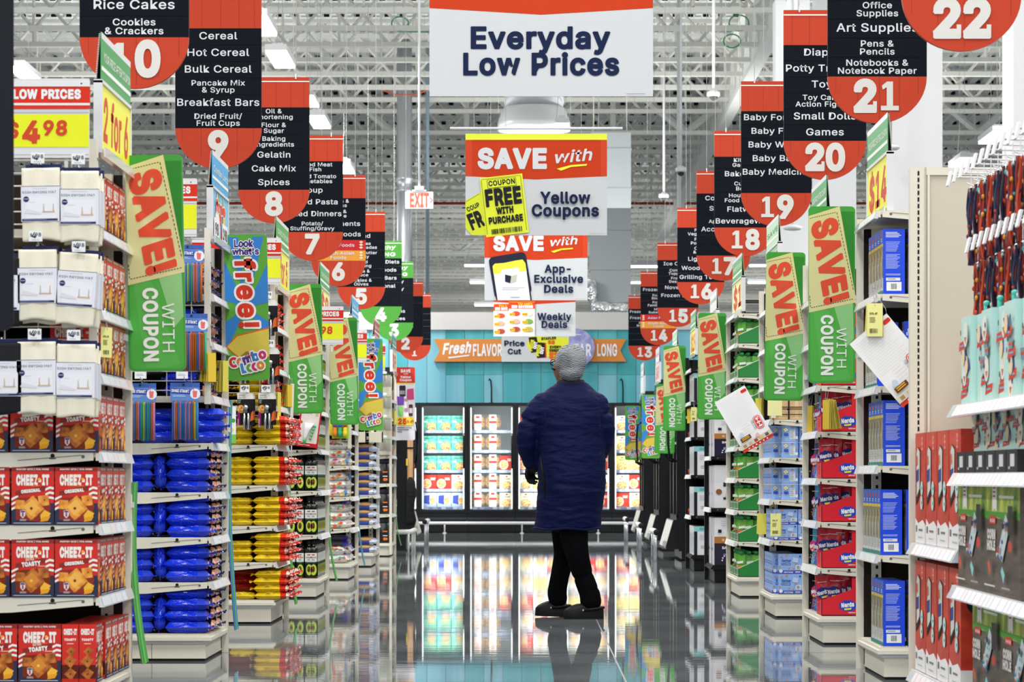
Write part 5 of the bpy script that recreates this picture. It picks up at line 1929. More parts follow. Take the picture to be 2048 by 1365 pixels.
# --- coupon pads, bundles of yellow slips on hooks
def pad_kit(seed, w=.052, h=.105, n=7, spread=.35, col='#ecea9a', printed=True):
    r = random.Random(seed)
    g = G()
    for k in range(n):
        g.T = Matrix.Translation((r.uniform(-.002, .002), k * .004, 0)) @ Matrix.Rotation(r.uniform(-.04, .04), 4, 'Y') @ Matrix.Rotation(r.uniform(0, spread) * k / n, 4, 'X')
        g.box(-w / 2, w / 2, 0, .0012, -h, 0, col if k % 2 == 0 else '#dcd36a')
    g.T = None
    if printed:
        a = g.art((-w / 2, -.0006, -h), (1, 0, 0), (0, 0, 1), .0004)
        a.text('50% off', w * .4, h * .66, h * .06, '#3b3b28', w * .5, .03)
        a.lines(w * .15, h * .4, w * .62, h * .58, 4, '#8d8a55', .003)
        a.bars(w * .15, h * .1, w * .68, h * .24, '#55542f', 16)
        a.circ(w * .5, h * .93, .002, '#b59a22', n=8)
    c = G().tube([(0, 0, -.004), (-.006, 0, .03), (0, .01, .065), (.004, .1, .07), (.008, .012, .06), (.004, .004, -.004)], .0012, 'chrome', 4)
    return kit('coupon_pad', None, kit('slips', g), kit('wire_loop', c))
PAD = [pad_kit(1), pad_kit(2), pad_kit(3, .05, .12, 9, .5)]
SIDEPAD = [pad_kit(7, .09, .135, 9, .25, '#e9c93a', False), pad_kit(8, .06, .15, 9, .3, '#e4d65a', False)]
def pad(px, py, d, q, label, rz=0., ks=PAD):
    spawn(ks[q], P(px, py, d), label, 'coupon pad', 'yellow coupon pads hanging from the shelves', rz)
pad(214, 655, 9.70, 0, 'pale yellow coupon pad in front of the red boxes, nearest left', math.radians(50))
pad(424, 706, 12.95, 0, 'yellow coupon pad left of the aisle side blue bags', math.radians(72), SIDEPAD)
pad(452, 722, 13.4, 1, 'fanned yellow coupon pad right of the blue bags', math.radians(70), SIDEPAD)
pad(559, 785, 16.35, 1, 'yellow coupon pad beside the upper red bags', math.radians(75), SIDEPAD)
pad(581, 770, 17.1, 0, 'long yellow coupon bundle right of the red bags', math.radians(70), SIDEPAD)

# big white paper flyer seen edge-on by the red bags
p = P(582, 768, 17.12)
g = G().prism([(-.006, 0), (.02, 0), (.004, -.46), (.0, -.46)], 1, 0, .006, '#efeef0')
g.tube([(.006, .003, -.004), (.006, .003, .03), (-.05, .06, .035)], .0015, 'wire', 4)
tag(obj('flyer', g, loc=p), 'white paper flyer hanging edge-on above the oil bottles', 'flyer')

# ------------------------------------------------------------------ avocado oil
def oil_kit():
    s = .0305
    c = .010
    o8 = [(-s + c, -s), (s - c, -s), (s, -s + c), (s, s - c), (s - c, s), (-s + c, s), (-s, s - c), (-s, -s + c)]
    g = G().prism(o8, 2, 0, .185, 'oil')
    rings = [(.042, .185), (.038, .205), (.024, .222), (.0145, .232), (.0145, .25)]
    vs, fs = [], []
    vs = [(x, y, .185) for x, y in o8]
    for rr, z in rings[1:]:
        vs += [(rr * math.cos(math.radians(-112.5 + 45 * k)), rr * math.sin(math.radians(-112.5 + 45 * k)), z) for k in range(8)]
    for i in range(4):
        for k in range(8):
            fs.append((i * 8 + k, i * 8 + (k + 1) % 8, i * 8 + 8 + (k + 1) % 8, i * 8 + 8 + k))
    g.add(vs, fs, 'oil', True)
    def label(a, w, side=False):
        a.rect(0, .0, w, .165, '#0f1a12')
        a.rect(0, .103, w, .165, '#e8ebe4')
        if not side:
            a.rrect(w * .28, .148, w * .72, .156, .003, '#c9382f')
            a.text('AVOCADO', w * .5, .128, .011, '#3c423c', w * .84, .02)
            a.text('OIL', w * .5, .112, .010, '#3c423c', w * .4, .02)
        else:
            a.lines(w * .2, .112, w * .85, .15, 4, '#9aa39a', .003)
        a.rect(0, .092, w, .101, '#1d3a30')
        a.lines(w * .15, .094, w * .9, .099, 1, '#8aa59a')
        cx = w * (.55 if not side else .7)
        a.circ(cx, .046, w * .44, '#3c6a1e', .042)
        a.circ(cx, .046, w * .41, '#c4d64a', .039)
        a.circ(cx - w * .05, .05, w * .21, '#5a2f16', .022)
        a.circ(cx - w * .1, .057, w * .06, '#a8683a', .006, 8)
        if side:
            a.rect(w * .1, .004, w * .7, .02, '#e6e6e0')
    label(g.art((-s + .004, -s, .012), (1, 0, 0), (0, 0, 1), .00025), 2 * s - .008)
    label(g.art((s, -s + .004, .012), (0, 1, 0), (0, 0, 1), .00025), 2 * s - .008, True)
    cp = G().lathe([(.016, .236), (.017, .24), (.017, .262), (.014, .267)], (0, 0, 0), 'slot', 14)
    return kit('oil_bottle', None, kit('bottle', g), kit('cap', cp))
OIL = oil_kit()
OG = 'avocado oil bottles'
d = 19.75
for lev in range(4):
    z = LV['D'][lev]
    for q, px in enumerate((556, 573.5, 591, 608.5)):
        if lev == 3: continue
        spawn(OIL, (XX(px, d) + .031, d + .045, z), f'dark avocado oil bottle, {ORD[3 - q]} from right in front row, {LEV[lev]}', 'oil bottle', OG)
        spawn(OIL, (XX(px, d) + .031, d + .115, z), f'dark avocado oil bottle in second row, {ORD[3 - q]} from right, {LEV[lev]}', 'oil bottle', OG)
    for q in range(11):
        spawn(OIL, (-FR - .047, d + .045 + q * .069, z), f'dark avocado oil bottle along the aisle edge, {ORD[q]} from front, {LEV[lev]}', 'oil bottle', OG)
for lev in (4, 5):
    for q in range(10):
        spawn(OIL, (-FR - .047, d + .06 + q * .078, LV['D'][lev]), f'dark avocado oil bottle along the aisle edge, {ORD[q]} from front, {LEV[lev]}', 'oil bottle', OG)
# piping tool on red card
p = P(622, 824, d - .16)
t = thing('piping_set', 'red and white card with a clear piping bag and green tips, above the oil', 'kitchen tool', None, p)
t.rotation_euler = (0, math.radians(7), 0)
g = G().box(-.075, .075, 0, .004, -.25, .01, '#c8202c')
a = g.art((-.075, 0, -.25), (1, 0, 0), (0, 0, 1), .0004)
a.rrect(.012, .028, .14, .255, .006, '#e6dcd4')
a.text('pastry', .055, .232, .014, '#8a5c4c', .06, .0)
a.rect(.11, .22, .13, .245, '#d9b49c')
a.lines(.01, .006, .11, .016, 1, '#f3e3e0')
obj('card', g, t)
g = G()
g.loft([(-.02, -.012, -.205, .006, .005), (-.018, -.012, -.18, .012, .008), (-.012, -.014, -.13, .022, .011), (.002, -.014, -.08, .034, .012)], '#eceff0', 14)
obj('piping_bag', g, t)
obj('tip', G().lathe([(.004, -.235), (.011, -.212), (.013, -.2)], (-.02, -.012, 0), '#52b86a', 10), t)
for k in range(5):
    obj('spare_tip', G().lathe([(.004, -.008), (.012, .004), (.011, .01)], (.018 + .005 * k, -.01, -.19 + .022 * k), '#7cc88e', 10), t)
obj('hanger', G().tube([(0, 0, .0), (0, 0, .02), (0, .14, .03)], .002, 'chrome', 5), t)
for px, py, l in ((590, 800, 'upper'), (592, 855, 'lower')):
    p = P(px, py, d - .14)
    g = G().ball((0, 0, -.05), (.055, .03, .06), '#c77f8a', 10, 7)
    g.box(-.05, .05, -.002, .002, .0, .03, '#b8324a')
    g.tube([(0, 0, .02), (0, .1, .03)], .002, 'chrome', 5)
    tag(obj('kitchen_gadget', g, loc=p), f'pink packaged kitchen gadget above the oil bottles, {l} one', 'kitchen tool')

# ------------------------------------------------------------------ white sweet bags
BLOB = ['#d9356a', '#e8862c', '#2f8fd0', '#e04a2c', '#3fae6a', '#f0c63c', '#7a3fa8']
def sweet_art(seed):
    def f(g):
        r = random.Random(seed)
        for k in range(12):
            x, z, s = r.uniform(-.02, .09), r.uniform(.015, .055), r.uniform(.010, .02)
            g.add([(x - s, -.112, z), (x, -.118, z - s * .45), (x + s, -.112, z), (x, -.108, z + s * .5)], [(0, 1, 2, 3)], r.choice(BLOB))
            g.add([(x - s, -.06, .073 + .003 * k % 2), (x, -.09, .073), (x + s, -.06, .073), (x, -.03, .073)], [(0, 1, 2, 3)], r.choice(BLOB))
        for k in range(7):
            y, z, s = r.uniform(-.08, .08), r.uniform(.015, .05), r.uniform(.010, .018)
            g.add([(.112, y - s, z), (.117, y, z - s * .5), (.112, y + s, z), (.108, y, z + s * .5)], [(0, 1, 2, 3)], r.choice(BLOB))
    return f
WH = .068
WK = [kit('sweet_bag', pillow(.22, .23, WH, 'bag_white', 'bag_white', 80 + s, '+x', '#3f7fd0' if s == 1 else None, sweet_art(s))) for s in range(4)]
d = 23.3
for lev, n in ((0, 2), (1, 3), (2, 3), (3, 3)):
    stack(WK, XX(672, d) - .025, d + .14, LV['E'][lev], n, WH, f'white bright printed sweet bag, # of {n} in front stack, {LEV[lev]}', 'sweet bag', 'white sweet bags', jx=.015)
    stack(WK, XX(672, d) - .02, d + .40, LV['E'][lev], n, WH, f'white bright printed sweet bag, # of {n} in second stack, {LEV[lev]}', 'sweet bag', 'white sweet bags', jx=.015)
    stack(WK, XX(672, d) - .02, d + .66, LV['E'][lev], n, WH, f'white bright printed sweet bag, # of {n} in third stack, {LEV[lev]}', 'sweet bag', 'white sweet bags', jx=.015)
define('bag_grey', '#4a4a58', .25, 0, 0, .6)
define('bag_violet', '#3d2a9c', .3, 0, 0, .6)
GK = [kit('sweet_bag', pillow(.2, .22, .045, 'bag_grey', 'bag_violet', 90 + s, '+x')) for s in range(2)]
for lev, z0 in ((0, 2 * WH), (1, 3 * WH), ):
    stack(GK, XX(672, d), d + .16, LV['E'][lev] + z0 + .002, 2 if lev == 0 else 1, .046, f'smoky purple sweet bag, # above the white ones, {LEV[lev]}', 'sweet bag', 'white sweet bags')
for lev in (4, 5):
    for q in range(3):
        stack(WK, -FR - .17, d + .15 + q * .26, LV['E'][lev], 2, WH, f'white sweet bag, # of two in aisle stack {("one", "two", "three")[q]}, {LEV[lev]}', 'sweet bag', 'white sweet bags')
# toy card with coloured pegs, yellow slips beside it
p = P(681, 850, d - .1)
t = thing('toy_card', 'lime card with orange, blue, green and yellow toy pegs, above the sweet bags', 'toy', None, (p[0], p[1], p[2]))
g = G().box(-.07, .07, 0, .004, -.115, .03, '#a8d63c')
g.tube([(0, .002, .028), (0, .075, .035)], .002, 'chrome', 5)
obj('card', g, t)
for i, (c1, c2) in enumerate((('#8a3fa0', '#e8822c'), ('#3f5fd8', '#3fae7a'), ('#d8402c', '#ead23c'))):
    x = -.045 + i * .042
    obj('toy_peg', G().lathe([(.012, -.05), (.02, -.042), (.02, -.03), (.012, -.02)], (x, -.022, .03), c1, 12), t)
    obj('toy_peg', G().lathe([(.018, -.1), (.02, -.06), (.013, -.05), (.017, -.035), (.012, -.022)], (x, -.022, 0), c2, 12), t)
pad(660, 838, d - .06, 0, 'yellow coupon pad left of the toy card', math.radians(20), SIDEPAD)

# ------------------------------------------------------------------ bread packs
define('bread', '#c59a62', .45)
define('pack_blue', '#2f55c9', .3, 0, 0, .5)
mottle('bread', '#b98a50', '#d4ad78', 18, .3, .7)
def bread_kit(seed):
    g = pillow(.2, .2, .055, 'pack_blue', '#cfd8ee', seed, '+x', None)
    vs = [(-.075 + .15 * i / 6, -.104 + .002 * (j == 0), .026 + .026 * j * (1 - abs(2 * i / 6 - 1) ** 3 * .5)) for i in range(7) for j in range(2)]
    w_ = G()
    w_.ball((-.002, -.06, .05), (.078, .052, .022), 'bread', 12, 8)
    for k in range(4):
        y = -.07 + .045 * k
        g.add([(.1, y, .012), (.106, y + .02, .01), (.103, y + .02, .03), (.098, y, .034)], [(0, 1, 2, 3)], '#f0f2f8')
    return kit('bread_pack', None, kit('wrapper', g), kit('bread', w_))
BRK = [bread_kit(s) for s in (3, 4, 5)]
d = 26.7
for lev, n in ((0, 2), (1, 3), (2, 3), (3, 3)):
    for q in range(3):
        stack(BRK, XX(727, d), d + .13 + q * .24, LV['F'][lev], n, .073, f'tan bread in blue wrapper, # of {n}, {ORD[q]} stack back, {LEV[lev]}', 'bread pack', 'blue and tan bread packs')
# cardboard tray ends above them, hanging grid goods
for q, (px, l) in enumerate(((719, 'left'), (752, 'right'))):
    p = P(px, 875, d - .1)
    g = G().box(-.065, .065, 0, .05, -.05, .05, '#e4dfd0')
    g.box(-.06, .06, -.001, 0, -.045, .045, '#d8d2bf')
    g.box(.055, .065, -.002, .05, -.05, .05, '#2a2a3c')
    g.tube([(0, .045, .04), (0, .075, .045)], .003, 'chrome', 5)
    tag(obj('cream_carton', g, loc=p), f'cream carton hanging on the grid above the bread packs, {l} one', 'carton')
# grid goods of the next shelf end: rolls in clear packs
def roll_kit():
    g = G()
    for x in (-.035, .035):
        g.lathe([(.03, -.12), (.033, -.115), (.033, -.005), (.03, 0)], (x, 0, 0), '#d9d3c4', 14)
        g.lathe([(.031, 0), (.031, .008)], (x, 0, 0), '#9cc86a', 14)
    c = G().box(-.07, .07, -.036, -.035, -.13, .03, 'clear_bag')
    return kit('paper_roll_pack', None, kit('rolls', g), kit('clear_bag', c))
RLK = roll_kit()
d = 30.2
for i, py in enumerate((752, 795, 839, 880)):
    for px, l in ((770, 'front'),):
        p = P(px, py, d - .1)
        spawn(RLK, p, f'pale roll pack above the black tubs, {ORD[i]} row from the top', 'roll pack', 'pale roll packs')
        g = G().tube([(p[0], d + .02, p[2] + .02), (p[0], d - .12, p[2] + .022)], .002, 'chrome', 5)
        g.box(p[0] - .03, p[0] + .02, d - .125, d - .122, p[2] + .02, p[2] + .045, 'tag_white')
        tag(obj('peg_hook', g), f'peg hook and ticket of the pale roll pack, {ORD[i]} row from top', 'peg hook')
g = G()
sb(g, -1, FR + .01, FR + .3, d - .02, d - .012, 1.1, 1.9, 'metal_cream')
tag(obj('hook_panel', g), 'cream hook panel behind the pale roll packs', 'panel')

# ------------------------------------------------------------------ black tubs with orange print
define('tub', '#15151a', .3, 0, 0, .5)
def tub_kit():
    w, h = .2, .27
    g = G()
    g.lathe([(.088, 0), (.095, .01), (.095, h * .78), (.08, h * .83)], (0, 0, 0), 'tub', 20)
    for sx, u, o in ((1, (1, 0, 0), (-.06, -.0955, 0)), (2, (0, 1, 0), (.0955, -.06, 0))):
        a = g.art(o, u, (0, 0, 1), .0004)
        for k, (y, wd) in enumerate(((.035, .04), (.055, .04), (.09, .035), (.12, .02))):
            a.rect(.0, y, wd, y + .008, '#e8782c')
        a.circ(.095, .045, .017, '#e8782c', n=10)
        a.circ(.115, .045, .014, '#e8782c', n=10)
        a.rect(.075, .075, .125, .085, '#d9d9de')
        a.rect(.075, .12, .125, .132, '#e8782c')
    c = G().lathe([(.082, h * .83), (.084, h * .84), (.084, h * .97), (.078, h)], (0, 0, 0), '#2c2c33', 20)
    return kit('protein_tub', None, kit('tub', g), kit('lid', c))
TUB = tub_kit()
for lev in range(3):
    for q in range(4):
        spawn(TUB, (-FR - .115, d + .11 + q * .2, LV['G'][lev]), f'black tub with orange print, {ORD[q]} from front, {LEV[lev]}', 'tub', 'black tubs with orange print')
    spawn(TUB, (-FR - .325, d + .11, LV['G'][lev]), f'black tub with orange print in the second column, {LEV[lev]}', 'tub', 'black tubs with orange print')
BOXB = kit('black_box', G().box(-.06, .06, -.06, .06, 0, .12, 'tub').box(-.04, .0, -.061, -.06, .03, .04, '#e8782c').box(.06, .061, -.04, .04, .03, .07, '#e8782c'))
for lev in (3, 4, 5, 6):
    for q in range(5):
        spawn(BOXB, (-FR - .08, d + .1 + q * .16, LV['G'][lev]), f'small black box with orange mark, {ORD[q]} from front, {LEV[lev]}', 'box', 'small black boxes with orange marks')
pad(791, 822, d + .1, 1, 'yellow coupon pad beside the small black boxes', math.radians(70), SIDEPAD)

# ------------------------------------------------------------------ goods, right side
# --- solar light boxes
define('solar_blue', '#1747dd', .35)
define('solar_photo', '#6d7a58', .4)
mottle('solar_photo', '#39452f', '#b7ab82', 26, .35, .65, (4, 4, 1))
SWD, SD, SHH = .092, .095, .277      # side seen from the front, width along the aisle, height
def solar_kit(full_front=False):
    g = G().box(-SWD / 2, SWD / 2, -SD / 2, SD / 2, 0, SHH, 'solar_blue')
    a = g.art((-SWD / 2, -SD / 2, 0), (1, 0, 0), (0, 0, 1), .0002)
    w, h = SWD, SHH
    if not full_front:
        a.lines(w * .12, h * .86, w * .85, h * .95, 4, '#dfe6fb', .003)
        a.lines(w * .12, h * .64, w * .8, h * .8, 7, '#c3d0f6', .0018)
        a.lines(w * .12, h * .38, w * .84, h * .61, 12, '#c3d0f6', .0018)
        a.lines(w * .12, h * .28, w * .8, h * .31, 2, '#c3d0f6', .0018)
        a.rect(w * .13, h * .205, w * .78, h * .25, '#dfe3ea')
        a.lines(w * .2, h * .215, w * .7, h * .235, 1, '#59606c')
        a.rect(w * .15, h * .05, w * .84, h * .185, '#e9ebee')
        a.bars(w * .36, h * .075, w * .62, h * .16, '#3a3d44', 16)
    else:
        a.rrect(w * .3, h * .9, w * .7, h * .945, .005, '#d33a34')
        a.text('H-E-B', w * .5, h * .908, .007, '#ffffff', w * .3, .04)
        a.text('SOLAR LED', w * .5, h * .84, .012, '#eef1fb', w * .78, .04)
        a.text('STRING LIGHTS', w * .5, h * .785, .012, '#eef1fb', w * .88, .04)
        a.lines(w * .08, h * .5, w * .45, h * .74, 9, '#9fb4f0', .0018)
        for k in range(4):
            a.rect(w * .56, h * (.6 - .13 * k), w * .9, h * (.71 - .13 * k), '#e3e6ee')
            a.rect(w * .66, h * (.62 - .13 * k), w * .8, h * (.68 - .13 * k), '#23262e')
    a = g.art((-SWD / 2, SD / 2, 0), (0, -1, 0), (0, 0, 1), .0002)
    w = SD
    a.rect(0, 0, w, h, '#d9dbd6')
    a.rect(0, h * .78, w, h, '#3a6fd0')
    a.rect(0, h * .735, w, h * .78, '#e0bf4a')
    a.rrect(w * .35, h * .88, w * .65, h * .95, .004, '#c9463c')
    a.lines(w * .3, h * .8, w * .7, h * .86, 2, '#e9edf6', .004)
    a.rect(0, h * .26, w, h * .735, 'solar_photo')
    for k in range(4):
        x = w * (.15 + .23 * k)
        a.rect(x, h * .1, x + w * .07, h * (.45 + .1 * (k % 2)), '#cfd0c6')
        a.circ(x + w * .035, h * (.47 + .1 * (k % 2)), w * .06, '#e2e1d2', n=8)
    a.lines(w * .1, h * .1, w * .9, h * .24, 4, '#b9bdb8', .004)
    a.rect(0, 0, w, h * .06, '#3b7f78')
    return kit('solar_light_box', g)
SK = [solar_kit(), solar_kit(True)]
SG = 'blue solar light boxes'
d = 11.8
for lev, n, top in ((0, 4, False), (1, 6, False), (2, 5, False), (3, 4, True), (4, 5, False)):
    z = LV['R1'][lev]
    # the front column along the aisle
    for q in range(n):
        spawn(SK[0 if not (top and q == 0) else 1], (FR + .06 + (.0 if lev in (1, 3) else .012), d + .03 + SD / 2 + q * (SD + .006) + (.12 if lev == 3 else 0), z), f'blue solar light box along the aisle edge, {ORD[q]} from front, {LEV[lev]}', 'solar light box', SG)
    for q in range(2):
        spawn(SK[1 if (top and q == 0) else 0], (FR + .17 + .1 * q + (.0 if lev in (1, 3) else .012), d + .03 + SD / 2 + (.04 if lev == 3 else 0), z), f'blue solar light box, {ORD[q + 1]} from the aisle in the front row, {LEV[lev]}', 'solar light box', SG)

# --- receipts: long paper sheets and coupon pads
def sheet(corners, d, label, hook):
    """tilted paper sheet hanging from one corner; corners top, left, bottom, right in the frame"""
    pt = [P(px, py, d) for px, py in corners]
    t = thing('paper_sheet', label, 'paper sheet', 'white store flyers hanging from the shelves', pt[0])
    T, Lc, Bc, R = [Vector(p) - Vector(pt[0]) for p in pt]
    u = (T - Lc)
    w = u.length
    u.normalize()
    v = (Lc - Bc)
    h = v.length
    v = (v - u * v.dot(u)).normalized()
    g = G()
    n = Vector((0, 1, 0)) * .0008
    c0 = Lc - v * h
    q = [c0, c0 + u * w, c0 + u * w + v * h, c0 + v * h]
    g.add([tuple(x) for x in q] + [tuple(x + n) for x in q], [(0, 1, 2, 3), (7, 6, 5, 4), (0, 4, 5, 1), (1, 5, 6, 2), (2, 6, 7, 3), (3, 7, 4, 0)], '#f0f0f2')
    a = g.art(c0, u, v, .0005)
    a.lines(w * .08, h * .42, w * .9, h * .94, 16, '#dcdde2', h * .004, .2)
    a.rrect(w * .80, h * .90, w * .98, h * .955, h * .02, '#d8362c')
    a.rrect(w * .70, h * .22, w * .93, h * .46, h * .05, '#d8362c')
    a.rrect(w * .715, h * .23, w * .915, h * .45, h * .045, '#f2f0f0')
    a.rrect(w * .73, h * .238, w * .90, h * .442, h * .04, '#d8362c')
    a.text('H-E-B', w * .775, h * .34, w * .09, '#ffffff', h * .17, .05, rot=-90)
    a.text('MID CITIES', w * .62, h * .34, w * .07, '#55585f', h * .17, .0, rot=-90)
    a.lines(w * .3, h * .2, w * .6, h * .42, 5, '#d9c9c9', h * .004)
    a.rect(0, 0, w, h * .055, '#dc3c26')
    for k in range(6):
        a.circ(w * (.2 + .12 * k), h * .028, h * .013, '#f2f2f2', n=8)
    a.rect(0, h * .055, w, h * .14, '#d8cfc2')
    for k in range(5):
        a.rect(w * (.08 + .18 * k), h * .07, w * (.18 + .18 * k), h * .12, ['#b08a62', '#c9b49a', '#a6452f', '#d9c27a', '#7a5a48'][k])
    a.poly([(w * .1, h * .17), (w * .42, h * .17), (w * .42, h * .24), (w * .1, h * .24)], '#6b3c22')
    a.lines(w * .14, h * .18, w * .38, h * .23, 2, '#e0b23c', h * .014, .1)
    a.circ(w * .2, h * .29, w * .07, '#c6d6e6', n=12)
    a.circ(w * .6, h * .16, w * .06, '#e6b8b4', n=12)
    obj('paper', g, t)
    far = Vector(hook) - Vector(pt[0])
    obj('wire_loop', G().tube([(0, 0, -.006), (-.004, 0, .02), tuple(far)], .0014, 'chrome', 4), t)
sheet([(1773, 627), (1699, 689), (1762, 842), (1834, 776)], 11.62, 'large white store flyer hanging tilted in front of the solar boxes', (1.47, 11.82, 1.637))
sheet([(1489, 771), (1429, 806), (1489, 907), (1527, 869)], 16.75, 'smaller white store flyer hanging tilted beside the pouch trays', (1.465, 17.03, 1.42))
pad(1750, 607, 11.6, 0, 'yellow 50% off coupon pad above the big white flyer', 0, [pad_kit(11, .064, .138, 6, .25)])
pad(1655, 808, 14.2, 0, 'yellow coupon bundle in front of the top Nerds tray', math.radians(-65), SIDEPAD) if False else None
pad(1652, 800, 14.15, 0, 'yellow coupon bundle hanging at the upper candy tray, right one', math.radians(-68), [pad_kit(12, .07, .15, 10, .3, '#d8b93a', False)])
pad(1620, 812, 14.9, 0, 'yellow coupon bundle hanging at the upper candy tray, left one', math.radians(-70), [pad_kit(13, .06, .16, 8, .35, '#d8b93a', False)])
pad(1552, 1028, 16.85, 0, 'yellow coupon pad in front of the baby snack boxes, printed side out', 0, [pad_kit(14, .062, .135, 7, .3, '#ecea9a')])
pad(1523, 1028, 17.6, 0, 'yellow coupon pad left of the printed one by the snack boxes', math.radians(-40), [pad_kit(15, .07, .13, 8, .3, '#e6dd62', False)])
pad(1550, 797, 16.8, 0, 'blank pale yellow coupon pad under the tan jar flag', 0, [pad_kit(16, .085, .105, 6, .2, '#ece9a8', False)])
pad(1517, 797, 17.85, 0, 'fanned yellow coupon pad left of the tan jars', math.radians(-60), [pad_kit(17, .07, .14, 9, .4, '#e2cf4a', False)])
pad(1388, 815, 25.3, 0, 'yellow coupon pad with print above the white appliance boxes', 0, [pad_kit(18, .05, .125, 6, .2)])
pad(1378, 818, 26.0, 0, 'folded golden coupon pad beside the white appliance boxes', math.radians(-70), SIDEPAD)

# --- candy trays and pouches
define('candy_red', '#df2132', .4)
define('pouch_red', '#d22038', .28, 0, 0, .5)
define('pouch_blue', '#2f6fd0', .28, 0, 0, .5)
define('pouch_purple', '#3d2a86', .28, 0, 0, .5)
def pouch_kit(main, blob, word, seed, w=.078, h=.185):
    g = G()
    r = random.Random(seed)
    nx, nz = 8, 12
    F, B_ = [], []
    for j in range(nz + 1):
        v = j / nz
        t = .016 * (1 - v) ** .5 * min(1, (1 - v) * 3.2)
        for i in range(nx + 1):
            u = -1 + 2 * i / nx
            q = (1 - abs(u) ** 3)
            th = t * q + .0006
            z = h * v * (1 - .012 * abs(u))
            wob = .0025 * math.sin(6 * v + seed) * (1 - v * .3) + .0012 * math.sin(17 * v + 5 * u + seed)
            F.append((u * w / 2 * (1 - .03 * v), -th + wob, z))
            B_.append((u * w / 2 * (1 - .03 * v), th + wob, z))
    N = nx + 1
    fs = [(j * N + i, j * N + i + 1, (j + 1) * N + i + 1, (j + 1) * N + i) for j in range(nz) for i in range(nx)]
    g.add(F, fs, main, True)
    g.add(B_, [f[::-1] for f in fs], main, True)
    a = g.art((-w / 2, -.0185, 0), (1, 0, 0), (0, 0, 1), .0003)
    pts = []
    for k in range(18):
        q = 2 * PI * k / 18
        rr = 1 + .16 * (k % 2)
        pts.append((w * .5 + w * .44 * rr * math.cos(q), h * .5 + h * .15 * rr * math.sin(q)))
    a.poly(pts, blob)
    a.text(word, w * .5, h * .47, h * .095, '#f2f2f6', w * .78, .06, rot=12)
    a.poly([(w * .35, h * .4), (w * .75, h * .43), (w * .7, h * .37), (w * .4, h * .35)], '#e8e04a')
    for k in range(12):
        a.circ(w * r.uniform(.1, .9), h * r.uniform(.06, .3), w * .045, r.choice(['#f05a8a', '#f2c43a', '#6ac06a', '#b52a50', '#8a6ad0', '#f08a3a']), n=7)
    a.rect(w * .2, h * .8, w * .8, h * .815, '#f0e6e6')
    return kit('candy_pouch', g)
PR = [pouch_kit('pouch_red', '#22348f', 'Nerds', s) for s in (1, 2, 3)]
PBL = [pouch_kit('pouch_blue', '#1f2d8a', 'Nerds', 4), pouch_kit('pouch_purple', '#d0307a', 'Nerds', 5), pouch_kit('#59b4e0', '#d0307a', 'Nerds', 6)]
def tray_kit(L=.30, W=.23, h0=.078, h1=.195):
    """open display tray, low towards the aisle (-x), high at the back"""
    t = .003
    g = G()
    side = [(0, 0), (L, 0), (L, h1), (.155, h1), (.155, h0 + .055), (0, h0)]
    g.prism(side, 1, 0, t, 'candy_red')
    g.prism(side, 1, W - t, W, 'candy_red')
    g.box(0, L, 0, W, 0, t, 'candy_red')
    g.box(0, t, 0, W, 0, h0, 'candy_red')
    g.box(L - t, L, 0, W, 0, h1, 'candy_red')
    a = g.art((0, 0, 0), (1, 0, 0), (0, 0, 1), .0004)
    pts = [(.135 + .042 * (1 + .2 * (k % 2)) * math.cos(PI * k / 8), .05 + .026 * (1 + .2 * (k % 2)) * math.sin(PI * k / 8)) for k in range(16)]
    a.poly(pts, '#2448c2')
    a.text('Nerds', .135, .045, .02, '#f4f4f8', .066, .06, rot=6)
    a.poly([(.115, .036), (.155, .04), (.15, .030), (.118, .027)], '#e6e64a')
    a.text('rainbow', .155, .012, .007, '#f4e4e6', .035, .03)
    return g
TRAYM = tray_kit()
define('candy_side', '#7cc0ea', .4)
TK = kit('candy_tray', TRAYM)
d = 14.25
CG_ = 'red candy trays'
PG = 'candy pouches in the trays'
for lev in range(7):
    z = LV['R2'][lev]
    x0 = FR + .02
    ly = d + .014
    spawn(TK, (x0, ly, z), f'red candy display tray, {LEV[lev]}, nearest of its shelf', 'candy tray', CG_)
    for q in range(4):
        if lev == 2 and q in (2,):
            continue
        spawn(PR[(q + lev) % 3], (x0 + .034 + .036 * q, ly + .10 + random.uniform(-.02, .02), z + .02 + .004 * q), f'red candy pouch in the nearest tray, {ORD[q]} from the aisle, {LEV[lev]}', 'candy pouch', PG, math.radians(-8 - 14 * (q == 0) + random.uniform(-8, 8)), rot=(math.radians(random.uniform(-5, 3)), math.radians(random.uniform(-6, 5)), math.radians(-14 + random.uniform(-12, 10))))
    for q in range(5):
        yy = ly + .26 + q * .085
        spawn(PBL[(q + lev) % 3] if q else PR[lev % 3], (x0 + .035 + random.uniform(-.006, .006), yy, z + .004), f'{"blue or purple" if q else "red"} candy pouch at the aisle edge, {ORD[q]} behind the tray, {LEV[lev]}', 'candy pouch', PG, rot=(math.radians(random.uniform(-8, 0)), 0, math.radians(-78 + random.uniform(-14, 14))))

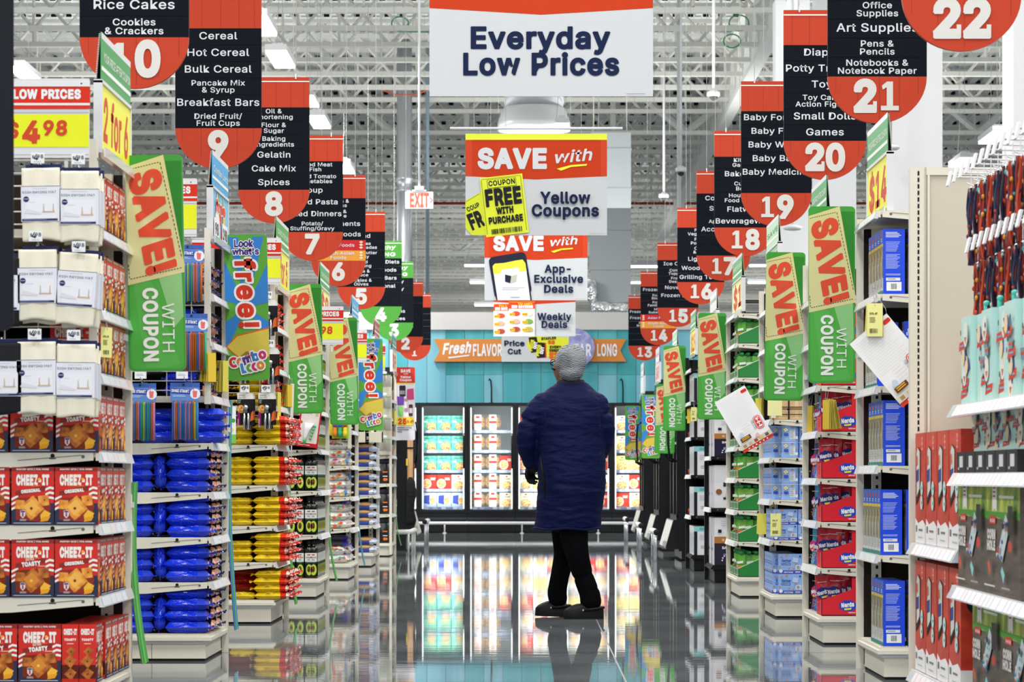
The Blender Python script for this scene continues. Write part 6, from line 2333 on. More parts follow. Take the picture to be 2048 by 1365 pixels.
# --- baby snack tubs, boxes and jars
define('gerber', '#8fb4ee', .4)
define('gerber_deep', '#3c4fb2', .4)
def snack_box_kit():
    w, t, h = .146, .06, .122
    g = G().box(-w / 2, w / 2, -t / 2, t / 2, 0, h, 'gerber')
    def face(a, W_, big):
        a.rect(0, 0, W_, h * .17, 'gerber_deep')
        a.circ(W_ * .1, h * .14, h * .09, '#e6e9f4', n=12)
        if big:
            a.text('MULTI PACK', W_ * .42, h * .05, h * .065, '#eef0fa', W_ * .38, .03)
            a.lines(W_ * .7, h * .04, W_ * .92, h * .13, 2, '#c9cff0', h * .03, .1)
            a.text('Gerber', W_ * .33, h * .6, h * .13, '#2f4a9e', W_ * .4, .02)
            a.rect(W_ * .12, h * .45, W_ * .5, h * .55, '#3558b5')
            a.text('lil crunchies', W_ * .31, h * .475, h * .05, '#e9edfa', W_ * .32, .02)
            a.rect(W_ * .72, h * .22, W_ * .95, h * .44, '#e8eaf0')
            a.bars(W_ * .76, h * .25, W_ * .92, h * .41, '#4a4f5c', 12)
            a.poly([(W_ * .58, h * .6), (W_ * .8, h * .55), (W_ * .84, h * .78), (W_ * .62, h * .84)], '#b9cdf2')
            for x, y in ((.12, .84), (.05, .35), (.62, .25), (.45, .28), (.72, .5), (.35, .9)):
                a.circ(W_ * x, h * y, h * .045, '#d68a3c', n=8)
            a.poly([(W_ * .26, h * .97), (W_ * .34, h * .86), (W_ * .42, h * .97), (W_ * .38, h * .97), (W_ * .34, h * .92), (W_ * .3, h * .97)], '#d98f3f')
            a.circ(W_ * .9, h * .88, h * .05, '#39479a', n=12)
        else:
            a.lines(W_ * .2, h * .4, W_ * .8, h * .6, 2, '#4a66bd', h * .05)
            a.circ(W_ * .5, h * .8, h * .05, '#d68a3c', n=8)
    face(g.art((-w / 2, -t / 2, 0), (1, 0, 0), (0, 0, 1), .0003), w, True)
    face(g.art((-w / 2, t / 2, 0), (0, -1, 0), (0, 0, 1), .0003), t, False)
    return kit('snack_box', g)
SNB = snack_box_kit()
def snack_tub_kit():
    r, h = .05, .097
    c = .018
    o8 = [(-r + c, -r), (r - c, -r), (r, -r + c), (r, r - c), (r - c, r), (-r + c, r), (-r, r - c), (-r, -r + c)]
    g = G().prism(o8, 2, 0, h - .006, 'gerber')
    a = g.art((-r + .004, -r, 0), (1, 0, 0), (0, 0, 1), .0003)
    w = 2 * r - .008
    a.rect(w * .45, h * .15, w * .8, h * .72, '#e1e4ec')
    a.lines(w * .47, h * .17, w * .78, h * .7, 8, '#7d8290', .0025)
    a.rect(w * .82, h * .15, w * .98, h * .32, '#e9ebf0')
    a.lines(w * .84, h * .5, w * .99, h * .6, 2, '#e27f8f', .003)
    for x, y in ((.1, .74), (.2, .8), (.28, .72), (.18, .66)):
        a.circ(w * x, h * y, h * .075, '#5b4a2c', n=10)
        a.circ(w * x, h * y, h * .065, '#ede0b4', n=10)
    a.poly([(w * .5, h * .86), (w * .62, h * .9), (w * .72, h * .86), (w * .62, h * .82)], '#d9662f')
    a.lines(w * .05, h * .35, w * .36, h * .52, 2, '#3c58b4', .008, .1)
    a = g.art((-r, r - .004, 0), (0, -1, 0), (0, 0, 1), .0003)
    a.text('Gerber', w * .5, h * .5, h * .13, '#3252b0', w * .5, .02)
    a.rect(w * .2, h * .34, w * .8, h * .44, '#3c58b4')
    for x, y in ((.2, .78), (.32, .84), (.5, .8), (.7, .84)):
        a.circ(w * x, h * y, h * .07, '#ddb86a', n=9)
    l = G().prism([(x * 1.02, y * 1.02) for x, y in o8], 2, h - .006, h, '#c6d4f0')
    return kit('snack_tub', None, kit('tub', g), kit('lid', l))
STB = snack_tub_kit()
define('jar_tan', '#d9b98c', .45)
JAR = kit('tan_jar', G().box(-.045, .045, -.045, .045, 0, .058, 'jar_tan').box(-.04, .04, -.04, .04, .058, .066, '#c7a273').box(-.01, .01, -.0455, -.045, .01, .05, '#e4caa2'))
d = 17.0
z = LV['R3'][0]
for r_ in range(2):
    for q in range(3):
        spawn(SNB, (FR + .045 + .075 + q * .150 , d + .05, z + r_ * .1225), f'pale blue snack box, {"upper" if r_ else "lower"} layer, {ORD[q]} from the aisle, {LEV[0]}', 'snack box', 'pale blue snack boxes')
    for q in range(9):
        spawn(SNB, (FR + .09, d + .12 + q * .065, z + r_ * .1225), f'pale blue snack box, {"upper" if r_ else "lower"} layer, {ORD[q]} behind the front, {LEV[0]}', 'snack box', 'pale blue snack boxes')
z = LV['R3'][1]
for r_ in range(2):
    for q in range(3):
        o = spawn(SNB, (FR + .09 + q * .15, d + .05, z + r_ * .094), f'flat snack box, {"upper" if r_ else "lower"} layer, {ORD[q]} from the aisle, {LEV[1]}', 'snack box', 'pale blue snack boxes')
        o.scale = (1, 1, .765)
    for q in range(7):
        o = spawn(SNB, (FR + .09, d + .125 + q * .066, z + r_ * .094), f'flat snack box, {"upper" if r_ else "lower"} layer, {ORD[q]} behind front, {LEV[1]}', 'snack box', 'pale blue snack boxes')
        o.scale = (1, 1, .765)
for lev in (2, 3):
    z = LV['R3'][lev]
    for r_ in range(2):
        for q in range(4):
            spawn(STB, (FR + .07 + .05 + q * .105, d + .068, z + r_ * .0985), f'pale blue snack tub, {"upper" if r_ else "lower"} layer, {ORD[q]} from the aisle, {LEV[lev]}', 'snack tub', 'pale blue snack tubs')
        for q in range(6):
            spawn(STB, (FR + .065, d + .175 + q * .104, z + r_ * .0985), f'pale blue snack tub, {"upper" if r_ else "lower"} layer, {ORD[q]} behind front, {LEV[lev]}', 'snack tub', 'pale blue snack tubs')
z = LV['R3'][4]
for r_ in range(2):
    for q in range(5):
        spawn(JAR, (FR + .06 + q * .098, d + .07, z + r_ * .068), f'tan jar carton, {"upper" if r_ else "lower"} row, {ORD[q]} from the aisle', 'jar', 'tan jar cartons')
g = G()
for q in range(6):
    g.tube([(FR + .012 + q * .098, d + .01, z), (FR + .012 + q * .098, d + .01, z + .14)], .004, 'slot', 5)
for zz in (.03, .075):
    g.tube([(FR + .012, d + .008, z + zz), (FR + .502, d + .008, z + zz)], .003, 'slot', 5)
tag(obj('wire_rack', g), 'black wire rack in front of the tan jar cartons', 'rack')
BBX = kit('snack_box', G().box(-.05, .05, -.05, .05, 0, .19, 'gerber').box(-.0515, -.05, -.05, .05, .0, .19, '#cfdcf2').box(-.052, -.0515, -.03, .03, .05, .1, '#4663b8').box(-.052, -.0515, -.035, .035, .13, .16, '#d9a55a').box(-.03, .03, -.052, -.05, .04, .1, '#dfe6f4').box(-.04, .03, -.052, -.05, .12, .16, '#d9a55a'))
for lev in (5, 6):
    for q in range(6):
        spawn(BBX, (FR + .075, d + .08 + q * .115, LV['R3'][lev]), f'tall pale blue snack box, {ORD[q]} from front, {LEV[lev]}', 'snack box', 'pale blue snack boxes')
    spawn(BBX, (FR + .19, d + .08, LV['R3'][lev]), f'tall pale blue snack box, second from aisle, {LEV[lev]}', 'snack box', 'pale blue snack boxes')

# --- green pouch trays
define('tray_green', '#23813a', .4)
define('cap_green', '#22a04e', .35)
define('pouch_silver', '#c9cfd2', .25, .3)
def drink_kit(main, low, seed):
    w, h = .066, .15
    g = G()
    nz, nx = 8, 6
    F, B_ = [], []
    for j in range(nz + 1):
        v = j / nz
        t = .014 * (1 - v) ** .6 + .001
        for i in range(nx + 1):
            u = -1 + 2 * i / nx
            F.append((u * w / 2 * (1 - .25 * max(0, v - .75)), -t * (1 - u * u), h * v))
            B_.append((u * w / 2 * (1 - .25 * max(0, v - .75)), t * (1 - u * u), h * v))
    N = nx + 1
    lo = [(j * N + i, j * N + i + 1, (j + 1) * N + i + 1, (j + 1) * N + i) for j in range(nz // 2) for i in range(nx)]
    hi = [(j * N + i, j * N + i + 1, (j + 1) * N + i + 1, (j + 1) * N + i) for j in range(nz // 2, nz) for i in range(nx)]
    g.add(F, lo, low, True)
    g.add(F, hi, main, True)
    g.add(B_, [f[::-1] for f in lo + hi], 'pouch_silver', True)
    a = g.art((-w / 2, -.016, 0), (1, 0, 0), (0, 0, 1), .0004)
    a.poly([(w * .15, h * .68), (w * .85, h * .72), (w * .85, h * .6), (w * .15, h * .57)], '#e8efe4')
    a.circ(w * .4, h * .35, w * .18, random.choice(['#e8862c', '#d9542c', '#7a4a9a', '#c9b83c']), n=9)
    a.circ(w * .68, h * .28, w * .15, random.choice(['#8fc24a', '#f0c23c', '#c2386a']), n=9)
    c = G().lathe([(.007, h - .004), (.007, h + .006), (.015, h + .007), (.015, h + .022), (.011, h + .026)], (0, 0, 0), 'cap_green', 10)
    return kit('puree_pouch', None, kit('pouch', g), kit('cap', c))
DK = [drink_kit('#5ea83f', '#d9862f', 1), drink_kit('#6cb04a', '#7c5aa0', 2), drink_kit('#58a04a', '#d8d3a8', 3), drink_kit('#79b04e', '#e0642f', 4)]
def gtray():
    L, W_, h0, h1, t = .34, .26, .062, .152, .003
    g = G()
    s = [(0, 0), (L, 0), (L, h1), (.2, h1), (0, h0)]
    g.prism(s, 1, 0, t, 'tray_green')
    g.prism(s, 1, W_ - t, W_, 'tray_green')
    g.box(0, L, 0, W_, 0, t, 'tray_green')
    g.box(0, t, 0, W_, 0, h0, 'tray_green')
    g.box(L - t, L, 0, W_, 0, h1, 'tray_green')
    a = g.art((0, W_, 0), (0, -1, 0), (0, 0, 1), .0003)
    a.rect(.01, .006, W_ - .01, h0 - .006, '#cfe2cc')
    a.bars(.015, .01, W_ - .015, h0 - .01, '#3b8a48', 16)
    a = g.art((0, 0, 0), (1, 0, 0), (0, 0, 1), .0003)
    a.poly([(0, h0), (.2, h1), (.2, h1 - .004), (0, h0 - .005)], '#d8e6d4')
    return kit('pouch_tray', g)
GT = gtray()
d = 19.9
for lev in (0, 1, 2, 3, 4, 5, 6, 7):
    z = LV['R4'][lev]
    for q in range(3):
        yy = d + .015 + q * .275
        if lev == 5 and q == 0:
            pass
        spawn(GT, (FR + .02, yy, z), f'green display tray of capped pouches, {ORD[q]} from front, {LEV[lev]}', 'pouch tray', 'green pouch trays')
        for c_ in range(5 if q == 0 else 2):
            for r_ in range(2 if q else 3):
                if q == 0 and r_ == 2 and c_ > 2: continue
                spawn(random.choice(DK), (FR + .05 + c_ * .05 + random.uniform(-.004, .004), yy + .05 + r_ * .075 + random.uniform(-.01, .01), z + .005), f'green capped puree pouch, tray {ORD[q]} from front, row {("one", "two", "three")[r_]}, {ORD[c_]} from aisle, {LEV[lev]}', 'puree pouch', 'green capped puree pouches', math.radians(random.choice((-12, -20, -35, 5)) if q == 0 else -75), rot=None)
# black wire basket on top
g = G()
for a_, b_ in (((0, 0, 0), (.2, 0, 0)), ((0, 0, 0), (0, 0, .09)), ((0, 0, .09), (.2, 0, .09)), ((.2, 0, 0), (.2, 0, .09)), ((0, .2, 0), (.2, .2, 0)), ((0, .2, 0), (0, .2, .09)), ((0, .2, .09), (.2, .2, .09)), ((0, 0, .09), (0, .2, .09)), ((0, 0, 0), (0, .2, 0))):
    g.tube([a_, b_], .006, 'slot', 5)
tag(obj('wire_basket', g, loc=(XX(1492, d), d + .1, LV['R4'][8] + .006)), 'black wire basket on top of the pouch shelf end', 'basket')

# --- coffee machine boxes
define('carton_white', '#e6e5e9', .4)
define('carton_purple', '#1f1733', .4)
def espresso_kit(purple_low):
    w, t, h = .36, .30, .385
    g = G().box(0, w, 0, t, 0, h, 'carton_white')
    a = g.art((0, 0, 0), (1, 0, 0), (0, 0, 1), .0006)
    if purple_low:
        a.rect(0, 0, w, h * .46, 'carton_purple')
        a.rect(0, h * .46, w, h * .6, '#b0743a')
        a.circ(w * .2, h * .53, .012, '#d8b08a', n=12)
        a.circ(w * .55, h * .53, .012, '#d8b08a', n=12)
        a.text('BARISTA PLUS', w * .45, h * .34, .02, '#efecf4', w * .55, .03)
        a.text('TECHNOLOGY', w * .45, h * .28, .012, '#c9c2d8', w * .4, .02)
        for k in range(8):
            q = PI * k / 7
            a.circ(w * .3 + .045 * math.cos(q), h * .1 + .045 * math.sin(q), .007, '#e6e0f0', n=8)
        a.lines(w * .2, h * .2, w * .6, h * .24, 2, '#8f7fb8', .006)
        a.rect(w * .08, h * .68, w * .16, h * .75, '#1f2130')
        a.rect(w * .42, h * .68, w * .5, h * .75, '#1f2130')
        a.lines(w * .15, h * .8, w * .75, h * .93, 3, '#b9bac6', .005)
    else:
        a.rect(0, h * .6, w, h, '#dcdbe0')
        a.text('Ninja', w * .62, h * .86, .035, '#23222c', w * .3, .03)
        a.rect(w * .3, h * .76, w * .8, h * .82, '#5a4590')
        a.rect(w * .2, h * .5, w * .75, h * .6, '#2b2c33')
        a.rect(w * .28, h * .6, w * .4, h * .68, '#3a3b44')
        a.rect(w * .42, h * .25, w * .72, h * .5, '#33343c')
        a.poly([(w * .25, h * .25), (w * .4, h * .25), (w * .38, h * .45), (w * .27, h * .45)], '#8f9096')
        a.rect(w * .2, h * .2, w * .8, h * .25, '#2b2c33')
        a.circ(w * .1, h * .38, .025, '#8a5a32', n=14)
        a.rect(0, 0, w, h * .06, '#e9e8ec')
    a = g.art((0, t, 0), (0, -1, 0), (0, 0, 1), .0006)
    a.rect(0, 0, t, h, '#d4d1d8')
    a.rect(t * .3, 0, t * .36, h, '#b9b4c0')
    a.rect(t * .66, 0, t * .7, h, '#e9e7e2')
    a.rect(t * .1, h * .3, t * .25, h * .36, '#5a4590')
    return kit('coffee_machine_box', g)
EK = [espresso_kit(True), espresso_kit(False)]
d = 22.6
for lev, kk in ((0, 0), (1, 1), (2, 0), (3, 1)):
    for q in range(2):
        spawn(EK[kk], (FR + .03, d + .03 + q * .36, LV['R5'][lev]), f'large white coffee machine box {"with purple lower half" if kk == 0 else "with machine picture"}, {ORD[q]} from front, {LEV[lev]}', 'appliance box', 'coffee machine boxes').scale = (1, 1, (1, .9, .8, .75)[lev])
# --- white and teal boxes
def white_kit():
    w, t, h = .25, .17, .29
    g = G().box(0, w, 0, t, 0, h, 'carton_white')
    a = g.art((0, 0, 0), (1, 0, 0), (0, 0, 1), .0006)
    a.rect(0, h * .82, w, h, '#8fd0d2')
    a.circ(w * .75, h * .91, .012, '#3c8a94', n=10)
    a.lines(w * .2, h * .85, w * .6, h * .95, 2, '#4f9aa4', .008)
    a.lines(w * .2, h * .5, w * .7, h * .7, 4, '#b9bcc8', .006)
    a.rect(0, 0, w * .12, h * .82, '#1d2026')
    a.lines(w * .25, h * .2, w * .7, h * .32, 2, '#8f939e', .006)
    a = g.art((0, t, 0), (0, -1, 0), (0, 0, 1), .0006)
    a.rect(0, 0, t, h, '#dfe0e4')
    a.rect(t * .3, h * .05, t * .45, h * .75, '#22252c')
    a.rect(t * .62, h * .05, t * .7, h * .8, '#9fb8bc')
    return kit('appliance_box', g)
WKT = white_kit()
d = 25.4
for lev in range(5):
    for q in range(4):
        o = spawn(WKT, (FR + .03, d + .025 + q * .174, LV['R6'][lev]), f'white and teal appliance box, {ORD[q]} from front, {LEV[lev]}', 'appliance box', 'white and teal appliance boxes')
        o.scale = (1, 1, .9)
    o = spawn(WKT, (FR + .3, d + .03, LV['R6'][lev]), f'white and teal appliance box in second column, {LEV[lev]}', 'appliance box', 'white and teal appliance boxes')
    o.scale = (1, 1, .9)
RSD = kit('red_tray', G().lathe([(.05, 0), (.06, .01), (.06, .05), (.05, .06)], (0, 0, 0), '#a8402c', 14).box(-.035, .035, -.062, -.06, .012, .048, '#efe6d8'))
for lev, q in ((1, 0), (2, 0), (2, 1), (3, 0)):
    spawn(RSD, (FR + .08 + .13 * q, d + .79 - .07 * 0, LV['R6'][lev]), f'red sauce tub at the far end, {ORD[q]} from the aisle, {LEV[lev]}', 'tub', 'red sauce tubs')

# ------------------------------------------------------------------ nearest bay on the right
d0, d1 = 8.0, 10.8
XB = 2.12
t = thing('bay_shelving', 'cream shelving bay with slotted upright and beige end panel, nearest right', 'shelf unit', None, (FR, d1, 0))
def rel(g):
    g.v = [(x - FR, y - d1, z) for x, y, z in g.v]
    return g
g = G().box(FR + .0, FR + .055, d1 - .0, d1 + .05, 0, 2.06, 'metal_cream')
g.box(FR + .055, FR + .062, d1 - .002, d1 + .05, 0, 2.06, '#b9b5a6')
z = .2
while z < 2.03:
    g.box(FR + .028, FR + .035, d1 - .0012, d1, z, z + .017, 'slot')
    z += .0254
obj('slotted_upright', rel(g), t)
g = G().box(FR + .062, XB, d1 + .004, d1 + .03, 0, 2.06, '#cbc5b5')
g.box(FR + .062, XB, d1 - .004, d1 + .004, 2.03, 2.06, 'metal_cream')
g.box(FR + .066, FR + .075, d1 - .004, d1 + .004, 0, 2.03, 'metal_cream')
obj('end_panel', rel(g), t)
g = G().box(XB, XB + .03, d0, d1 + .03, 0, 2.06, '#cbc5b5')
obj('back_panel', rel(g), t)
g = G().box(FR + .03, XB, d0, d1 - .01, .0, .09, 'metal_cream')
g.box(FR, XB, d0, d1 - .01, .09, .115, 'metal_cream')
obj('base', rel(g), t)
def bay_shelf(y0, y1, z, x0=FR, name='shelf'):
    z -= .0015
    g = G().box(x0 + .012, XB, y0, y1, z - .02, z, 'metal_cream')
    s = obj(name, rel(g), t)
    g = G()
    g.prism([(x0 - .02, z - .04), (x0 + .004, z + .004), (x0 + .012, z + .004), (x0 + .012, z - .04)], 1, y0, y1, 'strip')
    k = y0 + .03
    while k < y1 - .14:
        w_ = random.uniform(.06, .12)
        g.add([(x0 - .0195, k, z - .036), (x0 - .0195, k + w_, z - .036), (x0 + .001, k + w_, z), (x0 + .001, k, z)], [(0, 1, 2, 3)], random.choice(['#dfdde3', '#e2d8dc', '#dce2e8']))
        k += w_ + .005
    obj('price_strip', rel(g), s)
YM = 9.62
bay_shelf(YM + .01, d1 - .01, .605)
bay_shelf(YM + .01, d1 - .01, .115 + .002)
for z in (1.105, .872, .487):
    bay_shelf(d0, YM - .01, z, FR - .02)
# red boxes with windows
define('carton_red', '#d23a26', .4)
mottle('carton_red', '#c22f1f', '#dd4a30', 5, .35, .65, (1, 1, 3))
def redbox_kit():
    w, tt, h = .268, .10, .42                                       # along the aisle, deep, tall
    g = G().box(0, tt, 0, w, 0, h, 'carton_red')
    a = g.art((0, w, 0), (0, -1, 0), (0, 0, 1), .0005)
    a.poly([(0, 0), (w, 0), (w, h * .17), (w * .75, h * .215), (w * .3, h * .18), (0, h * .23)], '#efefee')
    a.bars(w * .06, h * .1, w * .22, h * .16, '#6a6c70', 8)
    a.lines(w * .35, h * .1, w * .8, h * .13, 1, '#7a7c80', h * .018)
    a.lines(w * .3, h * .04, w * .8, h * .06, 1, '#b9bbc0', h * .01)
    a.poly([(w * .12, h * .34), (w * .52, h * .46), (w * .52, h * .84), (w * .3, h * .88), (w * .12, h * .82)], '#15120f')
    a.poly([(w * .2, h * .42), (w * .5, h * .5), (w * .52, h * .83), (w * .3, h * .87), (w * .18, h * .82)], '#d8d3cf')
    a.poly([(w * .2, h * .55), (w * .44, h * .57), (w * .44, h * .68), (w * .2, h * .66)], '#33408c')
    a.poly([(w * .2, h * .7), (w * .35, h * .72), (w * .3, h * .8), (w * .2, h * .78)], '#d9744a')
    for y in (.4, .27):
        a.circ(w * .74, h * (y + .1), w * .12, '#bfe3e0', h * .065, 14)
        a.circ(w * .78, h * (y + .1), w * .03, '#20242a', h * .015, 8)
    a.text('H-E-B', w * .80, h * .9, .02, '#f2d8d2', .05, .03, rot=-90)
    a = g.art((0, 0, 0), (1, 0, 0), (0, 0, 1), .0005)
    a.circ(tt * .55, h * .72, tt * .36, '#1c2a36', n=20)
    a.rect(0, 0, tt, h * .17, '#efefee')
    return kit('toy_box', g)
RBK = redbox_kit()
for lev, z in ((0, .606), (1, .118)):
    for q in range(4):
        spawn(RBK, (FR + .016, YM + .02 + q * .288, z + .002), f'red toy box with cut-out window, {ORD[q]} from the near end, {"upper" if lev == 0 else "lower"} shelf', 'toy box', 'red toy boxes in the nearest right bay')
# garden game cartons
define('carton_brown', '#5b504a', .45)
mottle('carton_brown', '#4d443f', '#6b5f56', 4, .35, .65, (1, 1, 6))
define('carton_leaf', '#8fae3c', .5)
mottle('carton_leaf', '#5d8a2e', '#c9d25a', 7, .38, .62)
def game_kit(h):
    w, tt = .60, .16
    g = G().box(0, tt, 0, w, 0, h, 'carton_brown')
    a = g.art((0, w, 0), (0, -1, 0), (0, 0, 1), .0005)
    a.rect(0, h * .68, w, h, 'carton_leaf')
    a.poly([(0, h * .66), (w * .3, h * .7), (w * .6, h * .66), (w, h * .7), (w, h * .74), (0, h * .74)], '#4e9a3a')
    a.poly([(w * .18, h), (w * .32, h), (w * .32, h * .74), (w * .25, h * .77), (w * .18, h * .74)], '#e9e9e4')
    a.lines(w * .2, h * .85, w * .3, h * .96, 3, '#b04a40', h * .015)
    a.rect(w * .4, h * .86, w * .85, h * .885, '#e8ecdc')
    a.rect(w * .1, h * .63, w * .3, h * .7, '#d8362c')
    a.text('H-E-B', w * .2, h * .645, h * .03, '#ffffff', w * .14, .03)
    for y in (.5, .4):
        a.text('CORN' if y == .5 else 'HOLE', w * .17, h * y, h * .075, '#e2dfda', w * .26, .06)
    a.poly([(w * .38, h * .36), (w * .52, h * .3), (w * .74, h * .62), (w * .62, h * .73)], '#c9d8dc')
    for k in range(14):
        u, v = random.random(), random.random()
        x = w * (.38 + .14 * u + .22 * v)
        y = h * (.36 - .06 * u + .33 * v)
        a.circ(x, y, w * .022, random.choice(['#3b56a8', '#d24a38', '#f0f0ee', '#5fb0b8']), h * .02, 8)
    a.circ(w * .62, h * .62, w * .035, '#26282e', h * .03, 12)
    a.poly([(w * .14, h * .28), (w * .2, h * .16), (w * .24, h * .24), (w * .17, h * .31)], '#d9583f')
    a.poly([(w * .56, h * .22), (w * .64, h * .12), (w * .68, h * .2), (w * .6, h * .27)], '#8fd0d0')
    a.circ(w * .84, h * .45, w * .06, '#c9483c', h * .05, 12)
    a.rect(w * .78, h * .55, w * .92, h * .8, '#33302e')
    a.lines(w * .06, h * .05, w * .5, h * .09, 1, '#d9d5d0', h * .015)
    a.lines(w * .6, h * .05, w * .9, h * .09, 1, '#a9a5a0', h * .015)
    return kit('garden_game_box', g)
for z, lab in ((.488, 'upper'), (.116, 'lower')):
    h = .355 if lab == 'upper' else .345
    gk = game_kit(h)
    for q in range(2):
        yy = YM - .03 - .60 * (q + 1) - (.12 if lab == 'lower' else 0)
        spawn(gk, (FR + (.0 if lab == 'upper' else .03), yy, z), f'brown and green garden game box, {lab} shelf, {"left" if q == 0 else "right"} one', 'game box', 'garden game boxes')
# black ended packs with mint wrappers standing behind
define('mint', '#bfe6e0', .5)
def mint_art(a, w, h, r):
    for k in range(7):
        x, y = w * r.uniform(.15, .85), h * (.12 + .76 * k / 7)
        t = r.randrange(4)
        s = w * .36
        if t == 0:
            a.poly([(x - s, y - h * .05), (x + s * .8, y - h * .02), (x + s, y + h * .07), (x - s * .8, y + h * .05)], '#d8402f')
            a.rect(x - s * .6, y + h * .0, x + s * .5, y + h * .02, '#6ab4e0')
        elif t == 1:
            a.poly([(x - s * .7, y + h * .06), (x + s * .5, y + h * .08), (x + s * .8, y - h * .05), (x - s * .2, y - h * .07)], '#3a3aa8')
            a.circ(x, y, s * .45, '#f0d9a8', n=8)
        elif t == 2:
            a.circ(x, y + h * .02, s * .6, '#eceae2', n=10)
            a.poly([(x - s * .3, y - h * .01), (x + s * .3, y - h * .01), (x, y - h * .09)], '#c9772f')
        else:
            a.poly([(x - s * .6, y + h * .05), (x + s * .6, y + h * .05), (x + s * .4, y - h * .06), (x - s * .4, y - h * .06)], '#7a98a8')
            a.rect(x - s * .5, y - h * .02, x + s * .5, y + h * .01, '#d9553f')
        a.circ(w * r.uniform(.1, .9), y + h * .05, w * .05, '#23252c', n=8)
def mint_kit(seed, w, h, th=.03):
    r = random.Random(seed)
    g = G().box(0, th, 0, w, 0, h, 'mint')
    mint_art(g.art((0, w, 0), (0, -1, 0), (0, 0, 1), .0005), w, h, r)
    a = g.art((0, 0, 0), (1, 0, 0), (0, 0, 1), .0005)
    return kit('picnic_towel', g)
MKT = [mint_kit(s, .20, .175) for s in (1, 2, 3)]
MKU = [mint_kit(s, .205, .30, .05) for s in (4, 5, 6)]
BLK = kit('black_carton', G().box(0, .14, 0, .19, 0, .072, '#2a2a30').box(-.001, 0, .05, .12, .02, .058, '#d9d9dc').box(-.001, 0, .13, .15, .012, .02, '#c9c9cc'))
for q in range(6):
    yy = YM - .04 - .2 * (q + 1)
    spawn(BLK, (FR - .01, yy, .873), f'small black carton with white label, {ORD[q]} from the left, nearest right bay', 'carton', 'small black cartons')
    spawn(MKT[q % 3], (FR + .05, yy - .01, .9455), f'mint patterned pack standing on the black cartons, {ORD[q]} from the left', 'towel pack', 'mint patterned packs')
for q in range(6):
    yy = YM - .02 - .215 * (q + 1)
    spawn(MKU[q % 3], (FR + .01 + .02 * (q % 2), yy, 1.106), f'tall mint patterned pack on the upper shelf, {ORD[q]} from the left', 'towel pack', 'mint patterned packs')
for q in range(4):
    yy = YM - .25 - .27 * q
    g = G().tube([(0, 0, 0), (.0, -.006, .035)], [.009, .010], '#58c4b4', 10)
    g.ball((0, -.006, .038), (.012, .02, .010), '#58c4b4', 10, 6)
    tag(obj('teal_handle', g, loc=(FR + .06, yy, 1.406)), f'teal plastic handle sticking up behind the mint packs, {ORD[q]} from the left', 'handle tool', 'teal plastic handles')
# long hooks with price holders, lanyards hanging on them
def bay_peg(y, z, L, label, holder=True):
    o = thing('peg_hook', label, 'peg hook', 'long hooks in the nearest right bay', (XB, y, z))
    g = G().tube([(0, 0, 0), (-L, 0, .012)], .0035, 'metal_white', 6)
    g.tube([(0, 0, -.035), (-L * .82, 0, -.03), (-L * .9, 0, -.01)], .003, 'metal_white', 6)
    obj('rod', g, o)
    if holder:
        g = G()
        g.prism([(-L - .014, -.02), (-L - .008, -.022), (-L + .006, .03), (-L - .002, .032)], 1, -.022, .022, 'tag_white')
        obj('price_holder', g, o)
    return o
define('cord', '#2b2540', .8)
def lanyard_kit(seed):
    r = random.Random(seed)
    g = G()
    for k in range(9):
        c = r.choice(['#2b2540', '#b23a2a', '#1b2540', '#8c2a26', '#2a3f62', '#c44a2c', '#3a2030', '#a8a4a8'])
        y0, x0 = r.uniform(-.018, .018), r.uniform(-.01, .01)
        pth = []
        for j in range(9):
            v = j / 8
            pth.append((x0 + .006 * math.sin(7 * v + k), y0 + .012 * math.sin(5 * v + k * 2) * v, -.06 - .27 * v))
        g.tube(pth, .0045, c, 5)
    for k in range(16):
        z = r.uniform(-.3, -.08)
        g.ball((r.uniform(-.014, .006), r.uniform(-.022, .022), z), (.006, .006, .009), r.choice(['#d9d6d2', '#c8502f', '#5fb0a8', '#e0a03c', '#26305a']), 6, 4)
    h = G().tube([(0, 0, 0), (0, 0, -.05)], .002, 'tag_white', 4)
    c = G().ball((0, -.004, -.068), (.008, .008, .016), 'chrome', 8, 6)
    return kit('lanyard', None, kit('cords', g), kit('hanger', h), kit('clip', c))
LK = [lanyard_kit(s) for s in range(4)]
for row, z in ((0, 1.93), (1, 1.655)):
    for q in range(13):
        y = 10.05 - q * .14 if row == 0 else 9.62 - q * .125
        L = .60
        bay_peg(y, z, L, f'long metal hook with white ticket holder, {"upper" if row == 0 else "lower"} row, {(ORD + ["last"])[q]} from the left')
        for k in range(4):
            if row == 0 and q < 2 and k < 2: continue
            spawn(LK[(q + k) % 4], (XB - L + .03 + k * .055, y, z + .002), f'dark red and navy lanyard, {"upper" if row == 0 else "lower"} row, hook {(ORD + ["last"])[q]} from left, {ORD[k]} from the tip', 'lanyard', 'lanyards hanging on the hooks')

# dark sign board at the left edge, very near
p = P(-62, 662, 7.6)
w_, h_ = XX(27, 7.6) - XX(-62, 7.6), 1.15
t = thing('hanging_board', 'dark navy sign board with rounded corner at the left picture edge', 'sign', None, p)
g = G()
r = .03
pts = [(0, h_), (0, r)] + [(r - r * math.cos(math.radians(18 * k)), r - r * math.sin(math.radians(18 * k))) for k in range(6)] + [(w_ - r + r * math.sin(math.radians(18 * k)), r - r * math.cos(math.radians(18 * k))) for k in range(6)] + [(w_, h_)]
g.prism(pts, 1, 0, .006, '#14161f')
obj('panel', g, t)
obj('hanging_wire', G().tube([(w_ / 2, .003, h_ - .01), (w_ / 2, .003, 8.18 - p[2])], .003, 'wire', 4), t)

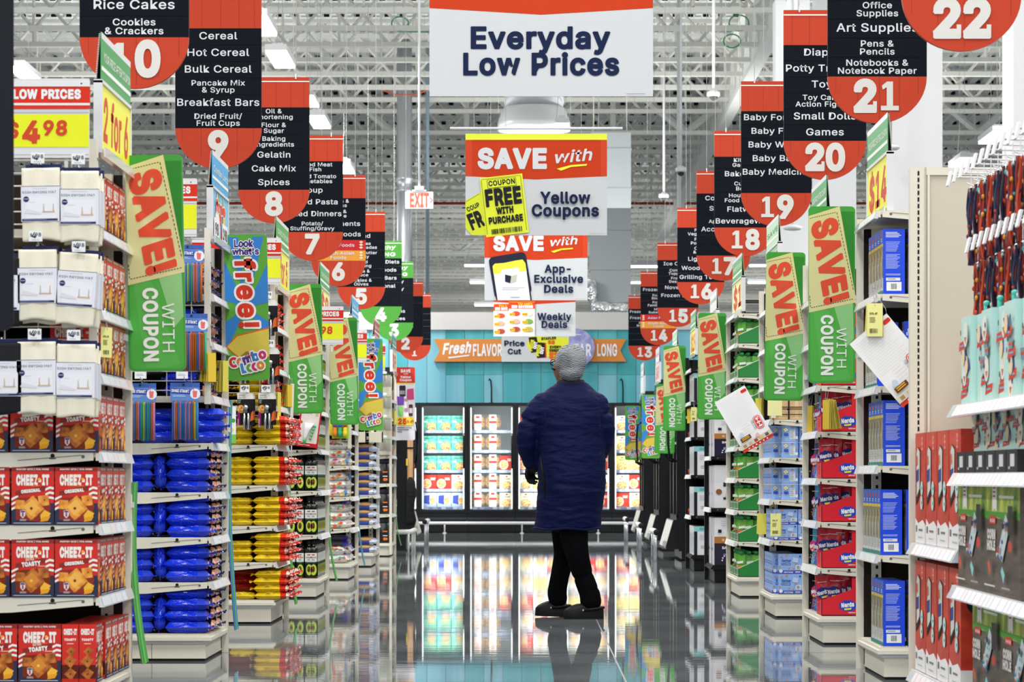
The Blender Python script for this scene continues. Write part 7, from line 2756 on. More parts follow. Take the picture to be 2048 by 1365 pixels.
# ------------------------------------------------------------------ freezer wall
YD = 43.2
def fx(px): return XX(px, YD)
def fz(py): return ZZ(py, YD)
define('freezer_black', '#0c0e13', .3, 0, 0, .4)
define('freezer_in', '#e4e8ea', .6)
define('lip', '#8d97b8', .35)
define('led', '#ffffff', .5, 0, 1.8)
define('rail', '#d6d8d6', .35)
define('pizza_teal', '#4fbfa8', .45)
mottle('pizza_teal', '#39a98f', '#7ad6c0', 18, .4, .6)
define('pizza_top', '#d8a45a', .5)
mottle('pizza_top', '#c2552e', '#ecd08a', 34, .38, .6)
SHELF = [fz(v) for v in (1016, 980, 942, 902, 862)]
Z0, Z1 = fz(1022), fz(812)
PIT = 96.5
def bay(i, label):
    x0, x1 = fx(838 + PIT * (i - .0)) , fx(838 + PIT * (i + 1))
    t = thing('freezer_door_unit', label, 'freezer', 'glass door freezer units along the back wall', (x0, YD, 0))
    w = x1 - x0
    m = .045
    def part(name, g, p=t):
        return obj(name, g, p)
    g = G().box(.002, w - .002, .0, .75, fz(1045) - .02, Z0 - .02, 'freezer_black')
    g.box(.002, w - .002, .05, .75, .01, fz(1045) - .02, 'freezer_black')
    g.box(.002, w - .002, -.02, .75, Z1 + .02, fz(806), 'freezer_black')
    g.box(.002, w - .002, -.015, 0, fz(1040), fz(1036), '#3b4048')
    part('cabinet', g)
    g = G().box(.01, w - .01, .70, .74, Z0 - .02, Z1 + .02, 'freezer_in')
    g.box(.002, .012, .03, .74, Z0 - .02, Z1 + .02, 'freezer_in').box(w - .012, w - .002, .03, .74, Z0 - .02, Z1 + .02, 'freezer_in')
    g.box(.01, w - .01, .05, .74, Z0 - .025, Z0 - .015, 'freezer_in')
    part('liner', g)
    g = G().box(.002, m, -.03, .03, Z0 - .03, Z1 + .03, 'freezer_black').box(w - m, w - .002, -.03, .03, Z0 - .03, Z1 + .03, 'freezer_black')
    g.box(m, w - m, -.03, .03, Z0 - .03, Z0 + .005, 'freezer_black').box(m, w - m, -.03, .03, Z1 - .005, Z1 + .03, 'freezer_black')
    fr = part('door', g)
    part('glass', G().box(m, w - m, -.004, .004, Z0 + .005, Z1 - .005, 'glass'), fr)
    part('handle', G().tube([(w - m - .01, -.03, 1.0), (w - m - .01, -.07, 1.03), (w - m - .01, -.07, 1.5), (w - m - .01, -.03, 1.53)], .012, 'freezer_black', 8), fr)
    for q, x in enumerate((m + .012, w - m - .012)):
        part('led_strip', G().box(x - .008, x + .008, .045, .06, Z0 + .03, Z1 - .03, 'led'))
    for z in SHELF:
        g = G().box(.015, w - .015, .13, .70, z - .022, z - .002, 'freezer_in')
        s = part('shelf', g)
        g = G().box(.015, w - .015, .112, .13, z - .035, z + .012, 'lip')
        a = g.art((.015, .112, z - .035), (1, 0, 0), (0, 0, 1), .0008)
        for k in range(5):
            u = .05 + random.uniform(0, .08) + k * .13
            a.rect(u, .006, u + .07, .04, random.choice(['#c9cfe0', '#dfe3ec', '#b4bdd4']))
        part('price_strip', g, s)
    l = bpy.data.lights.new('freezer_lamp', 'AREA')
    l.shape = 'RECTANGLE'
    l.size, l.size_y = .5, 1.5
    l.energy = 4.6
    l.color = (1, 1, .97)
    o = bpy.data.objects.new('freezer_lamp', l)
    o.location = ((x0 + x1) / 2, YD + .09, (Z0 + Z1) / 2)
    o.rotation_euler = (math.radians(90), 0, 0)
    o.rotation_euler = (math.radians(-90), 0, 0)
    o.rotation_euler = (math.radians(90), 0, 0)
    COL.objects.link(o)
    return x0, x1
def pbox(kind, seed):
    """frozen pizza carton, origin front bottom middle"""
    r = random.Random(seed)
    w, h = .232, .235
    base, blob = {'teal': ('pizza_teal', '#f0eee6'), 'white': ('#ece9e2', '#c9322a'), 'cream': ('#eee3c4', '#7a2a20'), 'red': ('#c5382c', '#f0ece0'), 'yellow': ('#e8dc8a', '#c94a2a'), 'blue': ('#cfd6e6', '#3a49a0')}[kind]
    g = G().box(-w / 2, w / 2, 0, .045, 0, h, base)
    a = g.art((-w / 2, 0, 0), (1, 0, 0), (0, 0, 1), .0008)
    if kind == 'teal':
        a.text('MIGHTY', w * .5, h * .78, h * .1, '#2b3a3a', w * .7, .03)
        a.circ(w * .62, h * .28, w * .34, '#b5763a', h * .3)
        a.circ(w * .62, h * .28, w * .3, 'pizza_top', h * .27)
        a.rect(w * .08, h * .55, w * .35, h * .66, '#e8ede8')
    elif kind in ('white', 'cream', 'yellow'):
        a.circ(w * .5, h * .88, w * .09, blob, h * .05)
        a.lines(w * .3, h * .66, w * .75, h * .76, 2, '#6b6460', h * .03, .2)
        a.circ(w * .52, h * .3, w * .36, '#c98f4a', h * .28)
        a.circ(w * .52, h * .3, w * .32, 'pizza_top', h * .25)
    elif kind == 'blue':
        a.rect(0, 0, w, h * .3, '#a9b7d8')
        a.poly([(w * .08, h * .3), (w * .5, h * .2), (w * .5, h * .85), (w * .1, h * .8)], '#3a49a0')
        a.circ(w * .68, h * .45, w * .2, 'pizza_top', h * .25)
    else:
        a.circ(w * .3, h * .4, w * .32, '#e8e0cc', h * .32)
        a.circ(w * .3, h * .4, w * .27, 'pizza_top', h * .27)
        a.lines(w * .55, h * .6, w * .95, h * .8, 2, blob, h * .05, .2)
    return kit('pizza_box', g)
PB = {k: [pbox(k, s) for s in (1, 2)] for k in ('teal', 'white', 'cream', 'red', 'yellow', 'blue')}
def round_kit():
    g = G()
    g.lathe([(.12, 0), (.125, .012), (.12, .03)], (0, 0, .125), '#c58a48', 24, 1)
    g.lathe([(.112, -.003), (.112, 0)], (0, 0, .125), 'pizza_top', 24, 1)
    b = G().box(-.055, .055, -.012, -.006, .005, .25, '#ece7de')
    a = b.art((-.055, -.012, .005), (1, 0, 0), (0, 0, 1), .0008)
    a.poly([(.0, .245), (.11, .245), (.085, .17), (.025, .17)], '#f2efe8')
    a.rrect(.025, .19, .085, .225, .008, '#c9372f')
    a.rect(0, .11, .11, .15, '#b03a34')
    a.rect(.01, .03, .1, .08, '#e8ecd8')
    f = G().box(-.125, .125, -.005, -.004, 0, .25, 'clear_bag')
    return kit('round_pizza', None, kit('pizza', g), kit('label_band', b), kit('film', f))
RP = round_kit()
LAY = {
 0: [['blue', 'blue', 'blue'], ['red', 'red', 'white'], ['teal'] * 3, ['teal'] * 3, ['teal'] * 3],
 1: [['R', 'R', 'cream'], ['R', 'R', 'cream'], ['R', 'R', 'red'], ['R', 'R', ''], ['R', 'R', '']],
 2: [['cream', 'white', 'red'], ['white', 'yellow', 'white'], ['red', 'white', 'white'], ['white', 'red', 'white'], ['red', 'white', 'cream']],
 3: [['white', 'red', 'red'], ['white', 'yellow', 'white'], ['yellow', 'white', 'red'], ['white', 'cream', 'white'], ['white', 'white', 'cream']],
 4: [['red', 'cream', 'white'], ['white', 'red', 'white'], ['yellow', 'yellow', 'white'], ['cream', 'cream', 'white'], ['white', 'white', 'white']],
 -1: [['teal', 'white', 'red']] * 5, 5: [['white', 'red', 'cream']] * 5,
}
UN = {-1: 'half hidden unit at far left', 0: 'unit with the teal boxes', 1: 'unit with the round pizzas', 2: "unit left of the person's coat", 3: "unit hidden behind the person", 4: "unit right of the person", 5: 'unit behind the free flags'}
SN = ['lowest shelf', 'second shelf up', 'middle shelf', 'fourth shelf up', 'top shelf']
PN = ['left', 'middle', 'right']
for i in range(-1, 6):
    x0, x1 = bay(i, 'black framed glass door freezer, ' + UN[i])
    for s_, row in enumerate(LAY[i]):
        for q, kd in enumerate(row):
            if not kd:
                continue
            x = x0 + .045 + .115 + q * .224
            z = SHELF[s_]
            if kd == 'R':
                spawn(RP, (x + .01 * q, YD + .16, z), f'round pizza in clear wrap, {PN[q]} on the {SN[s_]}, {UN[i]}', 'pizza', 'frozen pizzas behind the glass doors')
            else:
                o = spawn(PB[kd][q % 2], (x, YD + .15, z), f'{kd} frozen pizza carton, {PN[q]} on the {SN[s_]}, {UN[i]}', 'pizza box', 'frozen pizzas behind the glass doors')
                o.scale = (.93, 1, .98 if s_ < 4 else 1)
# bumper rail in front
t = thing('bumper_rail', 'long white bumper rail on posts in front of the freezer wall', 'rail', None, (fx(838), 42.75, 0))
ax = fx(700) - fx(838)
zr = ZZ(1047, 42.75)
obj('rail', G().tube([(ax, 0, zr), (fx(1290) - fx(838), 0, zr)], .024, 'rail', 10), t)
for px in (740, 891, 1044, 1195, 1280):
    obj('rail_post', G().tube([(fx(px) - fx(838), 0, 0), (fx(px) - fx(838), 0, zr)], .012, 'rail', 8).lathe([(.035, 0), (.03, .01)], (fx(px) - fx(838), 0, 0), 'rail', 12), t)
# the two black hoses on the wall
for px, l in ((983, 'left of the person'), (1246, 'right of the person')):
    p = P(px, 808, YB - .06)
    h = ZZ(757, YB - .06) - p[2]
    g = G().tube([(0, 0, 0), (.0, 0, h * .6), (-.01, 0, h * .9), (-.03, -.01, h * .98), (-.045, -.01, h * .9)], .012, 'slot', 6)
    g.box(-.04, .04, -.02, .03, -.02, .02, 'slot')
    tag(obj('wall_hose', g, loc=p), f'thin black hose hooked above the freezers, {l}', 'hose')

# ------------------------------------------------------------------ freezer ends along the cross aisle
def freezer_end(side, d, L, label, items=True):
    t = thing('freezer_end', label, 'freezer', 'black freezer ends along the cross aisle', (side * 1.52, d, 0))
    def q(g): 
        g.v = [(x - side * 1.52, y - d, z) for x, y, z in g.v]
        return g
    X = 1.52
    g = G()
    sb(g, side, X + .1, X + .9, d, d + .04, .1, 1.95, 'freezer_black')
    sb(g, side, X + .1, X + .9, d + L - .04, d + L, .1, 1.95, 'freezer_black')
    sb(g, side, X + .86, X + .9, d, d + L, .1, 1.95, 'freezer_black')
    sb(g, side, X + .02, X + .9, d, d + L, 1.9, 2.0, 'freezer_black')
    sb(g, side, X + .05, X + .9, d, d + L, .02, .12, 'freezer_black')
    sb(g, side, X + .02, X + .1, d - .005, d + .05, .1, 1.95, 'freezer_black')
    sb(g, side, X + .02, X + .1, d + L - .05, d + L, .1, 1.95, 'freezer_black')
    obj('cabinet', q(g), t)
    g = G()
    g.prism([(side * (X - .11), .12), (side * (X + .02), .12), (side * (X + .02), .42), (side * (X - .03), .42)], 1, d + .03, d + L - .03, 'freezer_black')
    g.prism([(side * (X - .115), .14), (side * (X - .112), .14), (side * (X - .036), .41), (side * (X - .039), .41)], 1, d + .06, d + L - .06, '#c9c9c4')
    obj('kick_plate', q(g), t)
    n = 2
    for k in range(n):
        y0, y1 = d + .04 + (L - .08) / n * k, d + .04 + (L - .08) / n * (k + 1)
        g = G()
        sb(g, side, X, X + .04, y0, y0 + .05, .45, 1.9, 'freezer_black')
        sb(g, side, X, X + .04, y1 - .05, y1, .45, 1.9, 'freezer_black')
        sb(g, side, X, X + .04, y0, y1, .42, .47, 'freezer_black')
        sb(g, side, X, X + .04, y0, y1, 1.86, 1.91, 'freezer_black')
        dr = obj('door', q(g), t)
        g = G()
        sb(g, side, X + .018, X + .024, y0 + .05, y1 - .05, .47, 1.86, 'glass')
        obj('glass', q(g), dr)
        yy = y0 + .06
        g = G().tube([(side * X, yy, 1.02), (side * (X - .07), yy, 1.06), (side * (X - .085), yy, 1.2), (side * (X - .085), yy, 1.42), (side * (X - .07), yy, 1.56), (side * X, yy, 1.6)], .014, 'freezer_black', 8)
        obj('handle', q(g), dr)
    for z in (.48, .83, 1.18, 1.52):
        g = G()
        sb(g, side, X + .08, X + .84, d + .05, d + L - .05, z - .02, z, 'lip')
        obj('shelf', q(g), t)
    obj('led_strip', q(sb(G(), side, X + .05, X + .06, d + .045, d + .06, .5, 1.85, 'led')), t)
    rl = thing('bumper_rail', 'short white rail in front of ' + label, 'rail', 'short bumper rails', (side * (X - .22), d - .25, 0))
    obj('rail', G().tube([(0, 0, .30), (0, L * .75, .30)], .03, 'rail', 10).ball((0, -.005, .30), (.032, .02, .032), 'slot', 10, 6), rl)
    for y in (.12, .45, L * .7):
        obj('rail_post', G().tube([(0, y, 0), (0, y, .29)], .013, 'chrome', 8), rl)
    return t
FE = ((28.6, 1.4, 'the nearest freezer end, right side'), (32.5, 1.4, 'the middle freezer end, right side'), (36.9, 1.4, 'the farthest freezer end, right side'))
for d, L, l in FE:
    freezer_end(1, d, L, l)
    for s_, z in enumerate((.481, .831, 1.181, 1.521)):
        for k in range(4):
            o = spawn(PB[random.choice(['red', 'white', 'yellow', 'cream'])][k % 2], (1.52 + .12, d + .16 + k * .29, z), f'frozen carton in {l}, {ORD[k]} from front, {SN[s_]}', 'frozen carton', 'frozen cartons in the freezer ends', -PI / 2)
            o.scale = (1, 1, 1.1)
        spawn(PB[('red', 'white', 'red', 'yellow')[s_]][0], (1.52 + .28, d + .09, z), f'frozen carton facing front in {l}, {SN[s_]}', 'frozen carton', 'frozen cartons in the freezer ends')
freezer_end(-1, 35.2, 1.5, 'the freezer end at the left beyond the black tubs')

# left: dark rack, wood post and black apron beyond the tubs
d = 32.6
t = thing('display_rack', 'tall black display rack with a pale wood post, beyond the black tubs', 'rack', None, (XX(800, d), d, 0))
x0, x1 = XX(795, d) - XX(800, d), XX(812, d) - XX(800, d)
g = G().box(x0 - .5, x1, 0, .04, 0, ZZ(735, d), 'freezer_black').box(x0 - .5, x1, .04, .6, 0, .12, 'freezer_black')
obj('side_panel', g, t)
define('wood_pale', '#c2976a', .5)
mottle('wood_pale', '#b4875a', '#d0a87c', 6, .35, .65, (8, 8, .5))
g = G().box(XX(815, d) - XX(800, d), XX(826, d) - XX(800, d), -.02, .04, ZZ(1040, d), ZZ(880, d), 'wood_pale')
obj('wood_post', g, t)
g = G()
for px in (813, 827.5):
    g.box(XX(px - 1, d) - XX(800, d), XX(px + 1, d) - XX(800, d), -.03, -.01, ZZ(1060, d), ZZ(880, d), 'freezer_black')
g.box(XX(813, d) - XX(800, d), XX(828, d) - XX(800, d), -.03, -.01, ZZ(898, d), ZZ(895, d), 'freezer_black')
obj('frame', g, t)
obj('foot', G().box(x0 - .5, XX(828, d) - XX(800, d), -.06, .62, 0, .02, 'freezer_black'), t)
g = G().box(XX(812.5, d) - XX(800, d), XX(816, d) - XX(800, d), -.036, -.03, ZZ(932, d), ZZ(918, d), '#d8b93a')
obj('yellow_tag', g, t)
define('apron', '#0a0a0c', .9)
bump('apron', 20, .8, .03)
p = P(821, 955, 32.45)
w_ = 9 / FOC * 32.5
g = G()
g.loft([(0, 0, -.56, w_ * 1.05, .05), (.01, 0, -.5, w_ * 1.1, .06), (-.005, 0, -.35, w_ * .85, .055), (.012, 0, -.2, w_ * 1.1, .06), (.005, 0, -.05, w_ * .95, .05), (.0, 0, .0, w_ * .4, .03)], 'apron', 16)
tag(obj('black_apron', g, loc=p), 'black cloth apron hanging on the rack beyond the tubs', 'apron')
t = thing('bumper_rail', 'low white bumper rail beside the black apron, left side', 'rail', None, (XX(826, 32), 31.2, 0))
zr = ZZ(1062, 32)
obj('rail', G().tube([(-.25, 0, zr), (-.05, 0, zr), (0, .1, zr), (0, 1.3, zr)], .028, 'rail', 10), t)
for x, y in ((-.2, 0), (-.02, .04), (0, .6), (0, 1.25)):
    obj('rail_post', G().tube([(x, y, 0), (x, y, zr)], .012, 'rail', 8), t)

# ------------------------------------------------------------------ the person
define('coat', '#0a123e', .65, 0, 0, .12)
define('trousers', '#08090c', .9, 0, 0, .05)
define('skin', '#8a5a42', .5)
define('clog', '#101114', .5, 0, 0, .2)
define('collar', '#14151c', .8)
define('net', '#b9bec4', .7)
define('glove', '#08080a', .7)
# quilted shell cloth: fine weave and soft crosswise creases
nt, b = nodes_of('coat')
tc = nt.nodes.new('ShaderNodeTexCoord')
mp = nt.nodes.new('ShaderNodeMapping')
mp.inputs['Scale'].default_value = (2.2, 2.2, 8)
mp.inputs['Rotation'].default_value = (0, math.radians(9), 0)
n1 = nt.nodes.new('ShaderNodeTexNoise')
n1.inputs['Scale'].default_value = 2.2
n1.inputs['Detail'].default_value = 4
n1.inputs['Distortion'].default_value = .7
bp = nt.nodes.new('ShaderNodeBump')
bp.inputs['Strength'].default_value = .4
bp.inputs['Distance'].default_value = .05
nt.links.new(tc.outputs['Object'], mp.inputs[0])
nt.links.new(mp.outputs[0], n1.inputs[0])
nt.links.new(n1.outputs[0], bp.inputs['Height'])
nt.links.new(bp.outputs[0], b.inputs['Normal'])
bump('trousers', 9, .5, .04, (1, 1, .6))
# hair net: pale gathered threads over dark hair
nt, b = nodes_of('net')
tc = nt.nodes.new('ShaderNodeTexCoord')
mp = nt.nodes.new('ShaderNodeMapping')
mp.inputs['Rotation'].default_value = (0, math.radians(12), 0)
wv = nt.nodes.new('ShaderNodeTexWave')
wv.wave_type = 'BANDS'
wv.bands_direction = 'Z'
wv.inputs['Scale'].default_value = 34
wv.inputs['Distortion'].default_value = 5
wv.inputs['Detail'].default_value = 3
wv.inputs['Detail Scale'].default_value = 1.2
nz = nt.nodes.new('ShaderNodeTexNoise')
nz.inputs['Scale'].default_value = 9
mxm = nt.nodes.new('ShaderNodeMath')
mxm.operation = 'MULTIPLY_ADD'
mxm.inputs[1].default_value = .55
rp = nt.nodes.new('ShaderNodeValToRGB')
rp.color_ramp.elements[0].position, rp.color_ramp.elements[1].position = .45, 1.0
rp.color_ramp.elements[0].color, rp.color_ramp.elements[1].color = lin('#20242c'), lin('#a6abb1')
bp = nt.nodes.new('ShaderNodeBump')
bp.inputs['Strength'].default_value = .6
bp.inputs['Distance'].default_value = .006
nt.links.new(tc.outputs['Object'], mp.inputs[0])
nt.links.new(mp.outputs[0], wv.inputs[0])
nt.links.new(mp.outputs[0], nz.inputs[0])
nt.links.new(wv.outputs['Fac'], mxm.inputs[0])
nt.links.new(nz.outputs[0], mxm.inputs[2])
nt.links.new(mxm.outputs[0], rp.inputs[0])
nt.links.new(rp.outputs[0], b.inputs['Base Color'])
nt.links.new(wv.outputs['Fac'], bp.inputs['Height'])
nt.links.new(bp.outputs[0], b.inputs['Normal'])

PD = 17.0
def pp(px, py, dy=0.):
    """point of the figure, measured in its own frame (feet on the floor at y = 17 m)"""
    return Vector((XX(px, PD) - XX(1140, PD), dy, ZZ(py, PD)))
man = thing('person', 'person seen from behind in a long navy coat and white hair net', 'person', None, (XX(1140, PD), PD, 0))
def remesh(o, vox, smooth=6, sub=0):
    m = o.modifiers.new('join', 'REMESH')
    m.mode = 'VOXEL'
    m.voxel_size = vox
    m.use_smooth_shade = True
    s = o.modifiers.new('soft', 'SMOOTH')
    s.factor = .5
    s.iterations = smooth
def limb(g, pts, m, n=16):
    """pts: (point, radius)"""
    P_, R_ = [p for p, r in pts], [r for p, r in pts]
    # rounder curve through the joints
    out, rad = [], []
    for i in range(len(P_) - 1):
        p0, p1, p2, p3 = P_[max(i - 1, 0)], P_[i], P_[i + 1], P_[min(i + 2, len(P_) - 1)]
        for k in range(5):
            t = k / 5
            out.append(.5 * ((2 * p1) + (p2 - p0) * t + (2 * p0 - 5 * p1 + 4 * p2 - p3) * t * t + (3 * p1 - p0 - 3 * p2 + p3) * t ** 3))
            rad.append(R_[i] + (R_[i + 1] - R_[i]) * t)
    out.append(P_[-1])
    rad.append(R_[-1])
    g.tube(out, rad, m, n)
    g.ball(out[0], rad[0], m, 14, 10)
    g.ball(out[-1], rad[-1], m, 14, 10)
def ring(px0, px1, py, dep, dy=0.):
    a, b_ = pp(px0, py), pp(px1, py)
    return ((a.x + b_.x) / 2, dy, a.z, (b_.x - a.x) / 2, dep)

# body: one continuous skin, mostly under the clothes
HX, HY = 1141, .02
g = G()
hc = pp(HX, 726, HY)
g.ball(hc, (.083, .10, .112), 'skin', 20, 14)
fwd = Vector((-.74, .67, 0))                                        # where the face looks: away and to the left
rt = Vector((.67, .74, 0))
fc = hc + fwd * .055 + Vector((0, 0, -.035))
g.ball(fc, (.066, .066, .085), 'skin', 16, 12)
g.ball(hc + fwd * .07 + Vector((0, 0, -.095)), (.038, .038, .03), 'skin', 12, 8)          # chin
limb(g, [(hc + fwd * .105 + Vector((0, 0, -.015)), .010), (hc + fwd * .122 + Vector((0, 0, -.042)), .015)], 'skin', 8)   # nose
for s_ in (-1, 1):
    limb(g, [(hc + rt * .082 * s_ + Vector((0, 0, .0)), .012), (hc + rt * .086 * s_ - fwd * .012 + Vector((0, 0, -.035)), .010)], 'skin', 8)   # ears
    limb(g, [(hc + fwd * .10 + rt * .008 * s_ + Vector((0, 0, -.072)), .007), (hc + fwd * .095 + rt * .024 * s_ + Vector((0, 0, -.071)), .005)], 'skin', 8)  # lips
limb(g, [(hc + Vector((0, .0, -.06)), .055), (pp(1138, 780, 0), .062), (pp(1138, 800, 0), .08)], 'skin')
g.loft([ring(1095, 1185, 1010, .11), ring(1092, 1188, 950, .13), ring(1100, 1180, 890, .12), ring(1090, 1192, 830, .12), ring(1100, 1180, 795, .09)], 'skin', 20)
armL = [(pp(1084, 808, .0), .045), (pp(1062, 842, -.01), .04), (pp(1055, 880, -.01), .036), (pp(1058, 905, .03), .034), (pp(1066, 926, .08), .03)]
armR = [(pp(1194, 808, .0), .045), (pp(1204, 842, .0), .04), (pp(1207, 872, .02), .036), (pp(1204, 895, .07), .034), (pp(1196, 912, .16), .03)]
limb(g, armL, 'skin')
limb(g, armR, 'skin')
legN = [(pp(1146, 1030, -.05), .06), (pp(1148, 1075, -.07), .055), (pp(1155, 1112, -.085), .045), (pp(1167, 1155, -.075), .04), (pp(1178, 1185, -.07), .036), (pp(1180, 1212, -.07), .034)]
legF = [(pp(1132, 1030, .07), .06), (pp(1131, 1075, .09), .055), (pp(1129, 1112, .115), .043), (pp(1120, 1155, .13), .038), (pp(1115, 1185, .14), .035), (pp(1117, 1212, .14), .034)]
limb(g, legN, 'skin')
limb(g, legF, 'skin')
body = obj('body', g, man)
remesh(body, .009, 4)
for s_ in (-1, 1):                                                  # eyes and glasses
    e = hc + fwd * .098 + rt * .031 * s_ + Vector((0, 0, .004))
    obj('eye', G().ball(e, .011, '#f0eeea', 10, 8).ball(e + fwd * .008, .0055, '#1c120c', 8, 6), man)
g = G()
for s_ in (-1, 1):
    c = hc + fwd * .112 + rt * .033 * s_ + Vector((0, 0, .004))
    g.tube([c + rt * (.026 * math.cos(k * PI / 6)) + Vector((0, 0, .018 * math.sin(k * PI / 6))) for k in range(13)], .0028, 'slot', 6)
    a0 = c + rt * .026 * s_
    g.tube([a0, hc + fwd * .05 + rt * .088 * s_ + Vector((0, 0, .008)), hc + rt * .092 * s_ - fwd * .01], .004, 'slot', 6)
g.tube([hc + fwd * .114 - rt * .009, hc + fwd * .114 + rt * .009], .003, 'slot', 6)
g.tube([pp(1104, 737, .04), pp(1110, 740, .02)], .006, 'slot', 6)
obj('glasses', g, man)
# hair net
g = G()
nh = pp(1140.5, 725, -.005)
g.ball(nh, (.094, .112, .112), 'net', 28, 20)
g.ball(pp(1142, 745, -.03), (.078, .085, .062), 'net', 20, 14)
g.ball(pp(1150, 722, -.02), (.07, .09, .1), 'net', 20, 14)
net = obj('hair_net', g, man)
remesh(net, .007, 5)
# collar
g = G().loft([ring(1113, 1170, 776, .085, .01), ring(1112, 1172, 768, .085, .01), ring(1115, 1168, 760, .075, .01)], 'collar', 24)
obj('collar', g, man)
# coat: trunk and sleeves in one shell
g = G()
g.loft([ring(1067, 1203, 1059, .185, .02), ring(1069, 1202, 1050, .183, .02), ring(1072, 1205, 1020, .185, .01), ring(1075, 1211, 985, .19, .0), ring(1075, 1213, 950, .19, .0), ring(1076, 1210, 915, .182, .0),
        ring(1074, 1209, 880, .172, .0), ring(1070, 1210, 845, .165, .0), ring(1069, 1211, 820, .155, .0), ring(1074, 1206, 800, .135, .005), ring(1086, 1194, 784, .112, .01), ring(1102, 1180, 772, .09, .01), ring(1112, 1172, 766, .08, .01)], 'coat', 32)
sl = [(pp(1084, 808, .0), .066), (pp(1062, 842, -.01), .07), (pp(1053.5, 880, -.01), .066), (pp(1056, 905, .03), .060), (pp(1066, 926, .08), .052)]
sr = [(pp(1194, 808, .0), .066), (pp(1206, 842, .0), .066), (pp(1209, 872, .02), .062), (pp(1206, 895, .07), .056), (pp(1196, 912, .16), .05)]
limb(g, sl, 'coat')
limb(g, sr, 'coat')
coat = obj('coat', g, man)
remesh(coat, .0095, 3)
tx = bpy.data.textures.new('creases', 'CLOUDS')
tx.noise_scale = .09
tx.noise_depth = 2
em = bpy.data.objects.new('crease_direction', None)
em.parent = coat
em.scale = (1.6, 1.6, .55)
em.rotation_euler = (0, math.radians(8), 0)
COL.objects.link(em)
dm = coat.modifiers.new('creases', 'DISPLACE')
dm.texture = tx
dm.texture_coords = 'OBJECT'
dm.texture_coords_object = em
dm.strength = .02
dm.mid_level = .5
# hem and centre vent line
g = G()
N = 40
r0 = ring(1067, 1203, 1058, .187, .02)
g.tube([(r0[0] + (r0[3] + .002) * math.cos(2 * PI * k / N), r0[1] + (r0[4] + .002) * math.sin(2 * PI * k / N), r0[2] + .004 * math.sin(k * .9)) for k in range(N + 1)], .007, 'coat', 8, False)
obj('hem', g, man)
g = G()
for pts in ([(1097, 800), (1090, 830), (1092, 852)], [(1192, 800), (1197, 830), (1199, 860)]):
    g.tube([pp(px, py, -.135 - .012 * i) for i, (px, py) in enumerate(pts)], .0016, '#0c1233', 5)
obj('seam', g, man)
g = G().tube([pp(1081, 915, -.155), pp(1085, 945, -.17), pp(1088, 975, -.175), pp(1090, 1000, -.172)], [.003, .009, .008, .002], '#05060c', 6)
obj('pocket_slit', g, man)
# trousers
g = G()
limb(g, [(pp(1146, 1030, -.05), .095), (pp(1148, 1075, -.07), .085), (pp(1155, 1112, -.085), .07), (pp(1167, 1155, -.075), .062), (pp(1178, 1185, -.07), .064), (pp(1181, 1203, -.07), .066)], 'trousers')
limb(g, [(pp(1132, 1030, .07), .095), (pp(1131, 1075, .09), .083), (pp(1129, 1112, .115), .066), (pp(1120, 1155, .13), .058), (pp(1115, 1185, .14), .060), (pp(1116, 1199, .14), .060)], 'trousers')
g.ball(pp(1140, 1030, .01), (.16, .14, .12), 'trousers', 18, 12)
tr = obj('trousers', g, man)
remesh(tr, .009, 3)
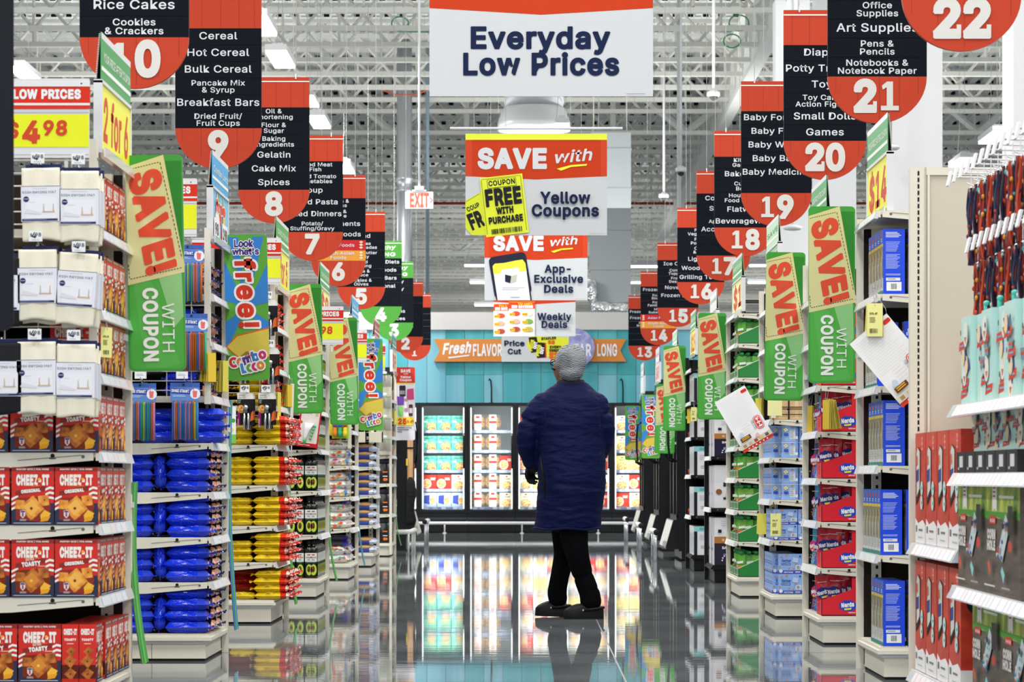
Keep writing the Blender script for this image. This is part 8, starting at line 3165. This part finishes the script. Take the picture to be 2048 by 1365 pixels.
# clogs
def clog(heel, L, dy, yaw, lift, name):
    """slip-on clog, toe towards -x"""
    t = bpy.data.objects.new('clog', None)
    t.parent = man
    t.location = (heel.x, dy, lift)
    t.rotation_euler = (0, math.radians(2 if name == 'far' else 0), yaw)
    COL.objects.link(t)
    g = G()
    w = .052
    n = 11
    pr = []
    rows = [(0.0, .028, .066), (-.012, .038, .078), (-.05, .042, .082), (-.10, .043, .086), (-.14, .045, .096), (-.175, .048, .092), (-.21, .047, .08), (-.24, .039, .066), (-.258, .024, .05)]
    k = L / .262
    vs = []
    for x, hw, h in rows:
        for j in range(n):
            a = PI * j / (n - 1)
            vs.append((x * k, hw * math.cos(a), .022 + (h - .022) * math.sin(a) ** .5 if 0 < j < n - 1 else .022))
    fs = [(i * n + j, i * n + j + 1, (i + 1) * n + j + 1, (i + 1) * n + j) for i in range(len(rows) - 1) for j in range(n - 1)]
    fs += [tuple(range(n - 1, -1, -1)), tuple((len(rows) - 1) * n + j for j in range(n))]
    g.add(vs, fs, 'clog', True)
    obj('upper', g, t)
    out = [(x * k, hw + .004) for x, hw, h in rows] + [(x * k, -hw - .004) for x, hw, h in rows[::-1]]
    g = G().prism(out, 2, 0, .024, 'clog')
    g.prism([(x * 1.0, y * 1.03) for x, y in out], 2, .010, .015, '#0e0f11')
    obj('sole', g, t)
    g = G().tube([(-.13 * k, .05, .055), (-.06 * k, .056, .062), (-.004, .03, .07), (.003, 0, .068), (-.004, -.03, .07), (-.06 * k, -.056, .062), (-.13 * k, -.05, .055)], .008, 'clog', 8)
    g.ball((-.135 * k, -.052, .054), (.006, .004, .006), '#aeb6c0', 8, 6).ball((-.135 * k, .052, .054), (.006, .004, .006), '#aeb6c0', 8, 6)
    obj('strap', g, t)
clog(pp(1206, 1230), .245, -.07, math.radians(4), .0, 'near')
clog(pp(1140, 1230), .215, .14, math.radians(-6), .001, 'far')
# gloved hands: palm, four bent fingers, thumb
def hand(w0, fdir, side_, down):
    f = fdir.normalized()
    s = side_.normalized()
    n = f.cross(s).normalized()
    g = G()
    limb(g, [(w0, .028), (w0 + f * .04, .030)], 'glove', 12)
    for k in (-1.5, -.5, .5, 1.5):
        limb(g, [(w0 + f * .03 + s * k * .014, .016), (w0 + f * .075 + s * k * .019, .0135)], 'glove', 10)
    ln = (.062, .074, .070, .055)
    for i, k in enumerate((-1.5, -.5, .5, 1.5)):
        b_ = w0 + f * .082 + s * k * .0195
        m1 = b_ + f * ln[i] * .5 + n * ln[i] * .12
        m2 = m1 + f * ln[i] * .18 + n * ln[i] * .32
        m3 = m2 - f * ln[i] * .06 + n * ln[i] * .28
        limb(g, [(b_, .0102), (m1, .0095), (m2, .0088), (m3, .0078)], 'glove', 10)
    tb = w0 + f * .032 - s * .03
    limb(g, [(tb, .013), (tb - s * .024 + f * .024 + n * .01, .011), (tb - s * .028 + f * .052 + n * .022, .009)], 'glove', 10)
    o = obj('glove', g, man)
    remesh(o, .0035, 2)
hand(pp(1064, 924, .075), Vector((-.10, .45, -.75)), Vector((.6, .6, .3)), True)
hand(pp(1194, 914, .17), Vector((-.75, .55, -.25)), Vector((0, .3, .9)), True)
g = G()
limb(g, [(pp(1065, 924, .075), .054), (pp(1067, 930, .088), .052)], 'glove', 14)
limb(g, [(pp(1197, 911, .155), .052), (pp(1194, 915, .17), .05)], 'glove', 14)
obj('cuffs', g, man)
